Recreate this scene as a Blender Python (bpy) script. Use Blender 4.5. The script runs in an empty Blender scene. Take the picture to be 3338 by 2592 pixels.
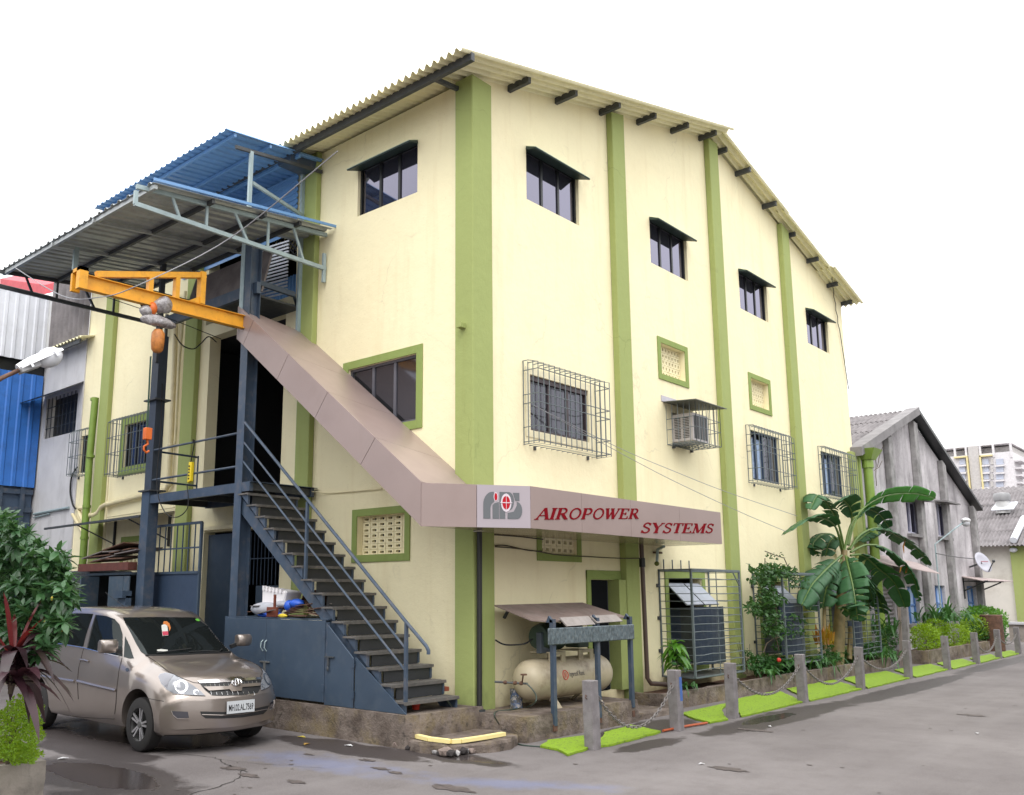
import bpy, bmesh, math, random
from mathutils import Vector, Matrix, geometry, noise
from mathutils.bvhtree import BVHTree
random.seed(7)
R = math.radians
S = bpy.context.scene
COL = S.collection
# ------------------------------------------------------------------ camera
CAM = Vector((9.541326, -10.772763, 1.95))
FL = 1.768634
SHX, SHY = -0.089446, 0.058293
RT = Vector((0.743235, 0.669029, -0.001232))
DN = Vector((-0.121261, 0.132899, -0.983684))
FW = Vector((-0.65795, 0.731257, 0.179902))
cd = bpy.data.cameras.new('camera')
cam = bpy.data.objects.new('camera', cd); COL.objects.link(cam)
m = Matrix((RT, -DN, -FW)).transposed().to_4x4(); m.translation = CAM
cam.matrix_world = m
cd.sensor_width = 36; cd.lens = FL * 18; cd.shift_x = -SHX / 2; cd.shift_y = SHY / 2
cd.clip_start = 0.05; cd.clip_end = 900
S.camera = cam
S.render.resolution_x = 1024; S.render.resolution_y = 795
# ------------------------------------------------------------------ light
EL, AZ = 52, 35            # sun height, azimuth measured from -Y towards +X
sd = Vector((math.sin(R(AZ)) * math.cos(R(EL)), -math.cos(R(AZ)) * math.cos(R(EL)), math.sin(R(EL))))
W = bpy.data.worlds.new('World'); S.world = W; W.use_nodes = True
nt = W.node_tree; nt.nodes.clear()
sky = nt.nodes.new('ShaderNodeTexSky'); sky.sky_type = 'NISHITA'; sky.sun_disc = False
sky.sun_elevation = R(EL); sky.sun_rotation = math.atan2(sd.x, sd.y); sky.air_density = 1; sky.dust_density = 3
# overcast: a bright cloud layer over the clear sky, about twice as bright overhead as at the horizon
mx = nt.nodes.new('ShaderNodeMixRGB'); mx.inputs[0].default_value = 0.94
tc = nt.nodes.new('ShaderNodeTexCoord'); sp = nt.nodes.new('ShaderNodeSeparateXYZ'); nt.links.new(tc.outputs['Generated'], sp.inputs[0])
mr = nt.nodes.new('ShaderNodeMapRange'); mr.inputs[1].default_value = 0; mr.inputs[2].default_value = 1; mr.inputs[3].default_value = 7.6; mr.inputs[4].default_value = 24.0
nt.links.new(sp.outputs[2], mr.inputs[0])
cc_ = nt.nodes.new('ShaderNodeCombineXYZ'); nt.links.new(mr.outputs[0], cc_.inputs[0]); nt.links.new(mr.outputs[0], cc_.inputs[1]); nt.links.new(mr.outputs[0], cc_.inputs[2]); nt.links.new(cc_.outputs[0], mx.inputs[2])
bg = nt.nodes.new('ShaderNodeBackground'); bg.inputs[1].default_value = 0.12
wo = nt.nodes.new('ShaderNodeOutputWorld')
nt.links.new(sky.outputs[0], mx.inputs[1]); nt.links.new(mx.outputs[0], bg.inputs[0]); nt.links.new(bg.outputs[0], wo.inputs[0])
sl = bpy.data.lights.new('sun', 'SUN'); sl.energy = 0.9; sl.angle = R(25); sl.color = (1, .97, .92)
so = bpy.data.objects.new('sun', sl); COL.objects.link(so); so.rotation_euler = sd.to_track_quat('Z', 'Y').to_euler()
S.view_settings.view_transform = 'Standard'; S.view_settings.look = 'None'
S.view_settings.gamma = 1; S.view_settings.use_curve_mapping = False
S.view_settings.exposure = 0.40

# ------------------------------------------------------------------ measured points (pixel of the photograph -> point on a real plane)
KR = dict(k1=(0,400,.50366),k2=(0,1150,.50366),k3=(0,1750,.50366),k4=(700,1400,.41265),k5=(700,1900,.4121),k6=(1500,1700,.4579),
 u1=(900,100,.50366),u2=(1900,300,.4581),u3=(1600,1050,.4581),u4=(2338,1250,.4581),u5=(2100,1650,.5669),u6=(1000,900,.4128),d=(0,0,3338/2184),
 sg=(1550,1560,850/2184),ac=(2140,1070,460/1418),st=(480,850,600/2184),tl=(0,850,480/1628),cp=(1590,1980,550/2120),bn=(2380,1780,620/2184),rt=(2850,1300,488/962),car=(200,1980,760/2184))
def ray(k, x, y):
    a, b, c = KR[k]; px = a + c * x; py = b + c * y
    dx = (px - 1669) / 1669 - SHX; dy = (py - 1296) / 1669 - SHY
    return RT * dx + DN * dy + FW * FL
def PX(k, x, y, p=0): v = ray(k, x, y); return CAM + v * ((p - CAM.x) / v.x)
def PY(k, x, y, p=0): v = ray(k, x, y); return CAM + v * ((p - CAM.y) / v.y)
def PZ(k, x, y, p=0): v = ray(k, x, y); return CAM + v * ((p - CAM.z) / v.z)
def PD(k, x, y, d): v = ray(k, x, y); return CAM + v.normalized() * d

# ------------------------------------------------------------------ materials
MATS = {}
def lin(r, g, b):
    f = lambda c: (c / 255 / 12.92) if c / 255 <= .04045 else ((c / 255 + .055) / 1.055) ** 2.4
    return (f(r), f(g), f(b))
class NT:
    def __init__(s, name):
        s.m = bpy.data.materials.new(name); s.m.use_nodes = True; s.t = s.m.node_tree
        s.p = s.t.nodes['Principled BSDF']; s.o = s.t.nodes['Material Output']
        s._pos = None
    def n(s, t, **k):
        x = s.t.nodes.new(t)
        for a, b in k.items(): setattr(x, a, b)
        return x
    def l(s, a, b): s.t.links.new(a, b)
    @property
    def pos(s):
        if not s._pos: s._pos = s.n('ShaderNodeNewGeometry').outputs['Position']
        return s._pos
    def noise(s, scale, detail=4, rough=.55, vec=None, stretch=None):
        x = s.n('ShaderNodeTexNoise'); x.inputs['Scale'].default_value = scale; x.inputs['Detail'].default_value = detail; x.inputs['Roughness'].default_value = rough
        v = vec or s.pos
        if stretch:
            mp = s.n('ShaderNodeMapping'); mp.inputs['Scale'].default_value = stretch; s.l(v, mp.inputs[0]); v = mp.outputs[0]
        s.l(v, x.inputs['Vector']); return x.outputs['Fac']
    def ramp(s, f, a, b, c0=(0,0,0,1), c1=(1,1,1,1)):
        r = s.n('ShaderNodeValToRGB'); e = r.color_ramp.elements
        e[0].position = a; e[1].position = b; e[0].color = c0; e[1].color = c1
        s.l(f, r.inputs[0]); return r.outputs[0]
    def mix(s, f, a, b, mode='MIX'):
        x = s.n('ShaderNodeMixRGB', blend_type=mode)
        for i, v in ((0, f), (1, a), (2, b)):
            if isinstance(v, (int, float)): x.inputs[i].default_value = v
            elif isinstance(v, tuple): x.inputs[i].default_value = (*v[:3], 1)
            else: s.l(v, x.inputs[i])
        return x.outputs[0]
    def math(s, op, a, b=0.0):
        x = s.n('ShaderNodeMath', operation=op)
        for i, v in ((0, a), (1, b)):
            if isinstance(v, (int, float)): x.inputs[i].default_value = v
            else: s.l(v, x.inputs[i])
        return x.outputs[0]
    def bump(s, h, st=.2, d=.02):
        b = s.n('ShaderNodeBump'); b.inputs['Strength'].default_value = st; b.inputs['Distance'].default_value = d
        s.l(h, b.inputs['Height']); s.l(b.outputs[0], s.p.inputs['Normal'])
    def col(s, c): s.l(c, s.p.inputs['Base Color']) if not isinstance(c, tuple) else setattr(s.p.inputs['Base Color'], 'default_value', (*c[:3], 1))
    def set(s, **k):
        for a, v in k.items():
            i = s.p.inputs[a.replace('_', ' ')]
            if isinstance(v, (int, float)): i.default_value = v
            else: s.l(v, i)
def paint(name, c, rough=.6, var=.12, scale=4, dirt=None, dirt_amt=.5, dscale=2.5, metal=0, bump=.08, bscale=60, spec=.5, streak=None):
    if name in MATS: return MATS[name]
    t = NT(name)
    n1 = t.noise(scale, 5)
    c0 = tuple(x * (1 - var) for x in c); c1 = tuple(min(1, x * (1 + var)) for x in c)
    o = t.mix(t.ramp(n1, .3, .7), c0, c1)
    if dirt:
        f = t.ramp(t.noise(dscale, 8, .65, stretch=streak), .5, .75)
        f = t.math('MULTIPLY', f, dirt_amt)
        o = t.mix(f, o, dirt)
    t.col(o)
    rr = t.ramp(t.noise(scale * 2.3, 3), .2, .8, (rough * .85,) * 3 + (1,), (min(1, rough * 1.15),) * 3 + (1,))
    t.set(Metallic=metal, Roughness=rr, Specular_IOR_Level=spec)
    if bump: t.bump(t.noise(bscale, 4), bump, .01)
    MATS[name] = t.m; return t.m
def plain(name, c, rough=.5, metal=0, spec=.5):
    if name in MATS: return MATS[name]
    t = NT(name); t.col(tuple(c)); t.set(Roughness=rough, Metallic=metal, Specular_IOR_Level=spec); MATS[name] = t.m; return t.m

def wall_mat(name, c, base_dark):
    t = NT(name)
    n1 = t.noise(.9, 6, .6); n2 = t.noise(7, 5, .6); st = t.noise(2.2, 6, .6, stretch=(1.6, 1.6, .16))
    o = t.mix(t.ramp(n1, .35, .7), tuple(x * .95 for x in c), c)
    o = t.mix(t.math('MULTIPLY', t.ramp(n2, .52, .8), .22), o, tuple(x * .82 for x in c))
    o = t.mix(t.math('MULTIPLY', t.ramp(st, .54, .78), .34), o, (c[0] * .74, c[1] * .66, c[2] * .55))
    big = t.noise(.28, 7, .62); o = t.mix(t.math('MULTIPLY', t.ramp(big, .5, .72), .18), o, (c[0] * .80, c[1] * .70, c[2] * .58))
    sp = t.noise(26, 2, .4)
    o = t.mix(t.math('MULTIPLY', t.ramp(sp, .7, .76), .25), o, (c[0] * .6, c[1] * .55, c[2] * .45))
    wv = t.n('ShaderNodeVectorMath', operation='ADD'); nn_ = t.n('ShaderNodeTexNoise'); nn_.inputs['Scale'].default_value = 2.2; nn_.inputs['Detail'].default_value = 5; t.l(t.pos, nn_.inputs['Vector'])
    sc_ = t.n('ShaderNodeVectorMath', operation='SCALE'); sc_.inputs['Scale'].default_value = .55; t.l(nn_.outputs['Color'], sc_.inputs[0]); t.l(t.pos, wv.inputs[0]); t.l(sc_.outputs[0], wv.inputs[1])
    vo = t.n('ShaderNodeTexVoronoi', feature='DISTANCE_TO_EDGE'); vo.inputs['Scale'].default_value = .42; t.l(wv.outputs[0], vo.inputs['Vector'])
    ck = t.math('MULTIPLY', t.ramp(vo.outputs['Distance'], .0015, .006, (1, 1, 1, 1), (0, 0, 0, 1)), t.ramp(t.noise(.8, 3), .5, .6))
    o = t.mix(t.math('MULTIPLY', ck, .28), o, tuple(x * .45 for x in c))
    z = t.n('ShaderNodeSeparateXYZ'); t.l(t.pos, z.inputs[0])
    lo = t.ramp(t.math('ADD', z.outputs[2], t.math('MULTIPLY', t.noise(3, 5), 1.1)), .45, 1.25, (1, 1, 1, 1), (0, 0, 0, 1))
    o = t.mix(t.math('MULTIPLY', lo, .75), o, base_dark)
    t.col(o); t.set(Roughness=.8, Specular_IOR_Level=.25)
    h = t.math('ADD', t.math('MULTIPLY', t.noise(70, 4), .35), t.noise(5.5, 6, .6))
    t.bump(h, .35, .03); MATS[name] = t.m; return t.m
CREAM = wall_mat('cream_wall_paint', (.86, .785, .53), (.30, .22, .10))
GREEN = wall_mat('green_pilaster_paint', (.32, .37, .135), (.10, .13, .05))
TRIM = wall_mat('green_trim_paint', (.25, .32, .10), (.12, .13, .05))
STEEL = paint('blue_grey_steel_paint', (.045, .068, .105), .45, .15, 3, (.16, .13, .11), .45, 6, bump=.1)
CUP = paint('blue_grey_cupboard_paint', (.042, .065, .10), .5, .1, 2, (.10, .12, .14), .3, 5, bump=.1)
TREAD = paint('worn_tread_steel', (.10, .095, .09), .6, .25, 9, (.22, .18, .15), .6, 12)
ALU = paint('grey_aluminium_paint', (.30, .38, .40), .45, .12, 6)
ALUD = paint('dark_grey_steel', (.05, .055, .06), .55, .2, 6)
BLACK = plain('black_frame', (.012, .014, .016), .4)
DKGREEN = plain('hood_underside_shade', (.015, .035, .032), .5)
MAUVE = paint('mauve_composite_panel', (.285, .215, .20), .32, .05, 1.2, (.21, .15, .14), .3, 1.5, bump=0, spec=.6)
MAUVEL = paint('pale_mauve_logo_panel', (.37, .325, .355), .35, .03, 1.2, bump=0)
MAUVEU = paint('bronze_soffit_panel', (.30, .26, .17), .2, .08, 1.2, bump=0, spec=.8)
ROOFC = paint('cream_roof_sheet', (.86, .81, .55), .7, .06, 3, (.45, .40, .24), .25, 4)
ROOFG = paint('weathered_asbestos_sheet', (.19, .175, .18), .9, .3, 2.5, (.06, .055, .055), .7, 5)
BLUESH = paint('blue_metal_sheet', (.15, .31, .58), .4, .1, 2, (.07, .16, .33), .4, 4, bump=.03)
BLUEW = paint('bright_blue_cladding', (.035, .16, .52), .4, .1, 1.5, (.02, .07, .22), .5, 4, bump=.03)
WHITES = paint('white_metal_sheet', (.68, .70, .76), .45, .05, 2, (.4, .4, .42), .3, 3, bump=.03)
GREYSH = paint('grey_galvanised_sheet', (.38, .41, .42), .45, .15, 2.5, (.14, .15, .15), .5, 4, bump=.04, metal=.25)
YEL = paint('yellow_crane_paint', (.72, .33, .015), .5, .12, 3, (.25, .10, .02), .45, 7)
ORANGE = paint('orange_hook_paint', (.60, .12, .012), .5, .15, 6, (.12, .04, .02), .5, 12)
RUST = paint('rusty_iron', (.11, .055, .035), .85, .35, 8, (.03, .025, .022), .6, 10)
CONC = paint('dirty_concrete', (.27, .24, .21), .9, .25, 2.2, (.07, .06, .05), .75, 3.5, bump=.45, bscale=35)
def moss():
    t = NT('stained_plinth_concrete')
    o = t.mix(t.ramp(t.noise(3, 6), .35, .65), (.10, .078, .065), (.23, .19, .165))
    o = t.mix(t.math('MULTIPLY', t.ramp(t.noise(1.7, 7, .7), .5, .68), .7), o, (.20, .155, .075))
    o = t.mix(t.math('MULTIPLY', t.ramp(t.noise(9, 6, .7), .54, .7), .75), o, (.045, .04, .035))
    t.col(o); t.set(Roughness=.92, Specular_IOR_Level=.2); t.bump(t.noise(18, 8, .65), .7, .04); MATS['moss'] = t.m; return t.m
PLINTH = moss()
BOLL = paint('weathered_bollard_concrete', (.19, .175, .18), .9, .2, 6, (.10, .085, .08), .6, 9, bump=.5, bscale=45)
CREAMP = paint('cream_pipe_paint', (.66, .58, .36), .5, .08, 5)
GREENP = paint('green_pipe_paint', (.20, .30, .055), .45, .1, 4)
DARK = plain('room_shade_paint', (.016, .017, .02), .8)  # near black, so the rooms' shade is held in the paint
INT = paint('dark_grey_interior', (.04, .04, .042), .9, .3, 2)  # dark grey mottled finish of the floor slabs
RUBBER = plain('black_rubber', (.012, .012, .013), .75)
def glassm(name, base, fac, tint=(.8, .8, .92), rough=.04):
    t = NT(name); t.t.nodes.remove(t.p)
    d = t.n('ShaderNodeBsdfDiffuse'); d.inputs[0].default_value = (*base, 1)
    g = t.n('ShaderNodeBsdfGlossy'); g.inputs[0].default_value = (*tint, 1); g.inputs[1].default_value = rough
    lw = t.n('ShaderNodeLayerWeight'); lw.inputs[0].default_value = .35
    f = t.math('ADD', t.math('MULTIPLY', lw.outputs['Facing'], .55), fac)
    f = t.math('MINIMUM', f, 1.0)
    mxx = t.n('ShaderNodeMixShader'); t.l(f, mxx.inputs[0]); t.l(d.outputs[0], mxx.inputs[1]); t.l(g.outputs[0], mxx.inputs[2])
    t.l(mxx.outputs[0], t.o.inputs[0]); MATS[name] = t.m; return t.m
GLASS = glassm('tinted_window_glass', (.02, .02, .03), .05, (.78, .76, .95))
GLASSD = glassm('dimmed_reflection_glass', (.025, .025, .028), .03, (.5, .5, .58), .08)  # reflection dimmed for lower windows, standing in for mirrored buildings

# ------------------------------------------------------------------ mesh builder
class MB:
    def __init__(s, T=None): s.v = []; s.f = []; s.T = T; s.fm = []; s.cm = 0
    def add(s, vs, fs):
        b = len(s.v)
        s.v += [tuple(s.T @ Vector(q)) if s.T else tuple(q) for q in vs]
        for f in fs: s.f.append(tuple(i + b for i in f)); s.fm.append(s.cm)
    def box(s, a, b):
        x0, y0, z0 = (min(a[i], b[i]) for i in range(3)); x1, y1, z1 = (max(a[i], b[i]) for i in range(3))
        s.add([(x0,y0,z0),(x1,y0,z0),(x1,y1,z0),(x0,y1,z0),(x0,y0,z1),(x1,y0,z1),(x1,y1,z1),(x0,y1,z1)],
              [(3,2,1,0),(4,5,6,7),(0,1,5,4),(1,2,6,5),(2,3,7,6),(3,0,4,7)]); return s
    def bar(s, p, q, w, h=None, up=(0, 0, 1)):
        p = Vector(p); q = Vector(q); h = h or w; d = (q - p)
        if d.length < 1e-6: return s
        d.normalize(); u = Vector(up)
        if abs(d.dot(u)) > .98: u = Vector((0, 1, 0)) if abs(d.y) < .9 else Vector((1, 0, 0))
        r = d.cross(u).normalized(); u = r.cross(d).normalized()
        vs = []
        for c in (p, q):
            for a, b in ((-1,-1),(1,-1),(1,1),(-1,1)): vs.append(c + r * (a * w / 2) + u * (b * h / 2))
        s.add(vs, [(0,1,2,3),(7,6,5,4),(0,4,5,1),(1,5,6,2),(2,6,7,3),(3,7,4,0)]); return s
    def tube(s, pts, r, n=8, cap=True):
        pts = [Vector(p) for p in pts]; N = len(pts); rs = r if isinstance(r, (list, tuple)) else [r] * N
        vs = []; last = None
        for i, p in enumerate(pts):
            d = (pts[min(i + 1, N - 1)] - pts[max(i - 1, 0)])
            if d.length < 1e-9: d = Vector((0, 0, 1))
            d.normalize()
            if last is None:
                u = Vector((0, 0, 1)) if abs(d.z) < .9 else Vector((1, 0, 0)); a = d.cross(u).normalized()
            else: a = (last - d * last.dot(d)); a = a.normalized() if a.length > 1e-6 else d.orthogonal().normalized()
            last = a; b = d.cross(a)
            for k in range(n):
                t = 2 * math.pi * k / n; vs.append(p + a * (math.cos(t) * rs[i]) + b * (math.sin(t) * rs[i]))
        fs = []
        for i in range(N - 1):
            for k in range(n): fs.append((i*n+k, i*n+(k+1)%n, (i+1)*n+(k+1)%n, (i+1)*n+k))
        if cap: fs.append(tuple(range(n))[::-1]); fs.append(tuple((N-1)*n+k for k in range(n)))
        s.add(vs, fs); return s
    def lathe(s, c, prof, n=16, axis='z', caps=True):
        vs = []; c = Vector(c)
        for (r, h) in prof:
            for k in range(n):
                t = 2*math.pi*k/n; x, y = r*math.cos(t), r*math.sin(t)
                vs.append(c + Vector({'z': (x,y,h), 'x': (h,x,y), 'y': (x,h,-y)}[axis]))
        fs = [(i*n+k, i*n+(k+1)%n, (i+1)*n+(k+1)%n, (i+1)*n+k) for i in range(len(prof)-1) for k in range(n)]
        if caps: fs.append(tuple(range(n))[::-1]); fs.append(tuple((len(prof)-1)*n+k for k in range(n)))
        s.add(vs, fs); return s
    def prism(s, pts, off):
        pts = [Vector(p) for p in pts]; o = Vector(off); n = len(pts)
        s.add(pts + [p + o for p in pts], [tuple(range(n))[::-1], tuple(range(n, 2*n))] + [(i, (i+1)%n, n+(i+1)%n, n+i) for i in range(n)]); return s
    def quad(s, *p): s.add(p, [tuple(range(len(p)))]); return s
    def ellip(s, c, r, n=12, m=8):
        c = Vector(c); vs = []
        for i in range(m + 1):
            a = math.pi * i / m
            for k in range(n):
                t = 2*math.pi*k/n
                vs.append((c.x + r[0]*max(math.sin(a), .01)*math.cos(t), c.y + r[1]*max(math.sin(a), .01)*math.sin(t), c.z + r[2]*math.cos(a)))
        s.add(vs, [(i*n+k, (i+1)*n+k, (i+1)*n+(k+1)%n, i*n+(k+1)%n) for i in range(m) for k in range(n)]); return s
    def build(s, name, mat, parent=None, smooth=False, bevel=0, world=True, fix=True):
        me = bpy.data.meshes.new(name)
        off = Vector((0, 0, 0))
        if parent is not None and world:
            off = wloc(parent)
        me.from_pydata([tuple(Vector(v) - off) for v in s.v], [], s.f)
        for mm in (mat if isinstance(mat, (list, tuple)) else [mat]): me.materials.append(mm)
        if isinstance(mat, (list, tuple)): me.polygons.foreach_set('material_index', s.fm)
        if fix:
            bm = bmesh.new(); bm.from_mesh(me); bmesh.ops.recalc_face_normals(bm, faces=bm.faces)
            if bevel: bmesh.ops.bevel(bm, geom=[e for e in bm.edges if len(e.link_faces) == 2 and e.calc_face_angle(0) > .6], offset=bevel, segments=1, affect='EDGES')
            bm.to_mesh(me); bm.free()
        if smooth:
            me.polygons.foreach_set('use_smooth', [True] * len(me.polygons))
            try: me.set_sharp_from_angle(angle=R(40))
            except Exception: pass
        me.update()
        o = bpy.data.objects.new(name, me); COL.objects.link(o)
        if parent is not None: o.parent = parent
        return o
def wloc(o):
    v = Vector((0, 0, 0))
    while o is not None: v += o.location; o = o.parent
    return v
def tag(o, label=None, cat=None, group=None, kind=None):
    if label: o['label'] = label
    if cat: o['category'] = cat
    if group: o['group'] = group
    if kind: o['kind'] = kind
    return o
def thing(name, label, cat, loc=(0, 0, 0), rz=0, group=None):
    o = bpy.data.objects.new(name, None); COL.objects.link(o); o.location = loc; o.rotation_euler = (0, 0, rz)
    o.empty_display_size = .2
    return tag(o, label, cat, group)
def copy_tree(o, parent=None):
    c = o.copy(); COL.objects.link(c); c.parent = parent
    for ch in [x for x in o.children]: copy_tree(ch, c)
    return c
def frame(o, u, n):
    u = Vector(u); n = Vector(n); z = Vector((0, 0, 1))
    return Matrix(((u.x, z.x, n.x, o[0]), (u.y, z.y, n.y, o[1]), (u.z, z.z, n.z, o[2]), (0, 0, 0, 1)))
WX, WY = -.15, .13
def FB(y, z, x=WX): return frame((x, y, z), (0, 1, 0), (1, 0, 0))     # facade on the road: a along +Y, b up, c outwards
def FA(x, z, y=WY): return frame((x, y, z), (1, 0, 0), (0, -1, 0))    # facade with the stair: a along +X, b up, c outwards
def corr(mb, o, u, v, n, W_, L_, pitch, amp, kind='sine', th=.006, seg=8, lseg=1):
    """corrugated sheet from o, width W_ along u, length L_ along v, normal n"""
    o, u, v, n = Vector(o), Vector(u), Vector(v), Vector(n); N = max(2, int(round(W_ / pitch * seg)))
    prof = []
    if kind == 'sine':
        for i in range(N + 1): a = W_ * i / N; prof.append((a, amp * math.sin(2 * math.pi * a / pitch)))
    else:
        k = 0; a = 0
        while a < W_ - 1e-6:
            for da, h in ((0, 0), (.55, 0), (.65, 1), (.9, 1)):
                if a + da * pitch <= W_: prof.append((a + da * pitch, amp * h))
            a += pitch
        prof.append((W_, 0))
    vs = []; M_ = len(prof)
    for j in range(lseg + 1):
        for a, h in prof: vs.append(o + u * a + v * (L_ * j / lseg) + n * h)
    for j in range(lseg + 1):
        for a, h in prof: vs.append(o + u * a + v * (L_ * j / lseg) + n * (h - th))
    fs = []; B = M_ * (lseg + 1)
    for j in range(lseg):
        for i in range(M_ - 1):
            q = (j*M_+i, j*M_+i+1, (j+1)*M_+i+1, (j+1)*M_+i); fs.append(q); fs.append(tuple(x + B for x in q)[::-1])
    for i in range(M_ - 1):
        fs.append((i, i+1, B+i+1, B+i)); k = lseg * M_; fs.append((k+i, k+i+1, B+k+i+1, B+k+i))
    for j in range(lseg):
        fs.append((j*M_, (j+1)*M_, B+(j+1)*M_, B+j*M_)); e = M_ - 1; fs.append((j*M_+e, (j+1)*M_+e, B+(j+1)*M_+e, B+j*M_+e))
    mb.add(vs, fs)
def catenary(a, b, sag, n=12):
    a = Vector(a); b = Vector(b)
    return [a.lerp(b, i / n) - Vector((0, 0, sag * 4 * (i / n) * (1 - i / n))) for i in range(n + 1)]
def smooth_path(P_, n=6):
    P_ = [Vector(p) for p in P_]
    if len(P_) < 3: return P_
    out = []
    for i in range(len(P_) - 1):
        p0, p1, p2, p3 = P_[max(i-1, 0)], P_[i], P_[i+1], P_[min(i+2, len(P_)-1)]
        for q in range(n): t = q / n; out.append(.5 * ((2*p1) + (p2-p0)*t + (2*p0-5*p1+4*p2-p3)*t*t + (3*p1-p0-3*p2+p3)*t**3))
    return out + [P_[-1]]
def cable(name, pts, r, mat, label, cat='cable', parent=None):
    pts = smooth_path(pts)
    o = MB().tube(pts, r, 6).build(name, mat, parent, smooth=True)
    if parent is None: tag(o, label, cat)
    return o
GZ = -.2
# ================================================================== GROUND
def ground_mat():
    t = NT('worn_asphalt_and_concrete')
    sx = t.n('ShaderNodeSeparateXYZ'); t.l(t.pos, sx.inputs[0]); X_, Y_ = sx.outputs[0], sx.outputs[1]
    big = t.noise(.35, 6, .6); mid = t.noise(2.5, 7, .65); fine = t.noise(45, 4, .7)
    o = t.mix(t.ramp(big, .35, .65), (.112, .099, .098), (.170, .154, .152))
    o = t.mix(t.math('MULTIPLY', t.ramp(mid, .45, .75), .5), o, (.085, .073, .07))
    o = t.mix(t.math('MULTIPLY', t.ramp(fine, .5, .7), .5), o, (.21, .19, .185))
    o = t.mix(t.math('MULTIPLY', t.ramp(t.noise(70, 3, .7), .56, .68), .55), o, (.07, .06, .06))
    tr = t.noise(.5, 5, .6, stretch=(3.0, .12, 1))
    o = t.mix(t.math('MULTIPLY', t.ramp(tr, .5, .75), .35), o, (.20, .185, .182))
    def ell(cx, cy, rx, ry, rot=0, wob=.5, ns=1.6):
        dx = t.math('SUBTRACT', X_, cx); dy = t.math('SUBTRACT', Y_, cy); c, s_ = math.cos(rot), math.sin(rot)
        u = t.math('DIVIDE', t.math('ADD', t.math('MULTIPLY', dx, c), t.math('MULTIPLY', dy, s_)), rx)
        v = t.math('DIVIDE', t.math('SUBTRACT', t.math('MULTIPLY', dy, c), t.math('MULTIPLY', dx, s_)), ry)
        d = t.math('SQRT', t.math('ADD', t.math('MULTIPLY', u, u), t.math('MULTIPLY', v, v)))
        return t.math('ADD', d, t.math('MULTIPLY', t.math('SUBTRACT', t.noise(ns, 6, .65), .5), wob * 2))
    def union(L):
        r = L[0]
        for q in L[1:]: r = t.math('MINIMUM', r, q)
        return r
    wet = union([ell(-1.3, -5.2, 1.9, .75, 0, .55, 1.2), ell(-3.2, -4.4, 1.6, .5), ell(-4.4, -3.2, 2.6, 1.5), ell(-.7, -1.95, 1.7, .42), ell(.9, -1.5, 1.1, .33),
                 ell(2.6, 5.2, .45, 3.2, 0, .5, 2), ell(2.4, 1.2, .25, 1.0, 0, .7, 3), ell(2.75, 12, .4, 5, 0, .5, 1.5), ell(1.5, 2.6, .45, 1.5, 0, .5), ell(2.6, 22, .4, 6), ell(.2, -5.9, 1.2, .35)])
    wf = t.ramp(wet, .85, 1.02, (1, 1, 1, 1), (0, 0, 0, 1))
    o = t.mix(t.math('MULTIPLY', wf, .78), o, (.018, .012, .011))
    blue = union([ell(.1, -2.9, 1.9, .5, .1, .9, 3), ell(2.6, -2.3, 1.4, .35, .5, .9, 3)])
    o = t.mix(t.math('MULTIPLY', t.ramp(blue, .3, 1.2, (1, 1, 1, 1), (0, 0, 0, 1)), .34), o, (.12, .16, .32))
    t.col(o)
    pud = union([ell(-1.3, -5.2, 1.3, .42, 0, .5, 1.2), ell(-4.2, -3.1, 2.2, .9), ell(2.5, 4.9, .2, 1.0, 0, .5, 2), ell(1.1, -1.45, .7, .18)])
    pf = t.ramp(pud, .9, 1.0, (1, 1, 1, 1), (0, 0, 0, 1))
    rr = t.mix(wf, (.88,) * 3, (.5,) * 3); rr = t.mix(pf, rr, (.16,) * 3)
    t.set(Roughness=rr, Specular_IOR_Level=.4)
    h = t.math('ADD', t.math('MULTIPLY', fine, .9), t.math('MULTIPLY', mid, .7))
    h = t.mix(pf, h, (.3,) * 3)
    t.bump(h, .35, .02); return t.m
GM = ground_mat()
g = MB(); 
xs = [-250, -60, -20, -8, 0, 4, 10, 20, 60, 250]; ys = [-60, -20, -10, -4, 0, 6, 14, 30, 60, 120, 500]
vs = [(x, y, GZ) for y in ys for x in xs]; nx = len(xs)
g.add(vs, [(j*nx+i, j*nx+i+1, (j+1)*nx+i+1, (j+1)*nx+i) for j in range(len(ys)-1) for i in range(nx-1)])
ground = g.build('ground', GM); tag(ground, kind='structure')
CRK = plain('crack_dark', (.03, .025, .023), .95)
def crack(pts, w=.012, parent=ground):
    mb = MB(); P_ = []
    for i in range(len(pts) - 1):
        a, b = Vector(pts[i]), Vector(pts[i+1]); n = max(2, int((b - a).length / .09))
        for k in range(n): P_.append(a.lerp(b, k / n) + Vector((random.uniform(-.03, .03), random.uniform(-.03, .03), 0)))
    P_.append(Vector(pts[-1])); vs = []
    for i, p in enumerate(P_):
        d = (P_[min(i+1, len(P_)-1)] - P_[max(i-1, 0)]).normalized(); r = Vector((-d.y, d.x, 0)) * w * random.uniform(.3, 1.2) * .5
        vs += [p - r, p + r]
    mb.add([(v.x, v.y, GZ + .004) for v in vs], [(2*i, 2*i+2, 2*i+3, 2*i+1) for i in range(len(P_)-1)])
    mb.build('crack', CRK, parent)
G = lambda k, x, y: PZ(k, x, y, GZ)
crack([G('k3', 1170, 1405), G('k3', 1390, 1430), G('k3', 1500, 1490), G('k3', 1570, 1510)], .018)
crack([G('k3', 1570, 1510), G('k3', 1545, 1560), G('k3', 1440, 1610), G('k3', 1230, 1672)], .022)
crack([G('k5', 120, 1440), G('k5', 200, 1480), G('k5', 260, 1500)], .02)
crack([G('k3', 1420, 1440), G('k3', 1700, 1470), G('k3', 2100, 1500)], .008)
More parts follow.
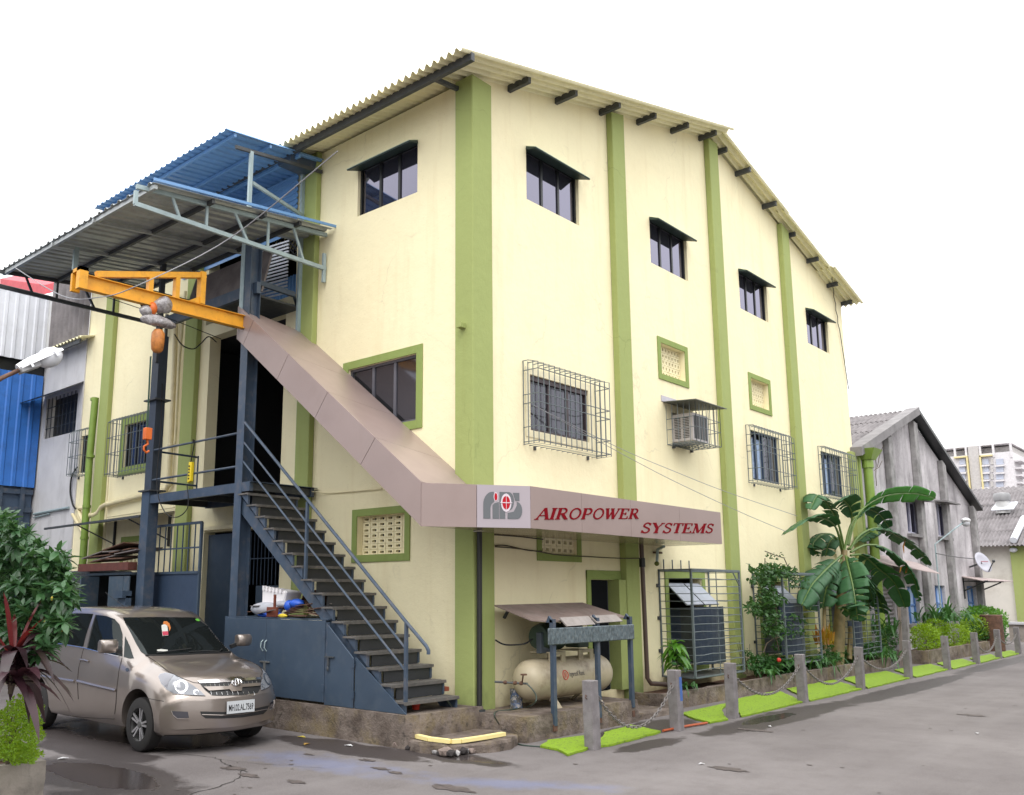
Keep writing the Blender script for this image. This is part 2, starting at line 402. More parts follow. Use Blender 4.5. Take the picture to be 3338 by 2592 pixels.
# loose grit and scraps on the ground
def blot(c, r, n=9):
    if n > 10:
        q = random.uniform(0, 9); e = random.uniform(.35, .6); n = 44
        return [(c.x + r * (1 + .9 * noise.noise(Vector((math.cos(t) * 2.2 + q, math.sin(t) * 2.2, q)))) * math.cos(t), c.y + r * e * (1 + .9 * noise.noise(Vector((math.cos(t) * 2.2, math.sin(t) * 2.2 + q, q)))) * math.sin(t), GZ + .005) for t in [2*math.pi*i/n for i in range(n)]]
    vs = [(c.x + r * random.uniform(.5, 1.2) * math.cos(2*math.pi*i/n) , c.y + r * random.uniform(.4, 1.1) * math.sin(2*math.pi*i/n), GZ + .005) for i in range(n)]
    return vs
pm = MB()
for i in range(70):
    c = Vector((random.uniform(-1, 7), random.uniform(-6.5, 0), GZ)) if i < 45 else Vector((random.uniform(2.6, 6), random.uniform(0, 14), GZ))
    r = random.uniform(.012, .05); v = blot(c, r); pm.add(v, [tuple(range(len(v)))])
for k, x, y, r in (('k5', 640, 1578, .14), ('k5', 1870, 1625, .3), ('k5', 270, 1528, .16), ('k5', 1200, 1405, .13), ('k5', 1320, 1475, .14), ('k5', 1430, 1505, .1), ('u5', 490, 1515, .22), ('u5', 640, 1290, .25), ('u5', 1900, 1205, .25), ('k5', 740, 1360, .09), ('k5', 140, 1470, .18)):
    v = blot(G(k, x, y), r, 14); pm.add([(a[0], a[1], a[2] + .002) for a in v], [tuple(range(len(v)))])
o = pm.build('ground_stain', paint('dark_tar_stain', (.075, .06, .055), .8, .3, 9), ground)

# ================================================================== FACTORY BUILDING
fb = thing('factory_building', 'tall cream factory with green pilasters and a cream corrugated gable roof', 'building', (0, 0, GZ))
def grid_wall(T, a0, a1, b0, b1, holes, th, mat, name='wall', parent=None, top=None):
    """front face at c=0, back at c=-th, with holes (a0,a1,b0,b1) and reveals; top(a) gives an optional sloping top"""
    A = sorted(set([a0, a1] + [h[0] for h in holes] + [h[1] for h in holes])); B = sorted(set([b0, b1] + [h[2] for h in holes] + [h[3] for h in holes]))
    A = [a for a in A if a0 <= a <= a1]; B = [b for b in B if b0 <= b <= b1]
    mb = MB(T)
    def hole(a, b): return any(h[0] < a < h[1] and h[2] < b < h[3] for h in holes)
    for i in range(len(A) - 1):
        for j in range(len(B) - 1):
            if hole((A[i]+A[i+1])/2, (B[j]+B[j+1])/2): continue
            for c in (0, -th): mb.quad((A[i], B[j], c), (A[i+1], B[j], c), (A[i+1], B[j+1], c), (A[i], B[j+1], c))
    for h in holes:
        c0, c1, d0, d1 = h
        for q in (((c0,d0),(c1,d0)), ((c1,d0),(c1,d1)), ((c1,d1),(c0,d1)), ((c0,d1),(c0,d0))):
            mb.quad((*q[0], 0), (*q[1], 0), (*q[1], -th), (*q[0], -th))
    for q in (((a0,b0),(a1,b0)), ((a1,b0),(a1,b1)), ((a0,b1),(a0,b0))):
        mb.quad((*q[0], 0), (*q[1], 0), (*q[1], -th), (*q[0], -th))
    if top:
        pts = [(a0, b1)] + [(a, top(a)) for a in ([a0] + [x for x in (9.2,) if a0 < x < a1] + [a1])] + [(a1, b1)]
        pts = [p for i, p in enumerate(pts) if i == 0 or p != pts[i-1]]
        for c in (0, -th): mb.add([(a, b, c) for a, b in pts], [tuple(range(len(pts)))])
    else: mb.quad((a0, b1, 0), (a1, b1, 0), (a1, b1, -th), (a0, b1, -th))
    return mb.build(name, mat, parent, fix=False)
zr = lambda y: 10.87 + .264 * y if y < 9.2 else 13.30 - .247 * (y - 9.2)
YE = 17.95; XL = -14.2
HB = [(1.68, 3.37, 9.13, 10.16), (6.11, 7.79, 9.13, 10.18), (10.53, 12.22, 9.13, 10.18), (14.93, 16.62, 9.13, 10.18),
      (6.36, 7.44, 6.65, 7.35), (10.86, 11.92, 6.65, 7.36), (1.95, 3.02, 2.63, 3.2), (1.69, 3.51, 4.78, 5.79), (10.7, 12.4, 4.73, 5.99), (15.3, 17.0, 4.73, 5.98),
      (6.72, 7.5, 5.1, 5.85), (3.42, 4.22, .165, 2.19), (6.28, 7.74, .45, 2.25), (10.75, 12.17, .45, 2.22), (15.2, 16.6, .45, 2.22), (15.45, 15.95, 2.6, 3.26)]
HA = [(-3.11, -1.46, 9.14, 10.14), (-3.25, -1.43, 4.9, 6.1), (-2.92, -1.68, 2.62, 3.31), (-8.1, -5.28, 3.93, 7.68), (-7.95, -5.2, .25, 3.25),
      (-8.3, -4.98, 8.0, 9.6), (-11.76, -10.4, 5.03, 6.1), (-11.45, -10.3, 2.62, 3.17), (-14.15, -13.7, 5.1, 6.1)]
TBW = frame((WX, 0, 0), (0, 1, 0), (1, 0, 0)); TAW = frame((0, WY, 0), (1, 0, 0), (0, -1, 0))
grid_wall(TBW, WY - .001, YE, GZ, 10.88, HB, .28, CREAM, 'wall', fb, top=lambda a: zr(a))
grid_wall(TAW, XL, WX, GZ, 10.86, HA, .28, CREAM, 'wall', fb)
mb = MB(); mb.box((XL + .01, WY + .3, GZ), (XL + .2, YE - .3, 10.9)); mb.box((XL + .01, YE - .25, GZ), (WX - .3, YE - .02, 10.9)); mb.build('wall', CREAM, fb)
# inside: floors and a partition so the openings look into real rooms
mb = MB(); mb.box((XL + .3, .5, 3.7), (WX - .35, YE - .3, 3.93)); mb.box((XL + .3, .5, 7.75), (WX - .35, YE - .3, 7.98)); mb.box((XL + .3, .5, GZ), (WX - .35, YE - .3, .24))
mb.build('floor_slab', INT, fb)
mb = MB(); mb.box((XL + .3, 5.5, .25), (WX - .5, 5.7, 3.7)); mb.box((XL + .3, 5.5, 3.95), (WX - .5, 5.7, 7.7)); mb.box((XL + .3, 5.5, 8.0), (WX - .5, 5.7, 10.9))
for x in (-9.2, -4.6): mb.box((x, .5, .25), (x + .12, 5.5, 3.7)); mb.box((x, .5, 3.95), (x + .12, 5.5, 7.7)); mb.box((x, .5, 8.0), (x + .12, 5.5, 10.9))
mb.build('partition', DARK, fb)
# pilasters
def pil(a, b, hz, label=None, T='B', z0=GZ, zt=None):
    mb = MB()
    if T == 'B': mb.prism([(WX + .002, a, z0), (WX + .002, b, z0), (WX + .002, b, zr(b) - .05 if zt is None else zt), (WX + .002, a, zr(a) - .05 if zt is None else zt)], (-WX - .002, 0, 0))
    else: mb.box((a, 0, z0), (b, WY - .002, 10.86 if zt is None else zt))
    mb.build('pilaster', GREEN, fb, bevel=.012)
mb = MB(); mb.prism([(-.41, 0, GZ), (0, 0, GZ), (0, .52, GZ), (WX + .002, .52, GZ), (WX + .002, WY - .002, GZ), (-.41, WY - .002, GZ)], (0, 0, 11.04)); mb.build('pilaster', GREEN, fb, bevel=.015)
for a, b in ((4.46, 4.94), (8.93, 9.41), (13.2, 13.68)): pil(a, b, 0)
pil(17.45, 17.93, 0, zt=6.2)
for a, b in ((-4.66, -4.24), (-8.98, -8.47), (-13.02, -12.56)): pil(a, b, 0, T='A')
# roof sheets
nl = Vector((0, -.264, 1)).normalized(); vl = Vector((0, 1, .264)).normalized()
nr = Vector((0, .247, 1)).normalized(); vr = Vector((0, -1, .247)).normalized()
sl_ = MB(); corr(sl_, (0, 0, 0), (1, 0, 0), vl, nl, 1.02, 10.45, .17, .042)
sh = None
x = .56
for i in range(15):
    if i == 0: sh = sl_.build('roof_sheet', ROOFC, fb, world=False, smooth=True); o = sh
    else: o = sh.copy(); COL.objects.link(o)
    o.location = Vector((x - 1.02 - i * 1.015, -.88, zr(-.88) + .036 + (.004 if i % 2 else 0))) - wloc(fb)
for j, (ya, yb, dx) in enumerate(((9.1, 13.0, .32), (12.8, 16.2, .3), (16.0, 18.35, .42))):
    s2 = MB(); L = (yb - ya) / vr.y * -1
    corr(s2, (0, 0, 0), (1, 0, 0), vr, nr, 1.02, L, .17, .042)
    for i in range(15):
        if i == 0: sh = s2.build('roof_sheet', ROOFC, fb, world=False, smooth=True); o = sh
        else: o = sh.copy(); COL.objects.link(o)
        o.location = Vector((dx - 1.02 - i * 1.015, yb, zr(yb) + .055 - .012 * j + (.004 if i % 2 else 0))) - wloc(fb)
mb = MB(); mb.tube([(.3, 9.15, 13.44), (-14.4, 9.15, 13.44)], .09, 8); mb.build('ridge_cap', ROOFC, fb, smooth=True)
mb = MB(); mb.bar((.36, 9.05, 13.36), (-.2, 9.3, 13.42), .14, .05); mb.build('ridge_flashing', RUST, fb)
# purlin ends under the verge, and the eave purlin
for y, xt in ((1.19, .34), (2.66, .35), (4.23, .35), (5.74, .33), (7.28, .31), (8.7, .32), (9.7, .11), (10.69, .27), (12.3, .25), (13.85, .12), (15.3, .2), (16.83, .18), (18.02, .17)):
    MB().box((xt, y - .04, zr(y) - .12), (-.6, y + .04, zr(y) + .005)).build('purlin', ALUD, fb)
mb = MB(); mb.box((.55, -.64, zr(-.6) - .14), (-14.3, -.56, zr(-.6) + .0)); mb.build('eave_purlin', ALUD, fb)
for xx in (-.35, -4.45, -8.7, -12.8): MB().bar((xx, .1, 10.70), (xx, -.60, 10.62), .07).build('eave_bracket', ALUD, fb)
mb = MB(); mb.prism([(-4.75, -.62, 10.72), (-4.25, -.62, 10.72), (-4.3, -.62, 10.45), (-4.7, -.62, 10.45)], (0, .7, 0)); mb.build('gutter_outlet', STEEL, fb)

# windows ---------------------------------------------------------
def window(T, w, h, n=3, depth=.12, glass=GLASS, fr=BLACK, awn=True, label=None, curtain=None, fw=.045):
    mb = MB(T); d = -depth
    mb.box((0, 0, d), (fw, h, d + .05)); mb.box((w - fw, 0, d), (w, h, d + .05)); mb.box((fw, 0, d), (w - fw, fw, d + .05)); mb.box((fw, h - fw, d), (w - fw, h, d + .05))
    f = mb.build('window', fr, fb); 
    if label: f['label'] = label
    for i in range(1, n):
        a = fw + (w - 2 * fw) * i / n
        MB(T).box((a - .03, fw, d - .01), (a + .03, h - fw, d + .04)).build('mullion', fr, f)
    for i in range(n):
        a0 = fw + (w - 2*fw) * i / n; a1 = fw + (w - 2*fw) * (i+1) / n
        MB(T).box((a0 + .028, fw, d + .008), (a1 - .028, h - fw, d + .016)).build('pane', glass, f)
    if awn:
        m2 = MB(T); y0 = h + .10;  # dark colour stands for shade under the hood and inside the opening
        m2.add([(.002, h - .012, -.11), (w - .002, h - .012, -.11), (w + .04, h - .12, .25), (-.04, h - .12, .25), (0, h + .02, .0), (w, h + .02, .0), (w + .04, h - .10, .26), (-.04, h - .10, .26)],
               [(3,2,1,0),(4,5,6,7),(0,1,5,4),(1,2,6,5),(2,3,7,6),(3,0,4,7)])
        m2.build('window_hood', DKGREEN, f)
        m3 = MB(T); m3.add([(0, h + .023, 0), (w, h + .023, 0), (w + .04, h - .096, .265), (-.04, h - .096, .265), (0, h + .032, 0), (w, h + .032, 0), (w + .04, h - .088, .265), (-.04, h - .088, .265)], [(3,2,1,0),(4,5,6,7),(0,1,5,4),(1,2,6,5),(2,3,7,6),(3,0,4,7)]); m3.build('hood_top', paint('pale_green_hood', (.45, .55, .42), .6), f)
    return f
for i, (a, b, c, d) in enumerate(HB[:4]): window(FB(a, c), b - a, d - c)
window(FA(-3.11, 9.14), 1.65, 1.0)
# grey painted trims
def trim(T, w, h, b, mat=TRIM, pr=.025, top=True, name='window_surround'):
    mb = MB(T)
    mb.box((-b, -b, 0.001), (0, h + b, pr)); mb.box((w, -b, .001), (w + b, h + b, pr)); mb.box((0, -b, .001), (w, 0, pr))
    if top: mb.box((0, h, .001), (w, h + b, pr))
    return mb.build(name, mat, fb, bevel=.004)
GREYF = paint('grey_window_frame', (.10, .10, .12), .5)
f = window(FA(-3.25, 4.9), 1.82, 1.2, 3, .1, GLASSD, GREYF, False, 'grey framed window half hidden by the sloping canopy'); trim(FA(-3.25, 4.9), 1.82, 1.2, .15)
# breeze-block vents: every block is a part with a real opening
def vent(T, w, h, nx_, nz, depth, hx=.5, hz=.4, mat=CREAM, tr=.13, trm=TRIM):
    cw, ch = w / nx_, h / nz; first = None
    mb = MB(); ax, az = cw * (1 - hx) / 2, ch * (1 - hz) / 2; g_ = .006
    for (x0, x1, z0, z1) in ((g_, ax, g_, ch - g_), (cw - ax, cw - g_, g_, ch - g_), (ax, cw - ax, g_, az), (ax, cw - ax, ch - az, ch - g_)):
        mb.box((x0, z0, -.07), (x1, z1, 0))
    fr = MB(T); fr.box((0, 0, -depth - .09), (w, h, -depth - .085 + .0)); 
    holder = MB(T); 
    for j in range(nz + 1): holder.box((0, max(0, j*ch - .004), -depth - .065), (w, min(h, j*ch + .004), -depth - .012))
    v = holder.build('vent', mat, fb)
    off = wloc(v)
    for i in range(nx_):
        for j in range(nz):
            if first is None:
                T2 = T @ Matrix.Translation((i * cw, j * ch, -depth)); R3 = T.to_3x3().to_4x4()
                b_ = MB(R3); b_.v = [tuple(R3 @ Vector(q)) for q in mb.v]; b_.f = mb.f; b_.fm = mb.fm; first = b_.build('vent_block', mat, v, world=False); o = first
            else: o = first.copy(); COL.objects.link(o)
            o.location = (T @ Vector((i * cw, j * ch, -depth + random.uniform(-.003, .003)))) - off
    if tr: trim(T, w, h, tr, trm, name='vent_surround')
    return v
vent(FA(-2.92, 2.62), 1.24, .69, 6, 7, .13)
for (a, b, c, d) in (HB[4], HB[5]): vent(FB(a, c), b - a, d - c, 8, 5, .13, .42, .5)
vent(FB(1.95, 2.63), 1.07, .57, 6, 4, .06)
vent(FA(-11.45, 2.62), 1.15, .55, 6, 3, .06)
vent(FB(15.45, 2.6), .5, .66, 4, 6, .05, tr=0)
# grille windows
CURT = paint('pale_blue_curtain', (.35, .45, .62), .9, .2, 12, streak=(1, 8, 1))
WFR = paint('white_plaster_band', (.72, .66, .46), .8)
BRN = paint('brown_window_frame', (.05, .035, .04), .5)
T = FB(1.69, 4.78); f = window(T, 1.82, 1.01, 3, .08, GLASSD, BRN, False, 'brown framed sliding window above the sign canopy'); trim(T, 1.82, 1.01, .13, WFR, .015)
MB(T).box((0, .92, -.07), (1.82, 1.01, -.02)).build('track', BRN, f)
for (a, b, c, d) in (HB[8], HB[9]):
    T = FB(a, c); f = window(T, b - a, d - c, 4, .12, GLASSD, plain('dark_blue_frame', (.03, .05, .09), .5), False)
    for k in range(2):
        m2 = MB(T); n_ = 12; w0 = .12 + k * .42; 
        vs = []; 
        for q in range(n_ + 1): vs += [(w0 + .36 * q / n_, .08, -.16 + .015 * math.sin(q * 1.9)), (w0 + .36 * q / n_, 1.1, -.16 + .015 * math.sin(q * 1.9))]
        m2.add(vs, [(2*q, 2*q+2, 2*q+3, 2*q+1) for q in range(n_)])
        o = m2.build('curtain', CURT, f)
        sm = o.modifiers.new('th', 'SOLIDIFY'); sm.thickness = .004
    # curtains hang in front of the panes seen from outside in the picture: keep the panes clear there
    for ch in [q for q in f.children if q.name.startswith('pane')][:2]: ch.location.x -= .1
    T2 = FB(a - .02, c - .02)
T = FA(-11.76, 5.03); f = window(T, 1.36, 1.07, 3, .1, GLASSD, BLACK, False); trim(T, 1.36, 1.07, .2)
T = FA(-14.15, 5.1); f = window(T, .45, 1.0, 1, .1, GLASSD, BLACK, False)
# doorway on the road side
T = FB(3.42, .165); mb = MB(T)
mb.box((-.13, 0, .001), (0, 2.2, .03)); mb.box((-.13, 2.03, .001), (1.03, 2.2, .028)); mb.build('door_surround', TRIM, fb, bevel=.004)
mb = MB(T); mb.box((.79, 0, -.27), (1.035, 2.028, .13)); mb.build('door_jamb', GREEN, fb)
d_ = MB(T).box((.0, .01, -.07), (.62, 2.02, -.03)).build('door', plain('doorway_shade', (.006, .007, .009), .9, 0, .1), fb)  # black panel set forward to stand for the dark of the opening
MB(T).box((.64, .02, -.09), (.67, 2.0, -.05)).build('door_edge', ALUD, d_)
# low windows behind the big cages
SHUT = paint('navy_sheet_metal', (.02, .033, .058), .45, .1, 3, (.09, .10, .11), .4, 9)
for i, (a, b, c, d) in enumerate(HB[12:15]):
    T = FB(a, c); w, h = b - a, d - c; trim(T, w, h, .14)
    f = MB(T).box((0, 0, -.2), (w, .05, -.1)).build('window', BLACK, fb)
    MB(T).box((.05, .05, -.16), (w * .47, h * .66, -.12)).build('shutter', SHUT, f)
    m2 = MB(T); m2.box((w * .5, .05, -.18), (w - .02, h * .66, -.15)); m2.build('shutter', paint('dull_olive_shutter', (.06, .07, .06), .6), f)
    m2 = MB(T); m2.add([(.02, h - .12, -.05), (w - .05, h - .12, -.05), (w + .0, h - .56, .38), (.05, h - .56, .38), (.02, h - .1, -.05), (w - .05, h - .1, -.05), (w + .0, h - .54, .4), (.05, h - .54, .4)],
           [(3,2,1,0),(4,5,6,7),(0,1,5,4),(1,2,6,5),(2,3,7,6),(3,0,4,7)]); m2.build('flap', paint('pale_grey_flap', (.33, .36, .43), .45, .1, 5), f)
    m2 = MB(T); m2.bar((w * .5, h - .11, -.03), (w * .53, h - .55, .41), .02); m2.build('flap_rib', ALUD, f)
# open hall door reveal and things in the dark
mb = MB(); mb.box((-7.1, .35, 5.4), (-6.9, .37, 5.65)); mb.build('switch_box', plain('switch_white', (.5, .5, .45), .5), fb)
# blue inner cladding and rails seen through the top opening
mb = MB(); corr(mb, (-8.3, 1.6, 8.0), (1, 0, 0), (0, 0, 1), (0, -1, 0), 3.2, 1.3, .12, .03, 'trap'); mb.build('inner_cladding', BLUESH, fb)
mb = MB(); corr(mb, (-9.4, .1, 9.35), (0, 0, 1), (1, 0, 0), (0, -1, 0), 1.45, 4.42, .13, .03, 'trap'); mb.build('blue_wall_cladding', BLUESH, fb)
mb = MB()
for z in (10.0, 10.15, 10.3): mb.bar((-8.2, .9, z), (-5.0, .9, z), .025)
for k in range(12): mb.bar((-8.2 + k * .28, .9, 9.95), (-8.2 + k * .28, .9, 10.32), .02)
mb.build('inner_railing', ALUD, fb)
mb = MB()
for i in range(10):
    for j in range(4): 
        mb.bar((-6.4 + i*.15, .3, 8.9 + j*.15), (-6.25 + i*.15, .3, 9.05 + j*.15), .02); mb.bar((-6.25 + i*.15, .3, 8.9 + j*.15), (-6.4 + i*.15, .3, 9.05 + j*.15), .02)
mb.build('lattice', BLACK, fb)
# wall A lower beam band over the ground-floor opening
mb = MB(); mb.box((-7.95, .02, 3.28), (-5.2, .127, 3.36)); mb.build('lintel', CREAM, fb)
# concrete stub on the corner pilaster
mb = MB(); a = PY('u6', 1225, 475, -.08); mb.box((-.27, -.12, 6.28), (-.16, 0, 6.36)); mb.build('stub', GREEN, fb)
# ---------------------------------------------------------- window grilles (separate welded cages)
GRL = paint('grey_grille_paint', (.115, .14, .155), .5, .1, 6)
def grille(label, T, w, h, dep, nv, hs, cap=False, r=.009, curved=False, mat=GRL):
    base = T @ Vector((w / 2, 0, 0)); t = thing('window_grille', label, 'window grille', base, 0, 'welded grilles over the windows')
    mm = frame((0, 0, 0), T.col[0][:3], T.col[2][:3]); Tl = Matrix.Translation(T.translation - base) @ T.to_3x3().to_4x4()
    def B_(pts, nm='bar', rr=r): return MB(Tl).tube(pts, rr, 5).build(nm, mat, t, world=False)
    for i in range(nv):
        a = w * i / (nv - 1)
        top = [(a, h, 0), (a, h, dep * .35), (a, h - .06, dep)] if not curved else [(a, h, 0), (a, h - .02, dep * .6), (a, h - .12, dep)]
        B_(top + [(a, 0, dep), (a, 0, 0)])
    for z in hs:
        B_([(0, z, 0), (0, z, dep), (w, z, dep), (w, z, 0)], 'rail')
    for a in (0, w): B_([(a, 0, 0.01), (a, h, .01)], 'post')
    for k in (.12, .85): MB(Tl).box((w * k, -.07, 0), (w * k + .05, 0, .03)).build('lug', ALUD, t, world=False)
    for k in (1, 2):
        s_ = dep * k / 3
        for a in (0, w): B_([(a, 0, s_), (a, h - .03, s_)])
    return t
grille('wide grille around the brown window just above the sign canopy', FB(1.5, 4.5), 2.25, 1.5, .34, 15, (.04, .3, .72, .88, 1.32))
grille('grille over the curtained window right of the air conditioner', FB(10.42, 4.62), 2.15, 1.45, .34, 14, (.05, .35, .78, .93, 1.2), curved=True)
grille('rightmost upper grille on the factory, above the banana plant', FB(15.1, 4.64), 2.1, 1.45, .34, 13, (.05, .35, .78, .93, 1.2), curved=True)
grille('grille over the green framed window left of the crane mast', FA(-11.98, 4.8), 2.05, 1.47, .36, 15, (.05, .55, .95, 1.35), curved=True)
grille('narrow grille beside the green drain pipe at the far left bay', FA(-14.22, 5.0), .7, 1.25, .3, 6, (.05, .5, .9), curved=True)
# air conditioner in its own cage
t = thing('air_conditioner', 'boxy window air conditioner sticking out of the cream wall', 'air conditioner', (0.1, 7.05, 5.14))
ACM = paint('ac_case', (.46, .43, .43), .5, .06, 6); y0, y1, z0, z1, x1 = 6.72, 7.42, 5.17, 5.78, .36
MB().box((WX - .2, y0, z0), (x1, y1, z1)).build('case', ACM, t, bevel=.01)
for s_ in range(2):
    for k in range(13):
        xa = -.08 + s_ * .2; MB().box((xa, y0 - .006, z0 + .07 + k * .036), (xa + .15, y0 - .001, z0 + .086 + k * .036)).build('louvre', BLACK, t)
for k in range(5):
    MB().box((x1 + .001, y0 + .05 + k * .125, z0 + .05), (x1 + .008, y0 + .14 + k * .125, z1 - .06)).build('fin_panel', BLACK, t)
t = thing('ac_cage', 'grey bar cage with flat tin roof around the air conditioner', 'cage', (.15, 7.05, 5.1))
def bb(p, q, nm='bar', r=.008): MB().tube([p, q], r, 5).build(nm, GRL, t)
YA, YB, XA = 6.5, 7.62, .55
for k in range(6): x_ = WX + (XA - WX) * k / 5; bb((x_, YA, 5.1), (x_, YA, 5.97)); bb((x_, YB, 5.1), (x_, YB, 5.97)); bb((x_, YA, 5.1), (x_, YB, 5.1))
for k in range(8): y_ = YA + (YB - YA) * k / 7; bb((XA, y_, 5.1), (XA, y_, 5.97)); bb((WX, y_, 5.1), (XA, y_, 5.1))
for z in (5.42, 5.65): MB().tube([(WX, YA, z), (XA, YA, z), (XA, YB, z), (WX, YB, z)], .008, 5).build('rail', GRL, t)
MB().prism([(WX, 6.38, 6.02), (WX, 7.72, 6.02), (.68, 7.72, 5.95), (.68, 6.3, 5.95)], (0, 0, .015)).build('tin_roof', paint('dull_tin', (.12, .13, .12), .6), t)
MB().box((WX, 6.3, 6.03), (WX + .02, 6.95, 6.16)).build('flashing', paint('pale_tin', (.45, .43, .48), .5), t)
for y_ in (6.7, 7.5): MB().box((WX, y_, 5.04), (WX + .06, y_ + .05, 5.09)).build('lug', ALUD, t)
# big floor cages
def cage(y0, y1, label, zt=2.41, spikes=True):
    x0, x1 = WX, .59; z0 = .3
    t = thing('window_cage', label, 'cage', ((x0 + x1) / 2, (y0 + y1) / 2, z0), 0, 'floor standing bar cages along the planter')
    def bar(p, q, w=.03, nm='frame_bar'): MB().bar(p, q, w).build(nm, GRL, t)
    for y in (y0, y1):
        bar((x1, y, z0), (x1, y, zt), .04, 'post'); bar((x0 + .02, y, z0), (x0 + .02, y, zt), .03, 'post'); bar((x0, y, zt), (x1, y, zt)); bar((x0, y, z0), (x1, y, z0))
    bar((x1, y0, zt), (x1, y1, zt), .04); bar((x1, y0, z0), (x1, y1, z0)); bar((x0 + .02, y0, zt), (x0 + .02, y1, zt))
    bar((x1, (y0 + y1) / 2, z0), (x1, (y0 + y1) / 2, zt), .015, 'upright'); bar((x1, y1 - .3, zt - .02), (x1, y1 - .02, zt - .3), .02, 'brace')
    for k in range(14):
        z = z0 + .13 + k * .15
        pts = [(x0, y0, z)] + [(x1 + .01, y0, z)] + [(x1 + .012, y0 + (y1 - y0) * q / 6, z + random.uniform(-.012, .012)) for q in range(1, 6)] + [(x1 + .01, y1, z), (x0, y1, z)]
        MB().tube(pts, .008, 5).build('bar', GRL, t)
    for k in range(3): MB().box((x0, y0 - .1, zt - .35 - k * .65), (x0 + .03, y0, zt - .28 - k * .65)).build('lug', ALUD, t)
    if spikes:
        for k in range(4): bar((x0 + .05, y0 + .15 + k * .36, zt), (x0 + .05, y0 + .15 + k * .36, zt + .22), .02, 'spike')
    MB().box((x0 + .02, y0 + .05, z0 - .03), (x1 - .02, y1 - .05, z0)).build('floor_plate', ALUD, t)
cage(5.9, 8.05, 'bar cage nearest the drain pipe with a spiked top and open flap inside')
cage(10.3, 12.42, 'middle bar cage half overgrown by the creeper', spikes=False)
cage(14.75, 16.85, 'last bar cage half hidden behind the banana plant', spikes=False)
def shutter_panel(y0, y1, z0, z1, x, label):
    mb = MB(); vs = []; n = 8
    for i in range(n + 1):
        a = i / n; xx = x + .16 * math.sin(a * math.pi); vs += [(xx, y0 + (y1 - y0) * a, z0), (xx, y0 + (y1 - y0) * a, z1), (xx - .03, y0 + (y1 - y0) * a, z1), (xx - .03, y0 + (y1 - y0) * a, z0)]
    fs = []
    for i in range(n):
        for q in range(4): fs.append((4*i+q, 4*i+4+q, 4*i+4+(q+1)%4, 4*i+(q+1)%4))
    fs += [(0,1,2,3), (4*n+3,4*n+2,4*n+1,4*n)]
    mb.add(vs, fs); tag(mb.build('cooler_cover', SHUT), label, 'metal cover', 'curved navy covers inside the cages')
    return
shutter_panel(6.45, 7.82, .5, 1.66, .3, 'curved navy metal cover inside the cage with the spiked top')
shutter_panel(10.5, 11.9, .5, 1.7, .4, 'curved navy metal cover inside the creeper covered cage')
shutter_panel(14.95, 15.9, .45, 1.2, .4, 'low navy metal cover inside the cage behind the banana plant')
# ================================================================== SIGN CANOPY (mauve composite panels)
sc = thing('sign_canopy', 'mauve panelled canopy sloping over the stair and wrapping the corner with red lettering', 'canopy', (.3, -.6, 2.9))
YF = -1.45; CX, CZT, CZB = .27, 3.545, 2.9      # corner where slope turns level
SL = .764
xe = -4.62
zt_ = lambda x: CZT + SL * (CX - x); zb_ = lambda x: CZB + SL * (CX - x)
def lip(x): return zt_(x)
def zwall(x): return 3.53 + .764 * (0.02 - x)
# front panels of the slope: joints perpendicular to the slope, 8 mm gaps
xs_top = [xe, -4.12, -3.02, -1.92, -.74, CX]; xs_bot = [xe, -4.42, -3.33, -2.24, -1.07, CX]
for i in range(5):
    a0, a1, b0, b1 = xs_top[i], xs_top[i+1], xs_bot[i], xs_bot[i+1]; g_ = .004
    MB().prism([(b0 + g_, YF, zb_(b0 + g_)), (b1 - g_, YF, zb_(b1 - g_)), (a1 - g_, YF, zt_(a1 - g_)), (a0 + g_, YF, zt_(a0 + g_))], (0, .03, 0)).build('front_panel', MAUVE, sc)
    # top panels, slightly tilted to the wall
    MB().prism([(a0 + g_, YF + .032, zt_(a0 + g_)), (a1 - g_, YF + .032, zt_(a1 - g_)), (a1 - .05 - g_, WY - .003, zwall(a1 - .05 - g_)), (a0 - .05 + g_, WY - .003, zwall(a0 - .05 + g_))], (0, 0, -.025)).build('top_panel', MAUVE, sc)
MB().prism([(xe, YF + .01, zb_(xe)), (CX, YF + .01, zb_(CX)), (CX, WY, zb_(CX)), (xe, WY, zb_(xe))], (0, 0, .02)).build('soffit', MAUVEU, sc)
MB().prism([(xe, YF, zb_(xe)), (xe, YF, zt_(xe)), (xe, WY, zwall(xe)), (xe, WY, zb_(xe))], (-.02, 0, 0)).build('end_panel', MAUVE, sc)
# diagonal corner
E1 = Vector((CX, YF, 0)); E2 = Vector((1.19, -.05, 0)); EM = E1.lerp(E2, .5)
dn = Vector((E2.y - E1.y, -(E2.x - E1.x), 0)).normalized()
def dpanel(p, q, mat, name, label=None):
    d = (q - p).normalized() * .004
    o = MB().prism([(p + d) + Vector((0, 0, CZB)), (q - d) + Vector((0, 0, CZB)), (q - d) + Vector((0, 0, 3.53)), (p + d) + Vector((0, 0, 3.53))], -dn * .03).build(name, mat, sc)
    if label: o['label'] = label
dpanel(E1, EM, MAUVE, 'corner_panel'); dpanel(EM, E2, MAUVEL, 'logo_panel', 'paler corner panel that carries the grey logo')
YEND = 6.12; XS = 1.19
for a, b in ((-.05, 1.28), (1.28, 2.75), (2.75, 4.45), (4.45, YEND)):
    MB().prism([(XS, a + .003, CZB), (XS, b - .003, CZB), (XS, b - .003, 3.53), (XS, a + .003, 3.53)], (-.03, 0, 0)).build('front_panel', MAUVE, sc)
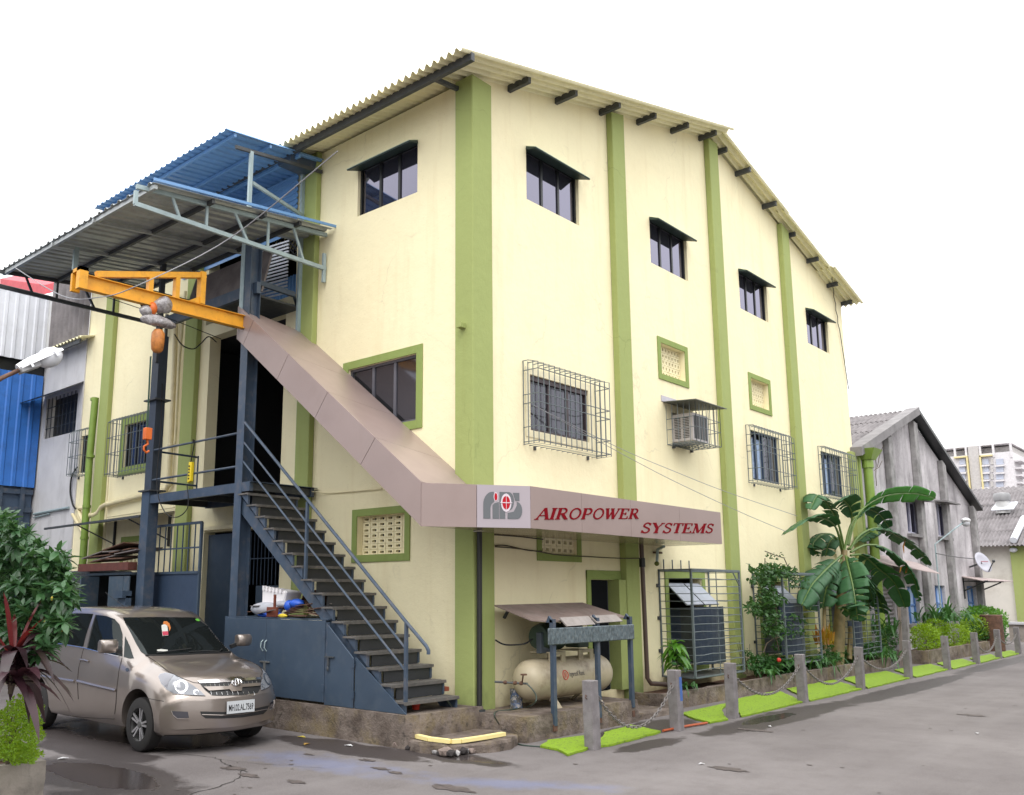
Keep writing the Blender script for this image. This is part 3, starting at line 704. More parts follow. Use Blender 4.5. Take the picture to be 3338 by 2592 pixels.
MB().prism([(E1.x, E1.y + .02, CZB + .001), (E2.x - .015, E2.y, CZB + .001), (XS - .012, YEND - .01, CZB + .001), (WX + .003, YEND - .01, CZB + .001), (WX + .003, .55, CZB + .001), (.003, .55, CZB + .001), (.003, -.003, CZB + .001), (E1.x - .0, -.003, CZB + .001)], (0, 0, .015)).build('soffit', MAUVEU, sc)
MB().prism([(E1.x, E1.y + .02, 3.5), (E2.x - .02, E2.y, 3.5), (XS - .02, YEND, 3.5), (WX, YEND, 3.5), (WX, .1, 3.5), (E1.x, .1, 3.5)], (0, 0, .012)).build('top_panel', MAUVE, sc)
MB().prism([(XS - .03, YEND, CZB), (XS - .03, YEND, 3.53), (WX, YEND, 3.53), (WX, YEND, CZB)], (0, -.02, 0)).build('end_panel', MAUVE, sc)
# --- lettering: a stroked italic roman face built from bars
RED = plain('crimson_lettering', (.17, .0005, .006), .8, 0, .1); LG = plain('logo_grey', (.14, .148, .158), .8, 0, .1); LR = plain('logo_red', (.42, .015, .025), .7, 0, .1)
TH, TN = .21, .085
def arc(cx, cy, rx, ry, a0, a1, n=14): return [(cx + rx * math.cos(R(a0 + (a1 - a0) * i / n)), cy + ry * math.sin(R(a0 + (a1 - a0) * i / n))) for i in range(n + 1)]
def stem(x, y0=0, y1=1): return ([(x, y0), (x, y1)], TH)
def ser(x, y, w=.34): return ([(x - w/2, y), (x + w/2, y)], TN)
GL = {
 'A': (.95, [([(.12, 0.03), (.5, 1)], TN), ([(.5, 1), (.84, .03)], TH), ([(.25, .34), (.7, .34)], TN), ser(.12, .03, .26), ser(.84, .03, .32)]),
 'I': (.45, [stem(.22), ser(.22, .03), ser(.22, .97)]),
 'R': (.9, [stem(.2), ser(.2, .03), ser(.15, .97, .24), ([(.2, .97), (.45, .97)], TN), (arc(.45, .74, .22, .23, 90, -90), .12), ([(.45, .51), (.2, .51)], TN), ([(.42, .51), (.78, .03)], TH), ser(.82, .03, .2)]),
 'O': (1.0, [(arc(.5, .5, .36, .47, 60, 300, 20), .13), (arc(.5, .5, .36, .47, -60, 60, 10), .13)]),
 'P': (.82, [stem(.2), ser(.2, .03), ser(.15, .97, .24), ([(.2, .97), (.45, .97)], TN), (arc(.45, .71, .24, .26, 90, -90), .13), ([(.45, .45), (.2, .45)], TN)]),
 'W': (1.25, [([(.12, .97), (.36, 0)], TH), ([(.36, 0), (.62, .97)], TN), ([(.55, .97), (.8, 0)], TH), ([(.8, 0), (1.1, .97)], TN), ser(.12, .97, .3), ser(.56, .97, .3), ser(1.1, .97, .26)]),
 'E': (.85, [stem(.2), ([(.03, .03), (.74, .03)], TN), ([(.03, .97), (.7, .97)], TN), ([(.2, .5), (.52, .5)], TN), ([(.74, .0), (.74, .24)], TN), ([(.7, 1), (.7, .76)], TN), ([(.52, .38), (.52, .62)], TN)]),
 'S': (.75, [(arc(.38, .73, .22, .24, 20, 200, 12) + arc(.38, .27, .25, .24, 80, -160, 14)[2:], .125), ([(.6, .74), (.6, .98)], TN), ([(.12, .02), (.12, .27)], TN)]),
 'Y': (.9, [([(.14, .97), (.45, .48)], TH), ([(.45, .48), (.78, .97)], TN), stem(.45, 0, .5), ser(.45, .03), ser(.14, .97, .28), ser(.8, .97, .26)]),
 'T': (.85, [stem(.42), ser(.42, .03), ([(.06, .97), (.78, .97)], TN), ([(.06, 1), (.06, .74)], TN), ([(.78, 1), (.78, .74)], TN)]),
 'M': (1.15, [([(.16, 0.03), (.2, .97)], TN), ([(.2, .97), (.55, .03)], TH), ([(.55, .03), (.95, .97)], TN), stem(.95), ser(.14, .03, .28), ser(.95, .03, .32), ser(.14, .97, .2), ser(1.0, .97, .22)]),
}
def stroke(mb, pts, w, f, z0, z1):
    """f maps glyph (u,v) to world point, z0..z1 proud of the panel"""
    P_ = [Vector(p) for p in pts]; n = len(P_); L = []; Rr = []
    for i in range(n):
        d = P_[min(i+1, n-1)] - P_[max(i-1, 0)]; d.normalize(); nn = Vector((-d.y, d.x)) * w / 2; L.append(P_[i] + nn); Rr.append(P_[i] - nn)
    vs = [f(p.x, p.y, z) for z in (z0, z1) for p in L + Rr]
    fs = []; m_ = 2 * n
    for i in range(n - 1):
        fs += [(i, i+1, n+i+1, n+i), (m_+i, m_+n+i, m_+n+i+1, m_+i+1), (i, m_+i, m_+i+1, i+1), (n+i, n+i+1, m_+n+i+1, m_+n+i)]
    fs += [(0, n, m_+n, m_), (n-1, m_+n-1, m_+2*n-1, 2*n-1)]
    mb.add(vs, fs)
def word(txt, y0, y1, z0, h, z1):
    """word on the road-side face between y0 and y1, baseline z0, capital height h"""
    tot = sum(GL[c][0] for c in txt); sy = (y1 - y0) / tot; x = 0
    for c in txt:
        w, st = GL[c]; mb = MB()
        for q, (pts, tw) in enumerate(st):
            e = .0006 * q
            f = lambda u, v, z, x=x: (XS + z, y0 + (x + u + .28 * (v - .2)) * sy, z0 + v * h + (z1 - z0) * (x + u) / tot)
            stroke(mb, pts, tw, f, .0005, .006 + e)
        o = mb.build('letter', RED, sc); o['label'] = 'letter ' + c; x += w
def at(k, x, y): p = PX(k, x, y, XS); return p.y, p.z
ya, za = at('sg', 500, 345); yb, zb2 = at('sg', 1365, 338); _, zt2 = at('sg', 640, 258); _, zt3 = at('sg', 1365, 252)
word('AIROPOWER', ya, yb, za, (zt2 - za + zt3 - zb2) / 2, zb2)
ya, za = at('sg', 1380, 458); yb, zb2 = at('sg', 1990, 458); _, zt2 = at('sg', 1440, 372); _, zt3 = at('sg', 1995, 372)
word('SYSTEMS', ya, yb, za, (zt2 - za + zt3 - zb2) / 2 * .95, zb2)
# --- logo on the diagonal corner panel
LO = E1.lerp(E2, .56); LU = (E2 - E1).normalized(); LW = (E2 - E1).length * .36; LH = .40; LB = CZB + .13
def lf(u, v, z): return LO + LU * (u * LW) + Vector((0, 0, LB + v * LH)) + dn * z
def poly(pts, mat, z=.005, nm='logo_shape'):
    n = len(pts); vs = [lf(u, v, .0005) for u, v in pts] + [lf(u, v, z) for u, v in pts]
    MB().add(vs, [tuple(range(n)), tuple(range(n, 2*n))] + [(i, (i+1)%n, n+(i+1)%n, n+i) for i in range(n)]) 
    mb = MB(); mb.add(vs, [tuple(range(n)), tuple(range(n, 2*n))] + [(i, (i+1)%n, n+(i+1)%n, n+i) for i in range(n)]); mb.build(nm, mat, sc)
poly([(0, 0)] + [(0, .3)] + arc(.24, .52, .24, .48, 180, 100, 8) + [(.27, 1), (.27, .62)] + arc(.30, .35, .12, .27, 110, 180, 5) + [(.18, 0)], LG)
poly([(.235, 0), (.235, .5), (.29, .58), (.40, .62), (.40, 0)], LG)
poly([(.415, 0), (.415, 1.0), (.66, 1.0)] + arc(.66, .66, .13, .34, 90, -90, 10) + [(.56, .30), (.56, 0)], LG, .004)
poly([(.76, .98), (.93, .98), (.93, .68), (.82, .68), (.80, .78)], LG)
poly([(.62, 0), (.62, .22), (.78, .28), (.86, .5), (.86, .62)] + arc(.86, .32, .14, .32, 88, -80, 10) + [(.8, 0)], LG, .005)
poly(arc(.32, .81, .055, .17, 0, 345, 16), plain('logo_white', (.62, .55, .6), .5), .006, 'logo_ring'); poly(arc(.32, .81, .038, .14, 0, 345, 16), LR, .009)
poly(arc(.585, .6, .135, .34, 0, 348, 20), plain('logo_white', (.62, .55, .6), .5), .0065, 'logo_ring'); poly(arc(.585, .6, .1, .25, 0, 348, 20), LR, .0095)
mb = MB(); stroke(mb, [(.585, .25), (.585, .95)], .012, lf, .009, .012); stroke(mb, [(.43, .6), (.74, .6)], .03, lf, .009, .0125); mb.build('logo_cross', plain('logo_white', (.62, .55, .6), .5), sc)

# ================================================================== STEEL PLATFORM + STAIR
sp = thing('steel_platform', 'blue grey steel landing on tall I-beam columns in front of the dark hall door', 'platform', (-6, -.6, GZ))
YC = -1.40
def ibeam(mb, x, y, z0, z1, bf=.19, d=.2, t=.012):
    mb.box((x, y, z0), (x + bf, y + t, z1)); mb.box((x, y + d - t, z0), (x + bf, y + d, z1)); mb.box((x + bf/2 - t/2, y + t, z0), (x + bf/2 + t/2, y + d - t, z1))
mb = MB(); ibeam(mb, -4.56, YC - .004, .25, 8.5, .22, .24); mb.build('column', STEEL, sp)
mb = MB(); mb.bar((-4.58, YC - .02, 6.7), (-4.58, YC - .02, 8.95), .06); mb.build('angle_strut', ALU, sp)
mb = MB(); mb.box((-4.62, YC - .035, .25), (-4.30, YC - .005, 1.55)); mb.build('column_base', STEEL, sp)
PZ0, PZ1 = 3.75, 3.91
MB().box((-7.72, YC, PZ0), (-4.1, YC + .08, PZ1)).build('edge_beam', STEEL, sp)
MB().box((-7.72, -.02, PZ0), (-4.1, .06, PZ1)).build('edge_beam', STEEL, sp)
for x in (-7.7, -6.5, -5.3, -4.2): MB().box((x, YC + .082, PZ0 + .02), (x + .07, -.022, PZ1 - .01)).build('joist', ALUD, sp)
MB().box((-7.72, YC, PZ1 + .001), (-4.05, .1, PZ1 + .012)).build('deck_plate', CUP, sp)
def rl(pts, r=.022, nm='rail', par=sp): return MB().tube(pts, r, 8).build(nm, STEEL, par, smooth=True)
for z in (4.23, 4.85):
    rl([(-7.66, YC + .03, z), (-4.56, YC + .03, z)]); rl([(-7.66, YC + .03, z), (-7.72, -.25, z - .01)])
rl([(-7.72, -.25, 3.9), (-7.72, -.25, 4.87)], .018, 'rail_post')
# mast
cm = thing('crane_mast', 'dark square steel mast with flange plates left of the landing', 'mast', (-7.75, YC, GZ))
MB().box((-7.86, YC - .02, GZ), (-7.56, YC + .2, 4.0)).build('lower_shaft', STEEL, cm); MB().box((-7.82, YC, 4.03), (-7.55, YC + .2, 7.3)).build('upper_shaft', paint('dark_mast_paint', (.035, .045, .062), .5), cm)
for z in (5.9, 4.0): MB().box((-7.92, YC - .08, z), (-7.45, YC + .28, z + .03)).build('flange_plate', ALUD, cm)
# stair
stt = thing('metal_stair', 'open steel stair with sixteen thin treads climbing to the landing', 'stair', (-2.2, -.85, .25))
YN, YFAR = YC, -.28; TX = lambda i: -4.40 + .2703 * i; TZ = lambda i: 3.715 - .2197 * i
tr = MB(); tr.box((0, YN - .03, -.028), (.30, YFAR, 0)); tr.box((.285, YN - .03, -.045), (.30, YFAR, -.028))
for k in range(9): tr.box((.03, YN + .1 + k * .11, .0005), (.27, YN + .13 + k * .11, .003))
first = None
for i in range(16):
    p = Vector((TX(i), 0, TZ(i))) - wloc(stt)
    if first is None: o = first = tr.build('tread', TREAD, stt, world=False)
    else: o = first.copy(); COL.objects.link(o)
    o.location = p
for i in range(15): MB().box((TX(i) + .245, YN + .10, TZ(i+1) + .004), (TX(i) + .262, YFAR - .06, TZ(i) - .046)).build('riser_plate', paint('dark_riser_steel', (.030, .032, .036), .5), stt)
for i in range(16):     # triangular tread brackets on both stringers
    for y in (YN, YFAR - .05):
        MB().prism([(TX(i) + .06, y, TZ(i) - .03), (TX(i) + .27, y, TZ(i) - .03), (TX(i) + .27, y, TZ(i) - .21)], (0, .04, 0)).build('tread_bracket', STEEL, stt)
s_ = .2197 / .2703
for y in (YN + .045, YFAR - .05):
    a = TX(0) - .1; b = TX(15) + .30; zz = lambda x: TZ(0) - (x - TX(0)) * s_
    MB().prism([(a, y, zz(a) - .06), (b, y, zz(b) - .02), (b - .13, y, .25), (b - .35, y, .25), (a, y, zz(a) - .34)], (0, .05, 0)).build('stringer', STEEL, stt)
def rz(x, off): return TZ(0) - (x - TX(0)) * s_ + off
yr = YN + .02
rl([(-4.4, yr, 5.06), (-2.44, yr, 3.46), (-.09, yr, 1.54), (.33, yr, 1.21), (.37, yr, 1.15), (.37, yr, 1.10)], .027, 'handrail', stt)
rl([(-4.4, yr, 4.69), (-2.45, yr, 3.09), (-.09, yr, 1.16)], .018, 'mid_rail', stt)
rl([(-4.4, yr, 4.34), (-2.45, yr, 2.75), (-.10, yr, .86)], .018, 'mid_rail', stt)
for x, za, zb3 in ((-2.45, 2.16, 3.44), (-.08, .42, 1.52)): MB().bar((x, yr, za), (x, yr, zb3), .045).build('rail_post', STEEL, stt)
# cupboards under the stair
cb = thing('under_stair_cupboard', 'low blue steel cupboard with bolted double doors below the stair', 'cupboard', (-3, -1.3, .25))
cz0, cz1 = .26, 1.53
MB().box((-4.57, YC - .06, cz0), (-4.53, -.3, cz1)).build('side_panel', CUP, cb); MB().box((-4.57, YC - .03, cz1), (-1.79, -.2, cz1 + .02)).build('top_sheet', CUP, cb)
for a, b in ((-4.52, -3.34), (-3.33, -1.80)): MB().box((a, YC - .075, cz0 + .03), (b, YC - .05, cz1 - .005)).build('door', CUP, cb, bevel=.004)
mb = MB(); mb.box((-1.795, YC - .06, cz0), (-1.745, YC - .02, 1.5)); mb.build('frame_post', STEEL, cb)
MB().prism([(-1.735, YC - .07, cz0), (-1.12, YC - .07, cz0), (-1.12, YC - .07, .98), (-1.735, YC - .07, 1.46)], (0, .025, 0)).build('side_door', CUP, cb, bevel=.004)
MB().prism([(-1.1, YC - .05, cz0), (.0, YC - .05, cz0), (-1.1, YC - .05, 1.0)], (0, .02, 0)).build('skirt_sheet', CUP, cb)
for x in (-3.40, -3.30): MB().tube([(x, YC - .08, 1.18), (x - .005, YC - .115, 1.15), (x - .01, YC - .12, 1.06), (x, YC - .08, 1.0)], .009, 6).build('handle', ALU, cb)
mb = MB(); mb.bar((-3.45, YC - .09, .83), (-3.2, YC - .09, .83), .022); mb.box((-3.35, YC - .1, .68), (-3.31, YC - .078, .84)); mb.build('bolt', plain('worn_metal', (.45, .45, .43), .4, .8), cb)
mb = MB(); mb.bar((-1.78, YC - .09, .98), (-1.55, YC - .09, .98), .018); mb.box((-1.7, YC - .1, .84), (-1.67, YC - .078, .98)); mb.ellip((-1.685, YC - .1, .8), (.025, .012, .035)); mb.build('bolt', ALUD, cb)
for x, z in ((-1.82, 1.25), (-1.82, .45), (-1.12, .85), (-1.12, .4)): MB().box((x - .03, YC - .083, z), (x + .03, YC - .07, z + .11)).build('hinge', STEEL, cb)
# junk on the cupboard
jk = lambda k, x, y, yy: PY(k, x, y, yy)
ST = paint('foam', (.72, .70, .72), .8, .04, 8)
t = thing('foam_block', 'white notched polystyrene packing block on top of the junk pile', 'packing foam', (-3.55, -1.0, 1.75))
mb = MB(); mb.prism([(-3.95, -1.15, 1.74), (-3.35, -1.15, 1.70), (-3.25, -1.15, 1.98), (-3.95, -1.15, 2.05)], (0, .35, 0)); mb.build('block', ST, t, bevel=.02)
for k in range(6): MB().box((-3.9 + k * .1, -1.18, 2.0 - k * .01), (-3.86 + k * .1, -1.12, 2.08 - k * .012)).build('tooth', ST, t)
mb = MB(); mb.ellip((-3.75, -1.18, 1.68), (.42, .17, .12), 16, 10); mb.ellip((-3.35, -1.12, 1.76), (.3, .13, .07), 14, 8)
o = mb.build('sack', paint('grey_sack', (.36, .37, .41), .7, .15, 6, (.5, .3, .2), .3, 5), None, smooth=True); tag(o, 'lumpy grey plastic sack lying on the cupboard', 'sack')
mb = MB(); mb.ellip((-3.5, -1.22, 1.58), (.42, .14, .05), 14, 6); mb.ellip((-2.95, -1.15, 1.78), (.18, .1, .08), 10, 6); mb.ellip((-3.15, -1.15, 1.74), (.1, .1, .1), 10, 6)
tag(mb.build('blue_tarp', paint('blue_plastic', (.02, .10, .55), .4, .2, 9), None, smooth=True), 'crumpled bright blue plastic sheet under the grey sack', 'plastic sheet')
tag(MB().box((-3.42, -1.42, 1.56), (-3.15, -1.38, 1.72)).box((-3.24, -1.42, 1.72), (-3.20, -1.39, 1.93)).build('rusty_bracket', paint('red_rust', (.16, .04, .02), .8, .2, 6)), 'red rusty plate with a short upright at the front of the pile', 'scrap metal')
tag(MB().ellip((-3.02, -1.38, 1.58), (.12, .05, .04), 10, 6).build('yellow_rag', plain('yellow_rag', (.55, .42, .03), .8), smooth=True), 'small yellow rag beside the rusty plate', 'rag')
random.seed(21)
for i in range(26):
    x = random.uniform(-4.2, -2.1); y = random.uniform(-1.35, -.6); L = random.uniform(.25, .8); a = random.uniform(-.5, .5)
    z = 1.56 + .012 * i * .6
    mb = MB(); mb.bar((x, y, z), (min(x + L, -1.95), y + a * L, z + random.uniform(-.01, .10)), random.uniform(.03, .16), .012)
    tag(mb.build('scrap_strip', RUST if i % 3 else paint('dull_scrap', (.16, .14, .13), .7, .2, 9)), 'thin strip of scrap metal in the heap on the cupboard', 'scrap metal', 'scrap strips heaped on the cupboard')
for i, (x, s_2) in enumerate(((-2.95, .16), (-2.65, .18))):
    mb = MB(); T_ = Matrix.Translation((x, -.95, 1.86)) @ Matrix.Rotation(.5, 4, 'Y'); mb.T = T_
    for q in (((-.12, 0, -.1), (-.11, .5, .1)), ((.11, 0, -.1), (.12, .5, .1)), ((-.11, 0, -.1), (.11, .5, -.09)), ((-.11, 0, .09), (.11, .5, .1))): mb.box(*q)
    tag(mb.build('box_section', RUST), ('tilted dark square duct next to the foam block', 'tilted dark square duct nearer the stringer')[i], 'metal duct')
for i in range(5):
    pts = [(-3.05 + .95 * q / 10, -1.33 + .05 * i, 1.60 + .03 * i + .05 * math.sin(q / 10 * math.pi)) for q in range(11)]
    mb = MB()
    for a, b in zip(pts, pts[1:]): mb.bar(a, b, .12, .008)
    tag(mb.build('bent_sheet', RUST), ('lowest', 'second lowest', 'middle', 'second highest', 'highest')[i] + ' long bowed rusty strip over the cupboard heap', 'scrap metal', 'bowed strips on the heap')

# plinths and curbs (the building's apron)
pl = MB()
def slab(pts, z0, z1, name, label, cat='plinth', mat=PLINTH, kind='structure', wob=.012):
    """extruded outline, edges subdivided and roughened"""
    P_ = []
    for i in range(len(pts)):
        a = Vector((*pts[i], 0)); b = Vector((*pts[(i+1) % len(pts)], 0)); n = max(1, int((b - a).length / .12))
        for k in range(n): P_.append(a.lerp(b, k / n))
    N = len(P_); H_ = 5; vs = []
    for j in range(H_):
        for i, p in enumerate(P_):
            z = z0 + (z1 - z0) * j / (H_ - 1); q = noise.noise_vector(Vector((p.x * 4, p.y * 4, z * 5))) * wob
            if j == H_ - 1: 
                c = Vector((sum(v.x for v in P_) / N, sum(v.y for v in P_) / N, 0)); q += (c - p).normalized() * .012
            vs.append((p.x + q.x, p.y + q.y, z + (q.z * .8 if j == H_ - 1 else 0)))
    fs = [(j*N+i, j*N+(i+1)%N, (j+1)*N+(i+1)%N, (j+1)*N+i) for j in range(H_-1) for i in range(N)]
    fs.append(tuple((H_-1)*N+i for i in range(N)))
    mb = MB(); mb.add(vs, fs); o = mb.build(name, mat); 
    if kind == 'structure': tag(o, kind='structure')
    else: tag(o, label, cat)
    return o
slab([(-14, -1.5), (.05, -1.5), (.12, -1.44), (.12, .1), (-14, .1)], GZ, .25, 'plinth', '')
slab([(-.1, -.02), (.2, -.03), (1.0, .03), (1.02, 3.05), (-.14, 3.05)], GZ, .165, 'plinth', '', wob=.02)
slab([(-.14, 3.06), (.95, 3.06), (.95, 4.3), (-.14, 4.3)], GZ, -.09, 'plinth', '')
slab([(-.1, -1.40), (.42, -1.58), (.85, -1.36), (1.12, -.85), (1.15, -.5), (.9, -.05), (.02, -.02), (-.05, -.3)], GZ, -.06, 'broken_step', '', wob=.035)
# yellow painted rim of the broken step
rim = MB(); pts = [PZ('k5', 1480, 1185, 0), PZ('k5', 1700, 1235, 0), PZ('k5', 1870, 1255, 0), PZ('k5', 2000, 1245, 0), PZ('k6', 0, 1562, 0), PZ('k6', 180, 1535, 0), PZ('k6', 310, 1512, 0)]
pts = [Vector((p.x, p.y, -.03)) for p in [PZ('k5', 1480, 1185, -.03), PZ('k5', 1700, 1235, -.03), PZ('k5', 1870, 1255, -.03), PZ('k6', 0, 1562, -.03), PZ('k6', 180, 1535, -.03), PZ('k6', 310, 1512, -.03)]]
for a, b in zip(pts, pts[1:]): rim.bar(a, b, .085, .05)
tag(rim.build('painted_rim', plain('pale_yellow_paint', (.80, .68, .30), .7)), 'pale yellow painted edge of the broken corner step', 'kerb edge')
random.seed(5)
RUB = paint('rubble_stone', (.20, .155, .135), .95, .35, 7, (.05, .04, .04), .6, 9)
RUB2 = paint('pale_rubble', (.30, .29, .29), .95, .3, 7); RUB3 = paint('black_rubble', (.03, .025, .025), .95, .3, 7)
for i in range(90):
    a = pts[0].lerp(pts[2], random.random()) if i % 2 else pts[2].lerp(pts[5], random.random())
    r = random.uniform(.04, .1); c = a + Vector((random.uniform(-.02, .12), random.uniform(-.19, -.05), 0)); c.z = GZ + r * .5
    bm = bmesh.new(); bmesh.ops.create_icosphere(bm, subdivisions=1, radius=r)
    for v in bm.verts: v.co *= random.uniform(.65, 1.15); v.co.z *= .75
    me = bpy.data.meshes.new('rubble_stone'); bm.to_mesh(me); bm.free(); me.materials.append((RUB, RUB, RUB2, RUB3, RUB)[i % 5])
    o = bpy.data.objects.new('rubble_stone', me); COL.objects.link(o); o.location = c; tag(o, 'lump of broken brown rubble below the yellow edged step', 'stone', 'rubble under the broken corner step')

# ================================================================== LOWER AND UPPER METAL CANOPIES
lc = thing('lower_canopy', 'large grey corrugated lean-to canopy on white trusses above the crane', 'canopy', (-7, -1.9, 8.5))
ye, ze = -3.77, 8.66; y2, z2 = 0.1, 9.04; slp = (z2 - ze) / (y2 - ye)
vdir = Vector((0, 1, slp)).normalized(); ndir = Vector((0, -slp, 1)).normalized()
def zc(y): return ze + slp * (y - ye)
s1 = MB(); corr(s1, (0, 0, 0), (1, 0, 0), Vector((0, 1, slp)).normalized(), ndir, 1.05, 3.1, .24, .035, 'trap'); s3 = MB(); corr(s3, (0, 0, 0), (1, 0, 0), vdir, ndir, 1.05, 3.85, .24, .035, 'trap')
o1 = s1.build('roof_sheet', GREYSH, lc, world=False); o3 = s3.build('roof_sheet', GREYSH, lc, world=False)
for i in range(6):
    if i == 0: o = o3
    elif i == 1: o = o1
    else: o = o1.copy(); COL.objects.link(o)
    o.location = Vector((-3.76 - 1.05 - i * 1.045, ye, ze + .03 + (.005 if i % 2 else 0))) - wloc(lc)
MB().bar((-3.75, ye, ze + .08), (-3.75, .15, zc(.15) + .08), .03, .05).build('edge_flashing', BLUESH, lc)
def al(p, q, w=.05, nm='purlin', mat=ALU): MB().bar(p, q, w, w * 1.3).build(nm, mat, lc)
for y in (-3.7, -2.6, -1.5, -.7): al((-3.8, y, zc(y) - .02), (-10.05, y, zc(y) - .02), .06, mat=ALUD if y > -3 else GREYSH)
for xt, mt in ((-4.0, ALU), (-9.95, ALUD)):
    al((xt, -3.94, zc(-3.9) - .02), (xt, 0.1, zc(0) - .03), .06, 'truss_top_chord', mt); al((xt, -3.94, 8.55), (xt, -3.94, 8.31), .05, 'truss_member', mt)
    al((xt, -3.96, 8.32), (xt, .1, 8.29), .06, 'truss_bottom_chord', mt)
    for a, b in ((-3.29, -3.12), (-2.6, -2.6), (-2.04, -1.74), (-1.29, -1.29), (-.72, -.46)): al((xt, a, zc(a) - .03), (xt, b, 8.33), .035, 'truss_member', mt)
    al((xt, .06, 8.0), (xt, .06, 8.6), .05, 'wall_plate', mt)
al((-7.6, -3.28, zc(-3.3)), (-7.6, -3.28, 8.18 - .0), .07, 'hanger')
al((-7.6, -1.4, zc(-1.4)), (-7.6, -1.4, 6.7), .08, 'hanger', ALUD)
al((-7.6, -3.28, 8.2), (-7.6, .05, 8.2), .06, 'tie_beam', ALUD)
for x in (-5.9, -7.6): al((x, ye, ze - .03), (x, -.4, zc(-.4) - .05), .05, 'rafter', GREYSH)
# upper blue canopy
uc = thing('upper_canopy', 'smaller blue corrugated canopy tucked under the main eave above the grey one', 'canopy', (-6, -1.1, 10.3))
ye2, ze2 = -2.2, 10.38; slq = (10.62 - ze2) / 2.3; vd = Vector((0, 1, slq)).normalized(); nd = Vector((0, -slq, 1)).normalized()
s4 = MB(); corr(s4, (0, 0, 0), (1, 0, 0), vd, nd, 1.05, 2.3, .21, .03, 'trap'); o4 = s4.build('roof_sheet', BLUESH, uc, world=False)
for i in range(5):
    o = o4 if i == 0 else o4.copy()
    if i: COL.objects.link(o)
    o.location = Vector((-4.12 - 1.05 - i * 1.045, ye2, ze2 + .03 + (.004 if i % 2 else 0))) - wloc(uc)
def ub(p, q, w=.05, nm='purlin', mat=BLUESH): MB().bar(p, q, w, w * 1.3).build(nm, mat, uc)
for y in (-2.0, -1.2, -.5): ub((-4.15, y, ze2 + slq * (y - ye2) - .02), (-9.3, y, ze2 + slq * (y - ye2) - .02))
ub((-4.2, -1.95, 10.18), (-4.2, .1, 10.42), .05, 'rafter', ALUD); ub((-4.2, -1.6, 10.22), (-4.2, -1.6, 8.95), .055, 'post', ALU); ub((-4.2, -1.55, 9.6), (-4.62, -.03, 9.55), .05, 'brace_rail', ALU)
ub((-4.64, -.04, 10.66), (-4.64, -.04, 6.95), .06, 'wall_post', ALU); ub((-6.8, -1.9, 10.2), (-6.8, .1, 10.45), .05, 'rafter')
# ledge with grey sheets above the hall door
lg = thing('maintenance_ledge', 'small dark steel ledge above the hall door', 'ledge', (-5.3, -.7, 7.6))
MB().box((-6.9, -1.2, 7.62), (-4.72, .1, 7.66)).build('deck', ALUD, lg); MB().box((-7.6, -1.28, 7.52), (-4.3, -1.2, 7.74)).build('beam', STEEL, lg)
MB().bar((-4.6, -1.15, 7.85), (-4.6, -.2, 7.82), .07, .1).build('beam', STEEL, lg); MB().bar((-4.6, -.2, 7.8), (-4.9, .1, 7.75), .05).build('brace', STEEL, lg); MB().bar((-4.5, -1.24, 6.9), (-4.5, -1.24, 7.6), .14).build('brace', STEEL, lg)
OLD = paint('weathered_grey_board', (.17, .15, .15), .9, .3, 3, (.05, .045, .04), .6, 6)
for i, x in enumerate((-7.3, -6.75, -6.2, -5.65, -5.1)):
    mb = MB(); mb.prism([(x, -1.05, 7.68), (x + .53, -1.0, 7.68), (x + .51, -.75, 8.65), (x + .02, -.8, 8.62)], (0, .04, 0)); tag(mb.build('leaning_board', OLD), ('leftmost', 'second', 'middle', 'fourth', 'rightmost')[i] + ' of the weathered grey boards leaning on the ledge', 'board', 'grey boards on the ledge')
mb = MB(); corr(mb, (-6.5, .06, 8.2), (1, 0, 0), (0, 0, 1), (0, -1, 0), 1.5, 1.3, .09, .012); 
sl2 = thing('louvre_screen', 'white slatted screen behind the boards above the hall door', 'screen', (-5.4, 0, 8.2))
for k in range(16):
    z = 8.12 + k * .075; MB().prism([(-6.45, .03, z), (-5.15, .03, z - .09), (-5.15, .03, z - .055), (-6.45, .03, z + .035)], (0, .02, 0)).build('slat', WHITES, sl2)

# ================================================================== JIB CRANE
jc = thing('jib_crane', 'yellow jib crane arm with a raised tie frame reaching out from the column', 'crane', (-4.45, -1.5, 6.8))
XJ = -4.45
def yb_(mb, p, q, h, bf=.12, t=.012):
    p = Vector(p); q = Vector(q); u = Vector((0, 0, 1)); d = (q - p).normalized(); r = d.cross(u).normalized(); u = r.cross(d).normalized()
    mb.bar(p + u * (h/2 - t/2), q + u * (h/2 - t/2), bf, t, up=u); mb.bar(p - u * (h/2 - t/2), q - u * (h/2 - t/2), bf, t, up=u); mb.bar(p, q, t, h - 2*t, up=u)
mb = MB(); yb_(mb, (XJ, -4.5, 6.92), (XJ, -1.35, 6.93), .25); mb.build('boom', YEL, jc)
mb = MB(); mb.box((XJ - .16, -4.64, 6.76), (XJ - .10, -4.5, 7.12)); mb.box((XJ + .04, -4.64, 6.76), (XJ + .16, -4.5, 7.12)); mb.box((XJ - .16, -4.64, 7.06), (XJ + .16, -4.5, 7.12)); mb.build('end_stop', YEL, jc)
mb = MB(); mb.bar((XJ, -2.36, 7.06), (XJ, -2.36, 7.66), .14, .1); mb.prism([(XJ - .05, -2.3, 7.06), (XJ - .05, -2.62, 7.06), (XJ - .05, -2.3, 7.25)], (.1, 0, 0)); mb.build('king_post', YEL, jc)
mb = MB(); mb.bar((XJ, -2.3, 7.62), (XJ, -4.3, 7.1), .1, .1); mb.build('tie_bar', YEL, jc)
for y, z in ((-2.85, 7.45), (-3.35, 7.32)): MB().bar((XJ, y, 7.05), (XJ, y, z), .11, .08).build('strut', YEL, jc)
hs = thing('chain_hoist', 'electric hoist wrapped in clear plastic hanging from the yellow boom', 'hoist', (XJ, -3.2, 6.5))
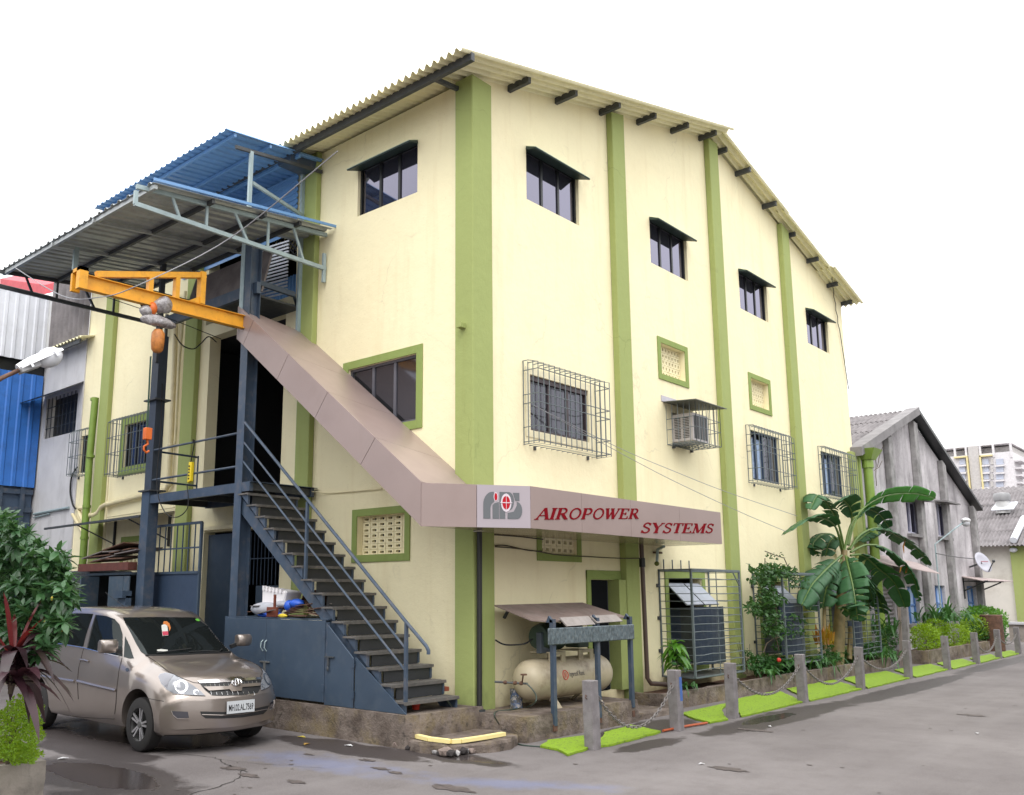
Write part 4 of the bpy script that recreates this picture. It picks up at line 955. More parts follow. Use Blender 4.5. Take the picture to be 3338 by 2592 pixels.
def plastic():
    t = NT('crinkled_clear_wrap'); n = t.noise(14, 6, .7); t.col(t.mix(t.ramp(n, .35, .7), (.16, .14, .14), (.42, .40, .42))); t.set(Roughness=.22, Specular_IOR_Level=.9); t.bump(t.noise(7, 4, .6), .8, .05); return t.m
PLA = plastic()
def lump(c, r, name, mat, par, n=18, m=12, amp=.18):
    mb = MB(); mb.ellip(c, r, n, m); c = Vector(c)
    mb.v = [tuple(c + (Vector(v) - c) * (1 + amp * noise.noise(Vector(v) * 6))) for v in mb.v]; return mb.build(name, mat, par, smooth=True)
h1 = PX('k1', 1050, 1180, XJ); h2 = PX('k1', 945, 1215, XJ); h3 = PX('k1', 1020, 1285, XJ); h4 = PX('k1', 1020, 1425, XJ)
lump(h1, (.14, .16, .15), 'motor', PLA, hs, 24, 16, .35); lump(h2, (.09, .12, .11), 'trolley', PLA, hs, 24, 16, .35); lump(h3, (.13, .29, .11), 'hoist_body', PLA, hs, 24, 16, .35)
lump(PX('k1', 985, 1205, XJ), (.1, .08, .12), 'orange_casing', ORANGE, hs, amp=.05); 
mb = MB(); mb.lathe(h4 + Vector((0, 0, -.17)), [(.06, 0), (.10, .05), (.115, .2), (.11, .34), (.07, .4)], 14); mb.build('chain_bag', paint('orange_chain_bag', (.45, .16, .03), .5, .3, 12, (.05, .03, .02), .5, 14), hs, smooth=True)
mb = MB(); mb.bar(h3, h4 + Vector((0, 0, .2)), .05); mb.build('bracket', ALUD, hs)
# chain, hook
hk = PX('k2', 950, 540, XJ); top_ = PX('k2', 975, 30, XJ)
mb = MB(); n = 70
for i in range(n):
    c = top_.lerp(hk, i / n); a = (0.018, 0, 0) if i % 2 else (0, 0.018, 0); mb.bar(c + Vector((0, 0, .022)) - Vector(a) * .5, c - Vector((0, 0, .022)) - Vector(a) * .5, .009); mb.bar(c + Vector((0, 0, .022)) + Vector(a) * .5, c - Vector((0, 0, .022)) + Vector(a) * .5, .009)
mb.build('load_chain', paint('green_black_chain', (.03, .07, .05), .5), hs)
hb = PX('k2', 955, 525, XJ); mb = MB(); mb.box(hb - Vector((.05, .06, .1)), hb + Vector((.05, .06, .1))); mb.tube([hb - Vector((0, 0, .1)), hb - Vector((0, -.02, .17)), hb - Vector((0, .05, .22)), hb - Vector((0, .05, .28)), hb - Vector((0, -.0, .32)), hb - Vector((0, -.05, .28))], .02, 8); mb.build('hook_block', ORANGE, hs, bevel=.008)
pc = PY('k2', 1222, 775, YC - .06); pe = thing('pendant_control', 'yellow push button crane pendant hanging at the landing rail', 'crane control', pc)
MB().prism([pc + Vector((-.05, 0, -.2)), pc + Vector((.06, 0, -.17)), pc + Vector((.07, 0, .2)), pc + Vector((-.03, 0, .21))], (0, .07, 0)).build('case', plain('pendant_yellow', (.80, .60, .02), .4), pe, bevel=.01)
for k in range(5): MB().lathe(pc + Vector((.012, -.012, -.12 + k * .06)), [(.018, 0), (.018, .012)], 8, 'y').build('button', BLACK, pe)
cable('control_cable', [pc + Vector((0, .03, .2)), pc + Vector((.1, .03, .6)), PY('k2', 1250, 580, YC), PY('k2', 1250, 560, YC)], .012, RUBBER, 'black cable rising from the yellow pendant')
cable('control_cable', [PY('k1', 1130, 1370, -2.4), PY('k1', 1180, 1440, -2), PY('k1', 1250, 1465, -1.6), PY('k1', 1300, 1430, -1.2), PY('k1', 1350, 1385, -.8), PY('k1', 1400, 1420, -.4)], .012, RUBBER, 'black cable looping from the hoist to the hall door')
cable('hoist_cable', [PY('k2', 1050, 200, -1.3), PY('k2', 1040, 500, -1.35), PY('k2', 1015, 850, -1.5), PY('k2', 1060, 1020, -1.55), PY('k2', 1140, 1065, -1.55), PY('k2', 1215, 1000, -1.55), PY('k2', 1210, 850, -1.5)], .01, RUBBER, 'thin black cable hanging in a loop below the landing')
cable('span_wire', [PX('k1', 2184, 185, .2), PY('k1', 1500, 740, -3), PY('k1', 900, 1050, -4.6), PY('k1', 640, 1130, -4.5), PY('k1', 400, 1120, -4.2), PY('k1', 100, 940, -3.8)], .009, plain('grey_wire', (.25, .25, .27), .6), 'long grey wire sagging from the roof eave past the crane')
cable('span_wire', [PY('k1', 690, 1130, -2.), PY('k1', 1100, 1270, -1.4), PY('k1', 1430, 1400, -.2)], .009, BLACK, 'dark wire running from the left truss to the hall door')
# ================================================================== CAR (people carrier)
CS = 1.11
car = thing('parked_car', 'champagne brown people carrier parked nose out in front of the blue cupboard', 'car', (-4.15, -3.15, GZ), 0)
CMI = Matrix.Translation(car.location).inverted()
def interp(tab, x):
    if x <= tab[0][0]: return tab[0][1]
    for i in range(len(tab) - 1):
        x0, v0 = tab[i]; x1, v1 = tab[i+1]
        if x <= x1:
            m0 = (v1 - v0) / (x1 - x0); 
            mp = m0 if i == 0 else ((v0 - tab[i-1][1]) / (x0 - tab[i-1][0]) + m0) / 2
            mn = m0 if i + 2 >= len(tab) else ((tab[i+2][1] - v1) / (tab[i+2][0] - x1) + m0) / 2
            t = (x - x0) / (x1 - x0); h = x1 - x0
            return (2*t**3-3*t**2+1)*v0 + (t**3-2*t**2+t)*h*mp + (-2*t**3+3*t**2)*v1 + (t**3-t**2)*h*mn
    return tab[-1][1]
ZT = [(-2.31,.95),(-2.29,1.12),(-2.22,1.38),(-2.1,1.6),(-1.95,1.68),(-1.5,1.735),(-.8,1.757),(-.2,1.745),(.1,1.71),(.3,1.652),(.5,1.555),(.8,1.38),(1.0,1.255),(1.2,1.135),(1.3,1.095),(1.5,1.06),(1.8,1.0),(2.0,.94),(2.08,.90),(2.14,.84),(2.19,.775),(2.235,.725),(2.265,.69),(2.285,.655)]
ZF = [(-2.31,.6),(-2.25,.4),(-2.1,.3),(-1.8,.27),(0,.25),(1.8,.24),(2.1,.22),(2.2,.23),(2.255,.255),(2.285,.30)]
WW = [(-2.31,.74),(-2.2,.82),(-1.8,.865),(-1,.88),(1.3,.88),(1.9,.875),(2.285,.86)]
YR = [(-2.31,.60),(-2,.63),(-1.5,.66),(0,.665),(.5,.645),(1.0,.64),(1.2,.66),(1.5,.69),(2.0,.70),(2.285,.66)]
BZ = [(-2.31,.9),(-2,1.1),(-1,1.075),(0,1.045),(1.0,1.01),(1.3,.98),(1.6,.93),(2.0,.86),(2.285,.6)]
def section(x):
    zt, zf, w, yr, zb = (interp(t, x) for t in (ZT, ZF, WW, YR, BZ))
    zb = min(zb, zf + (zt - zf) * .80 if x > 1.2 or x < -2.1 else zb)
    lo = zf + (zb - zf)
    P_ = [(0, zf), (.55*w, zf), (.92*w, zf+.01), (.975*w, zf+(zb-zf)*.12), (.995*w, zf+(zb-zf)*.38), (w, zf+(zb-zf)*.62), (.985*w, zf+(zb-zf)*.88), (.955*w, zb)]
    for f in (.3, .6): P_.append((.94*w + (yr - .94*w)*f**1.15, zb + (zt - .085*min(1, (zt-zb)/.25) - zb)*f))
    k = min(1, (zt - zb) / .3)
    P_ += [(yr, zt - .085*k), (yr*.93, zt-.04*k), (yr*.62, zt-.012*k), (yr*.3, zt - .003*k), (0, zt)]
    c = .40*max(0, (x-1.2)/1.085)**1.7 if x > 1.2 else .12*max(0, (-1.7-x)/.6)**1.5*-1
    out = []
    for y, z in P_: out.append((x - c*(abs(y)/.88)**2.3 - (.03 * (z - .55) * min(1, (x-2.15)/.135) if x > 2.15 else 0), y, z))
    return out
xs_ = []; x = -2.31
while x < 2.284:
    xs_.append(x); x += .012 if (x > 2.05 or x < -2.2) else (.04 if x > .9 or x < -1.9 else .07)
xs_.append(2.285)
secs = [section(x) for x in xs_]; n_ = len(secs[0])
vs = []
for s in secs:
    vs += [(p[0], -p[1], p[2]) for p in s] + [(p[0], p[1], p[2]) for p in s[1:-1][::-1]]
N_ = 2 * n_ - 2
fs = [(i*N_+k, i*N_+(k+1)%N_, (i+1)*N_+(k+1)%N_, (i+1)*N_+k) for i in range(len(secs)-1) for k in range(N_)]
fs += [tuple(range(N_))[::-1]]
# curved front cap, built as rows so that the bumper keeps its bow
sec = secs[-1]; xf = 2.285; cN = .40*((xf-1.2)/1.085)**1.7; b0 = (len(secs)-1)*N_; M12 = 14
rows = []
for i in range(1, n_ - 1):
    yy, zz = sec[i][1], sec[i][2]; row = [b0 + i]
    for q in range(1, M12):
        y_ = -yy + 2*yy*q/M12; vs.append((xf - cN*(abs(y_)/.88)**2.3 - .03*(zz-.55) + .012*math.sin(math.pi*(zz-.3)/.36), y_, zz)); row.append(len(vs)-1)
    row.append(b0 + N_ - i); rows.append(row)
for a_, b_ in zip(rows, rows[1:]):
    for q in range(M12): fs.append((a_[q], a_[q+1], b_[q+1], b_[q]))
for q in range(M12): fs.append((b0, rows[0][q+1], rows[0][q])); fs.append((b0 + n_ - 1, rows[-1][q], rows[-1][q+1]))
vs = [tuple(Vector(v) * CS) for v in vs]
def carpaint():
    t = NT('champagne_car_paint'); t.col(t.mix(t.ramp(t.noise(1.5, 4), .3, .7), (.245, .208, .185), (.28, .24, .215)))
    t.set(Metallic=.65, Roughness=.28, Coat_Weight=1.0, Coat_Roughness=.07); return t.m
PAINT = carpaint()
bmx = MB(); bmx.v = vs; bmx.f = fs; bmx.fm = [0] * len(fs)
body = bmx.build('body', PAINT, car, world=False)
bpy.context.view_layer.update()
AXF, AXR, TYR = 1.40, -1.52, .325
cutters = []
for ax in (AXF, AXR):
    for s in (-1, 1):
        mb = MB(); mb.lathe((ax * CS, s * .50 * CS, .36 * CS), [(.40 * CS, 0), (.40 * CS, s * .55 * CS)], 36, 'y'); c = mb.build('cut', PAINT, car, world=False); cutters.append(c)
        md = body.modifiers.new('b', 'BOOLEAN'); md.object = c; md.operation = 'DIFFERENCE'; md.solver = 'EXACT'
dg = bpy.context.evaluated_depsgraph_get(); me2 = bpy.data.meshes.new_from_object(body.evaluated_get(dg)); body.modifiers.clear(); body.data = me2
for c in cutters: bpy.data.objects.remove(c)
me2.materials.clear(); me2.materials.append(PAINT); me2.materials.append(plain('wheel_well_black', (.008, .008, .008), .9))
for p in me2.polygons:
    p.use_smooth = True
    c = p.center / CS; inner = any(math.hypot(c.x - ax, c.z - .36) < .397 for ax in (AXF, AXR)) and c.z < .8 and abs(c.y) < .95
    p.material_index = 1 if (inner and abs(p.normal.y) < .995 and math.hypot(p.normal.x, p.normal.z) > .9) or (inner and abs(c.y) < .52) or c.z < .27 and p.normal.z < -.8 else 0
try: me2.set_sharp_from_angle(angle=R(50))
except Exception: pass
bvh = BVHTree.FromPolygons(vs, [f for f in fs])
CW = car.location.copy()
def hit(k, x, y):
    o = CMI @ CAM; d = CMI.to_3x3() @ ray(k, x, y).normalized(); h = bvh.ray_cast(o, d); return h[0], h[1]
def decal(name, pts, mat, off=.004, k='car', sp=22, mirror=False, parent=car, label=None, smooth=True):
    """panel cut out of the body skin: outline given on the photo, laid on the modelled body"""
    P_ = [];
    for i in range(len(pts)):
        a = Vector(pts[i]); b = Vector(pts[(i+1) % len(pts)]); n = max(1, int((b - a).length / sp))
        for q in range(n): P_.append(a.lerp(b, q / n))
    nb = len(P_); x0 = min(p.x for p in P_); x1 = max(p.x for p in P_); y0 = min(p.y for p in P_); y1 = max(p.y for p in P_)
    def inside(p):
        c = False
        for i in range(nb):
            a, b = P_[i], P_[i-1]
            if (a.y > p.y) != (b.y > p.y) and p.x < (b.x - a.x) * (p.y - a.y) / (b.y - a.y) + a.x: c = not c
        return c
    yy = y0 + sp / 2
    while yy < y1:
        xx = x0 + sp / 2
        while xx < x1:
            p = Vector((xx, yy))
            if inside(p) and min((p - q).length for q in P_[:nb]) > sp * .45: P_.append(p)
            xx += sp
        yy += sp
    r = geometry.delaunay_2d_cdt(P_, [(i, (i+1) % nb) for i in range(nb)], [], 1, 1e-4)
    V3 = []; ok = []
    for p in r[0]:
        h, nn = hit(k, p.x, p.y)
        if h is None: V3.append((0, 0, 0)); ok.append(False)
        else:
            if nn.dot(CMI.to_3x3() @ ray(k, p.x, p.y)) > 0: nn = -nn
            V3.append(tuple(h + nn * off)); ok.append(True)
    F = [tuple(f) for f in r[2] if all(ok[i] for i in f)]
    mb = MB(); mb.add(V3, F); o = mb.build(name, mat, parent, world=False, smooth=smooth, fix=False)
    if label: o['label'] = label
    if mirror:
        mb = MB(); mb.add([(v[0], -v[1], v[2]) for v in V3], [f[::-1] for f in F]); o2 = mb.build(name, mat, parent, world=False, smooth=smooth, fix=False)
        return o, o2
    return o
def line_on(name, pts, w, mat, k='car', mirror=False, off=.003, n=14):
    P_ = []
    for i in range(len(pts) - 1):
        for q in range(n): P_.append(Vector(pts[i]).lerp(Vector(pts[i+1]), q / n))
    P_.append(Vector(pts[-1])); L = []
    for p in P_:
        h, nn = hit(k, p.x, p.y)
        if h is not None:
            if nn.dot(CMI.to_3x3() @ ray(k, p.x, p.y)) > 0: nn = -nn
            L.append(h + nn * off)
    if len(L) < 2: return
    for sgn in ((1, -1) if mirror else (1,)):
        mb = MB(); mb.tube([(p.x, p.y * sgn, p.z) for p in L], w, 5); mb.build(name, mat, car, world=False, smooth=True)
CGL = glassm('car_glass', (.010, .012, .012), .015, (.17, .19, .19), .03)
CHR = plain('chrome', (.75, .75, .77), .12, 1.0); SEAM = plain('panel_gap', (.02, .016, .014), .8); BLK = plain('black_plastic', (.015, .015, .016), .5)
decal('windscreen', [(575,100),(860,96),(1250,100),(1400,200),(1500,280),(1600,385),(1655,415),(1500,425),(1300,432),(1100,443),(900,447),(790,448),(745,415),(700,340),(640,220),(590,130)], CGL, .009, sp=14)
decal('side_window', [(325,70),(420,80),(500,110),(545,160),(572,245),(572,460),(440,432),(245,385)], CGL, .003, mirror=True)
decal('quarter_window', [(597,270),(640,360),(680,478),(640,480),(585,465)], CGL, .003, mirror=True)
decal('rear_side_window', [(300,62),(235,250),(205,370),(0,338),(-200,310),(-60,110),(60,60),(180,55)], CGL, .003, mirror=True)
line_on('belt_moulding', [(-200,318),(0,345),(205,378),(400,430),(540,462)], .007, CHR, mirror=True, off=.006)
line_on('door_seam', [(210,385),(165,560),(150,700),(160,860)], .004, SEAM, mirror=True)
line_on('door_seam', [(568,478),(540,600),(520,760),(512,900),(500,1000)], .004, SEAM, mirror=True)
line_on('door_seam', [(-30,1000),(200,1030),(500,1045)], .004, SEAM, mirror=True)
line_on('bonnet_seam', [(800,455),(900,520),(1000,600),(1120,660),(1240,705),(1290,710)], .0035, SEAM, mirror=True)
line_on('bonnet_seam', [(1290,712),(1450,706),(1600,698),(1750,680),(1890,668)], .0035, SEAM)
line_on('bumper_seam', [(805,852),(880,866),(960,880)], .0035, SEAM, mirror=True)
line_on('bumper_seam', [(1040,812),(1200,828),(1350,832)], .0035, SEAM, mirror=True)
for pts in ([(150,690),(300,728),(512,778)], [(-200,640),(0,672),(125,692)]): line_on('side_moulding', pts, .022, PAINT, mirror=True, off=.006)
HLM = glassm('headlamp_glass', (.20, .21, .23), .05, (.7, .7, .75), .06); HLD = glassm('headlamp_dark', (.05, .05, .06), .08, (.8, .8, .85), .05)
decal('headlamp', [(908,650),(925,625),(980,612),(1050,630),(1140,675),(1230,730),(1310,790),(1345,826),(1230,824),(1120,815),(1050,806),(985,770),(935,715)], HLM, .005, mirror=True)
decal('headlamp_housing', [(915,655),(930,630),(985,618),(1050,640),(1010,700),(990,760),(935,710)], HLD, .008, mirror=True)
for nm, cx, cy, r1, mt in (('headlamp_lens', 1125, 742, 62, CHR), ('headlamp_bulb', 1120, 745, 46, HLM), ('indicator_lens', 1262, 797, 26, CHR), ('indicator_bulb', 1268, 800, 19, HLM)):
    decal(nm, [(cx + r1 * math.cos(2*math.pi*i/16), cy + r1 * .98 * math.sin(2*math.pi*i/16)) for i in range(16)], mt, .010 if 'lens' in nm else .013, mirror=True, sp=15)
decal('grille', [(1295,712),(1560,702),(1870,678),(1862,760),(1840,800),(1700,822),(1500,830),(1410,826),(1345,775)], BLK, .004)
decal('grille_bar', [(1330,748),(1560,745),(1580,720),(1600,700),(1680,705),(1690,725),(1860,712),(1856,742),(1688,755),(1685,790),(1590,797),(1570,775),(1380,788)], PAINT, .022)
decal('chrome_strip', [(1275,690),(1400,678),(1540,672),(1570,655),(1680,652),(1700,665),(1868,655),(1862,676),(1700,690),(1560,702),(1300,712)], CHR, .010)
for a in range(6): x = 1350 + a * 42; line_on('grille_slat', [(x, 718), (x + 8, 745)], .0035, CHR, off=.008, n=3)
for a in range(9): x = 1400 + a * 50; line_on('grille_slat', [(x, 792), (x + 8, 822)], .0035, CHR, off=.008, n=3)
for a in range(4): x = 1710 + a * 38; line_on('grille_slat', [(x, 695), (x + 5, 722)], .0035, CHR, off=.008, n=3)
cx, cy = 1632, 714
for (rx_, ry_, dx, dy) in ((44, 34, 0, 0), (15, 33, 0, 0), (36, 13, 0, -10)):
    line_on('badge', [(cx + dx + rx_ * math.cos(2*math.pi*i/18), cy + dy + ry_ * math.sin(2*math.pi*i/18)) for i in range(19)], .006, CHR, off=.034, n=2)
decal('air_intake', [(1300,975),(1520,980),(1790,952),(1945,918),(1925,965),(1890,1000),(1700,1030),(1500,1042),(1350,1040),(1310,1010)], BLK, .004)
line_on('intake_slat', [(1315,1005),(1500,1010),(1700,998),(1925,952)], .006, PAINT, off=.006)
decal('fog_lamp', [(1035,972),(1185,978),(1195,1035),(1080,1038),(1045,1005)], HLD, .005, mirror=True)
line_on('fog_trim', [(1030,970),(1045,1010),(1085,1045),(1190,1048)], .007, PAINT, off=.008, mirror=True)
line_on('roof_seam', [(575,98),(860,94),(1250,98)], .004, SEAM)
line_on('door_frame', [(245,385),(290,190),(325,72)], .01, BLK, off=.004, mirror=True)
line_on('windscreen_rubber', [(1655,418),(1500,428),(1300,435),(1100,446),(900,450),(790,452)], .012, BLK, off=.006)
for pts in ([(890,442),(1020,425),(1150,408),(1210,400)], [(1190,432),(1330,425),(1470,428),(1500,405)]): line_on('wiper', pts, .008, BLK, off=.03)
decal('side_repeater', [(620 + 17*math.cos(i), 585 + 17*math.sin(i)) for i in [k*.785 for k in range(8)]], CHR, .006, mirror=True, sp=12)
line_on('door_handle', [(185,492),(225,495),(265,508)], .014, PAINT, off=.02, mirror=True)
decal('hanging_tag', [(935,175),(960,165),(990,172),(1000,270),(945,275)], plain('tag_paper', (.45, .45, .42), .6), .014); decal('tag_stripe', [(943,235),(997,232),(999,268),(947,272)], plain('tag_red', (.35, .03, .06), .6), .018)
decal('flower_garland', [(955,140),(985,138),(1010,160),(1022,200),(1010,232),(1000,190),(975,168),(950,165)], plain('marigold', (.40, .12, .02), .7), .016)
decal('windscreen_sticker', [(1250,118),(1275,112),(1298,128),(1285,138),(1260,130)], plain('sticker_green', (.08, .32, .03), .6), .014, sp=10)
decal('dashboard_paper', [(890,405),(930,398),(995,405),(990,420),(900,418)], plain('tag_paper', (.45, .45, .42), .6), .014, sp=12)
a, _ = hit('car', 1534, 1000); b, _ = hit('car', 1790, 982)
ux = (b - a); ux.z *= .3; PW = ux.length; ux.normalize(); uz = Vector((-.06, 0, 1)); uz = (uz - ux * uz.dot(ux)).normalized(); nrm = ux.cross(uz).normalized()
if nrm.dot(CMI @ CAM - a) < 0: nrm = -nrm
PH = .165; po = a + nrm * .035
mb = MB(); mb.add([po + ux * x + uz * z + nrm * q for q in (0, .012) for x, z in ((0, 0), (PW, 0), (PW, PH), (0, PH))], [(0,1,2,3), (4,5,6,7), (0,1,5,4), (1,2,6,5), (2,3,7,6), (3,0,4,7)])
o = mb.build('registration_plate', plain('plate_white', (.50, .52, .54), .4), car, world=False); o['label'] = 'white registration plate reading MH.02.AL.7569'
def textobj(txt, origin, ux, uz, nrm, h_, width, mat, name, parent):
    cu = bpy.data.curves.new(name, 'FONT'); cu.body = txt; cu.size = 1; cu.offset = .012; ob = bpy.data.objects.new('tmp', cu); COL.objects.link(ob)
    bpy.context.view_layer.update(); me = bpy.data.meshes.new_from_object(ob.evaluated_get(bpy.context.evaluated_depsgraph_get())); bpy.data.objects.remove(ob)
    w = max(v.co.x for v in me.vertices); h = max(v.co.y for v in me.vertices)
    for v in me.vertices: v.co = origin + ux * (v.co.x / w * width) + uz * (v.co.y / h * h_)
    me.materials.clear(); me.materials.append(mat); o = bpy.data.objects.new(name, me); COL.objects.link(o); o.parent = parent; return o
textobj('MH.02.AL.7569', po + nrm * .014 + ux * PW * .05 + uz * .035, ux, uz, nrm, .085, PW * .9, plain('plate_black', (.01, .01, .012), .5), 'plate_lettering', car)
# mirrors
for sgn in (1, -1):
    mc = CMI @ PY('car', 435, 362, CW.y - 1.03 * CS)
    mb = MB(); mb.ellip((mc.x, mc.y * sgn, mc.z), (.11, .15, .115), 20, 14); mb.v = [(max(mc.x - .05, v[0]), mc.y * sgn + max(-.125, min(.125, (v[1] - mc.y * sgn) * 1.15)), mc.z + max(-.095, min(.09, (v[2] - mc.z) * 1.15))) for v in mb.v]; mi = mb.build('wing_mirror', PAINT, car, world=False, smooth=True)
    MB().bar((mc.x - .02, (mc.y + .09) * sgn, mc.z - .06), (mc.x - .02, (mc.y + .22) * sgn, mc.z - .1), .05, .06).build('mirror_foot', BLK, car, world=False)
# wheels
TY = plain('tyre', (.018, .017, .017), .8); AL_ = plain('alloy_grey', (.16, .16, .16), .4, .7); ALE = plain('alloy_bright', (.5, .5, .52), .3, .8)
wp = None
for ax in (AXF, AXR):
    for s in (-1, 1):
        if wp is None:
            mb = MB(); r = TYR * CS; mb.lathe((0, 0, 0), [(.2*CS, -.1), (r*.93, -.10), (r*.985, -.085), (r, -.05), (r, .05), (r*.985, .085), (r*.93, .10), (.215*CS, .09), (.205*CS, .06)], 48, 'y', False)
            w = mb.build('wheel', TY, car, world=False, smooth=True); wp = w
            mb = MB(); mb.lathe((0, 0, 0), [(.21*CS, -.09), (.21*CS, -.075), (.195*CS, -.07), (.19*CS, 0)], 40, 'y', False); mb.build('rim', AL_, w, world=False, smooth=True)
            MB().lathe((0, 0, 0), [(.19*CS, -.01), (.19*CS, .0)], 24, 'y').build('brake_disc', plain('wheel_well_black', (.008, .008, .008), .9), w, world=False)
            for q in range(5):
                t = 2*math.pi*q/5 + .3
                mb = MB()
                for dd in (-.16, .16):
                    mb.add([], []); mb.bar((.035*math.cos(t+dd*2.0), -.07, .035*math.sin(t+dd*2)), (.20*CS*math.cos(t+dd), -.082, .20*CS*math.sin(t+dd)), .026, .022, up=(0, 1, 0))
                mb.build('spoke', ALE, w, world=False)
            MB().lathe((0, 0, 0), [(.05, -.06), (.045, -.09), (.0, -.092)], 14, 'y').build('hub_cap', AL_, w, world=False, smooth=True)
        else: w = copy_tree(wp, car)
        w.location = (ax * CS, s * .755 * CS, TYR * CS); w.rotation_euler = (0, random.uniform(0, 1), 0 if s < 0 else math.pi)
aa = Vector((-.2, -.3, 1.755)) * CS; MB().tube([aa, aa + Vector((-.55, -.05, .22))], .004, 5).build('antenna', BLK, car, world=False)
# underbody keeps the far side dark
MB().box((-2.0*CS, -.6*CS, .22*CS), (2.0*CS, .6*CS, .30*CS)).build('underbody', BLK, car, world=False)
# ================================================================== LEFT: NEIGHBOUR BUILDINGS, PIPES, GATE, LOCKERS
nb = thing('grey_annex_building', 'plain grey white annex wall joining the cream factory at its left end', 'building', (-15.4, .2, GZ))
ANX = paint('annex_plaster', (.55, .545, .56), .85, .07, 2, (.16, .15, .14), .45, 2.2, streak=(1, 1, .25))
grid_wall(frame((0, WY - .03, 0), (1, 0, 0), (0, -1, 0)), -17.4, XL - .003, GZ, 8.8, [(-16.45, -14.5, 6.27, 7.46), (-16.1, -14.35, GZ + .01, 2.9)], .3, ANX, 'wall', nb)
MB().box((-16.4, .35, 6.2), (-14.5, .4, 7.5)).build('dark_room', BLACK, nb)  # black panel standing for the unlit room behind the window
for k in range(9): MB().box((-16.4 + k * .24, .12, 6.29), (-16.38 + k * .24, .14, 7.45)).build('window_bar', ALUD, nb)
for z in (6.55, 6.85, 7.15): MB().box((-16.44, .115, z), (-14.51, .13, z + .02)).build('window_bar', ALUD, nb)
MB().prism([(-16.6, .09, 7.55), (-14.2, .09, 7.6), (-14.15, -.55, 7.25), (-16.7, -.55, 7.25)], (0, 0, .02)).build('window_hood', BLACK, nb)
MB().box((-16.1, .6, GZ), (-14.35, .65, 2.9)).build('dark_room', BLACK, nb)  # black panel standing for the dark behind the door opening
MB().prism([(-16.2, .09, 2.95), (-14.3, .09, 3.0), (-14.3, -.2, 2.85), (-16.2, -.2, 2.8)], (0, 0, .03)).build('door_hood', OLD, nb)
mb = MB(); mb.tube([(-16.6, .06, 4.15), (-14.45, .06, 4.2)], .035, 8); mb.tube([(-16.6, .06, 4.05), (-15.6, .06, 4.1)], .02, 6); mb.build('conduit', ALU, nb)
mb = MB(); corr(mb, (-16.5, .05, 8.8), (1, 0, 0), (0, 0, 1), (0, -1, 0), 2.35, 2.3, .3, .05); mb.build('upper_cladding', ROOFG, nb, smooth=True)
mb = MB(); corr(mb, (-16.2, -.25, 8.75), (1, 0, 0), (0, 1, .25), (0, -.25, 1), 2.4, .4, .2, .03); mb.build('small_roof', ROOFC, nb)
MB().box((-16.2, -.2, 8.6), (-14.0, -.15, 8.72)).build('purlin', ALUD, nb)
bs = thing('blue_clad_shed', 'bright blue ribbed shed with a white ribbed upper storey behind the left shrub', 'shed', (-17.5, -3, GZ))
XB = -16.7
mb = MB(); corr(mb, (XB, -14, 4.9), (0, 1, 0), (0, 0, 1), (1, 0, 0), 14.05, 3.25, .33, .03, 'trap', th=.02); mb.build('blue_cladding', BLUEW, bs)
mb = MB(); corr(mb, (XB + .1, -14, 8.5), (0, 1, 0), (0, 0, 1), (1, 0, 0), 14.5, 1.95, .28, .03, 'trap', th=.02); mb.build('white_cladding', WHITES, bs)
MB().box((XB - 4, -14, 8.1), (XB - .1, .6, 8.6)).build('gap_shade_block', BLACK, bs); MB().box((XB - 4, -14, GZ), (XB - .12, .05, 10.3)).build('wall', paint('shed_navy_wall', (.05, .08, .13), .6), bs)  # the black block stands for the shade between the claddings
for y in (-1.5, -.9, -.3): MB().box((XB - .1, y, GZ), (XB - .02, y + .12, 4.9)).build('stanchion', STEEL, bs)
for z in (2.4, 3.0, 3.6, 4.2, 4.7): MB().box((XB - .11, -14, z), (XB - .04, .05, z + .14)).build('rail', STEEL, bs)
MB().prism([(XB + .15, -14, 10.5), (XB + .15, .6, 10.5), (XB - 4, .6, 11.1), (XB - 4, -14, 11.1)], (0, 0, .05)).build('roof', ROOFG, bs)
fs_ = thing('far_red_roof', 'sliver of red roofing glimpsed beyond the white shed', 'roof', (-24, 6, 8)); MB().prism([PY('k1', 0, 1010, 4), PY('k1', 290, 1050, 4), PY('k1', 290, 1110, 4), PY('k1', 0, 1080, 4)], (0, 2, 1)).build('roof_sheet', paint('faded_red', (.5, .08, .10), .7), fs_)
yw = thing('far_left_wall', 'olive painted wall strip below the blue cladding', 'wall', (-16.6, .3, GZ)); MB().box((-17.6, .14, GZ), (-16.67, .3, 4.9)).build('wall_face', paint('olive_wall', (.30, .28, .10), .8, .1, 3), yw)
# street lamp
lamp = PD('d', 85, 765, 13); t = thing('street_lamp', 'silver cobra head street lamp leaning in from the left edge', 'street lamp', lamp)
e0 = PD('d', 40, 790, 12.9); e1 = PD('d', 134, 748, 13.1); e2_ = PD('d', -120, 850, 12.6)
d = (e1 - e0).normalized(); up = Vector((0, 0, 1)); side = d.cross(up).normalized(); upn = side.cross(d).normalized()
mb = MB(); n = 10; vs = []; L = (e1 - e0).length
for i in range(n + 1):
    a = i / n; w = .13 * (math.sin(math.pi * min(1, .12 + a * .85)) ** .45); h = .10 * (math.sin(math.pi * min(1, .2 + a * .75)) ** .5)
    for k in range(9):
        q = math.pi * k / 8; vs.append(e0 + d * (L * a) + side * (w * math.cos(q)) + upn * (h * math.sin(q)))
fs = [(i*9+k, i*9+k+1, (i+1)*9+k+1, (i+1)*9+k) for i in range(n) for k in range(8)] + [(i*9+8, i*9, (i+1)*9, (i+1)*9+8) for i in range(n)] + [tuple(range(9)), tuple(n*9+k for k in range(9))]
mb.add(vs, fs); mb.build('housing', plain('lamp_silver', (.72, .72, .74), .3, .3), t, smooth=True)
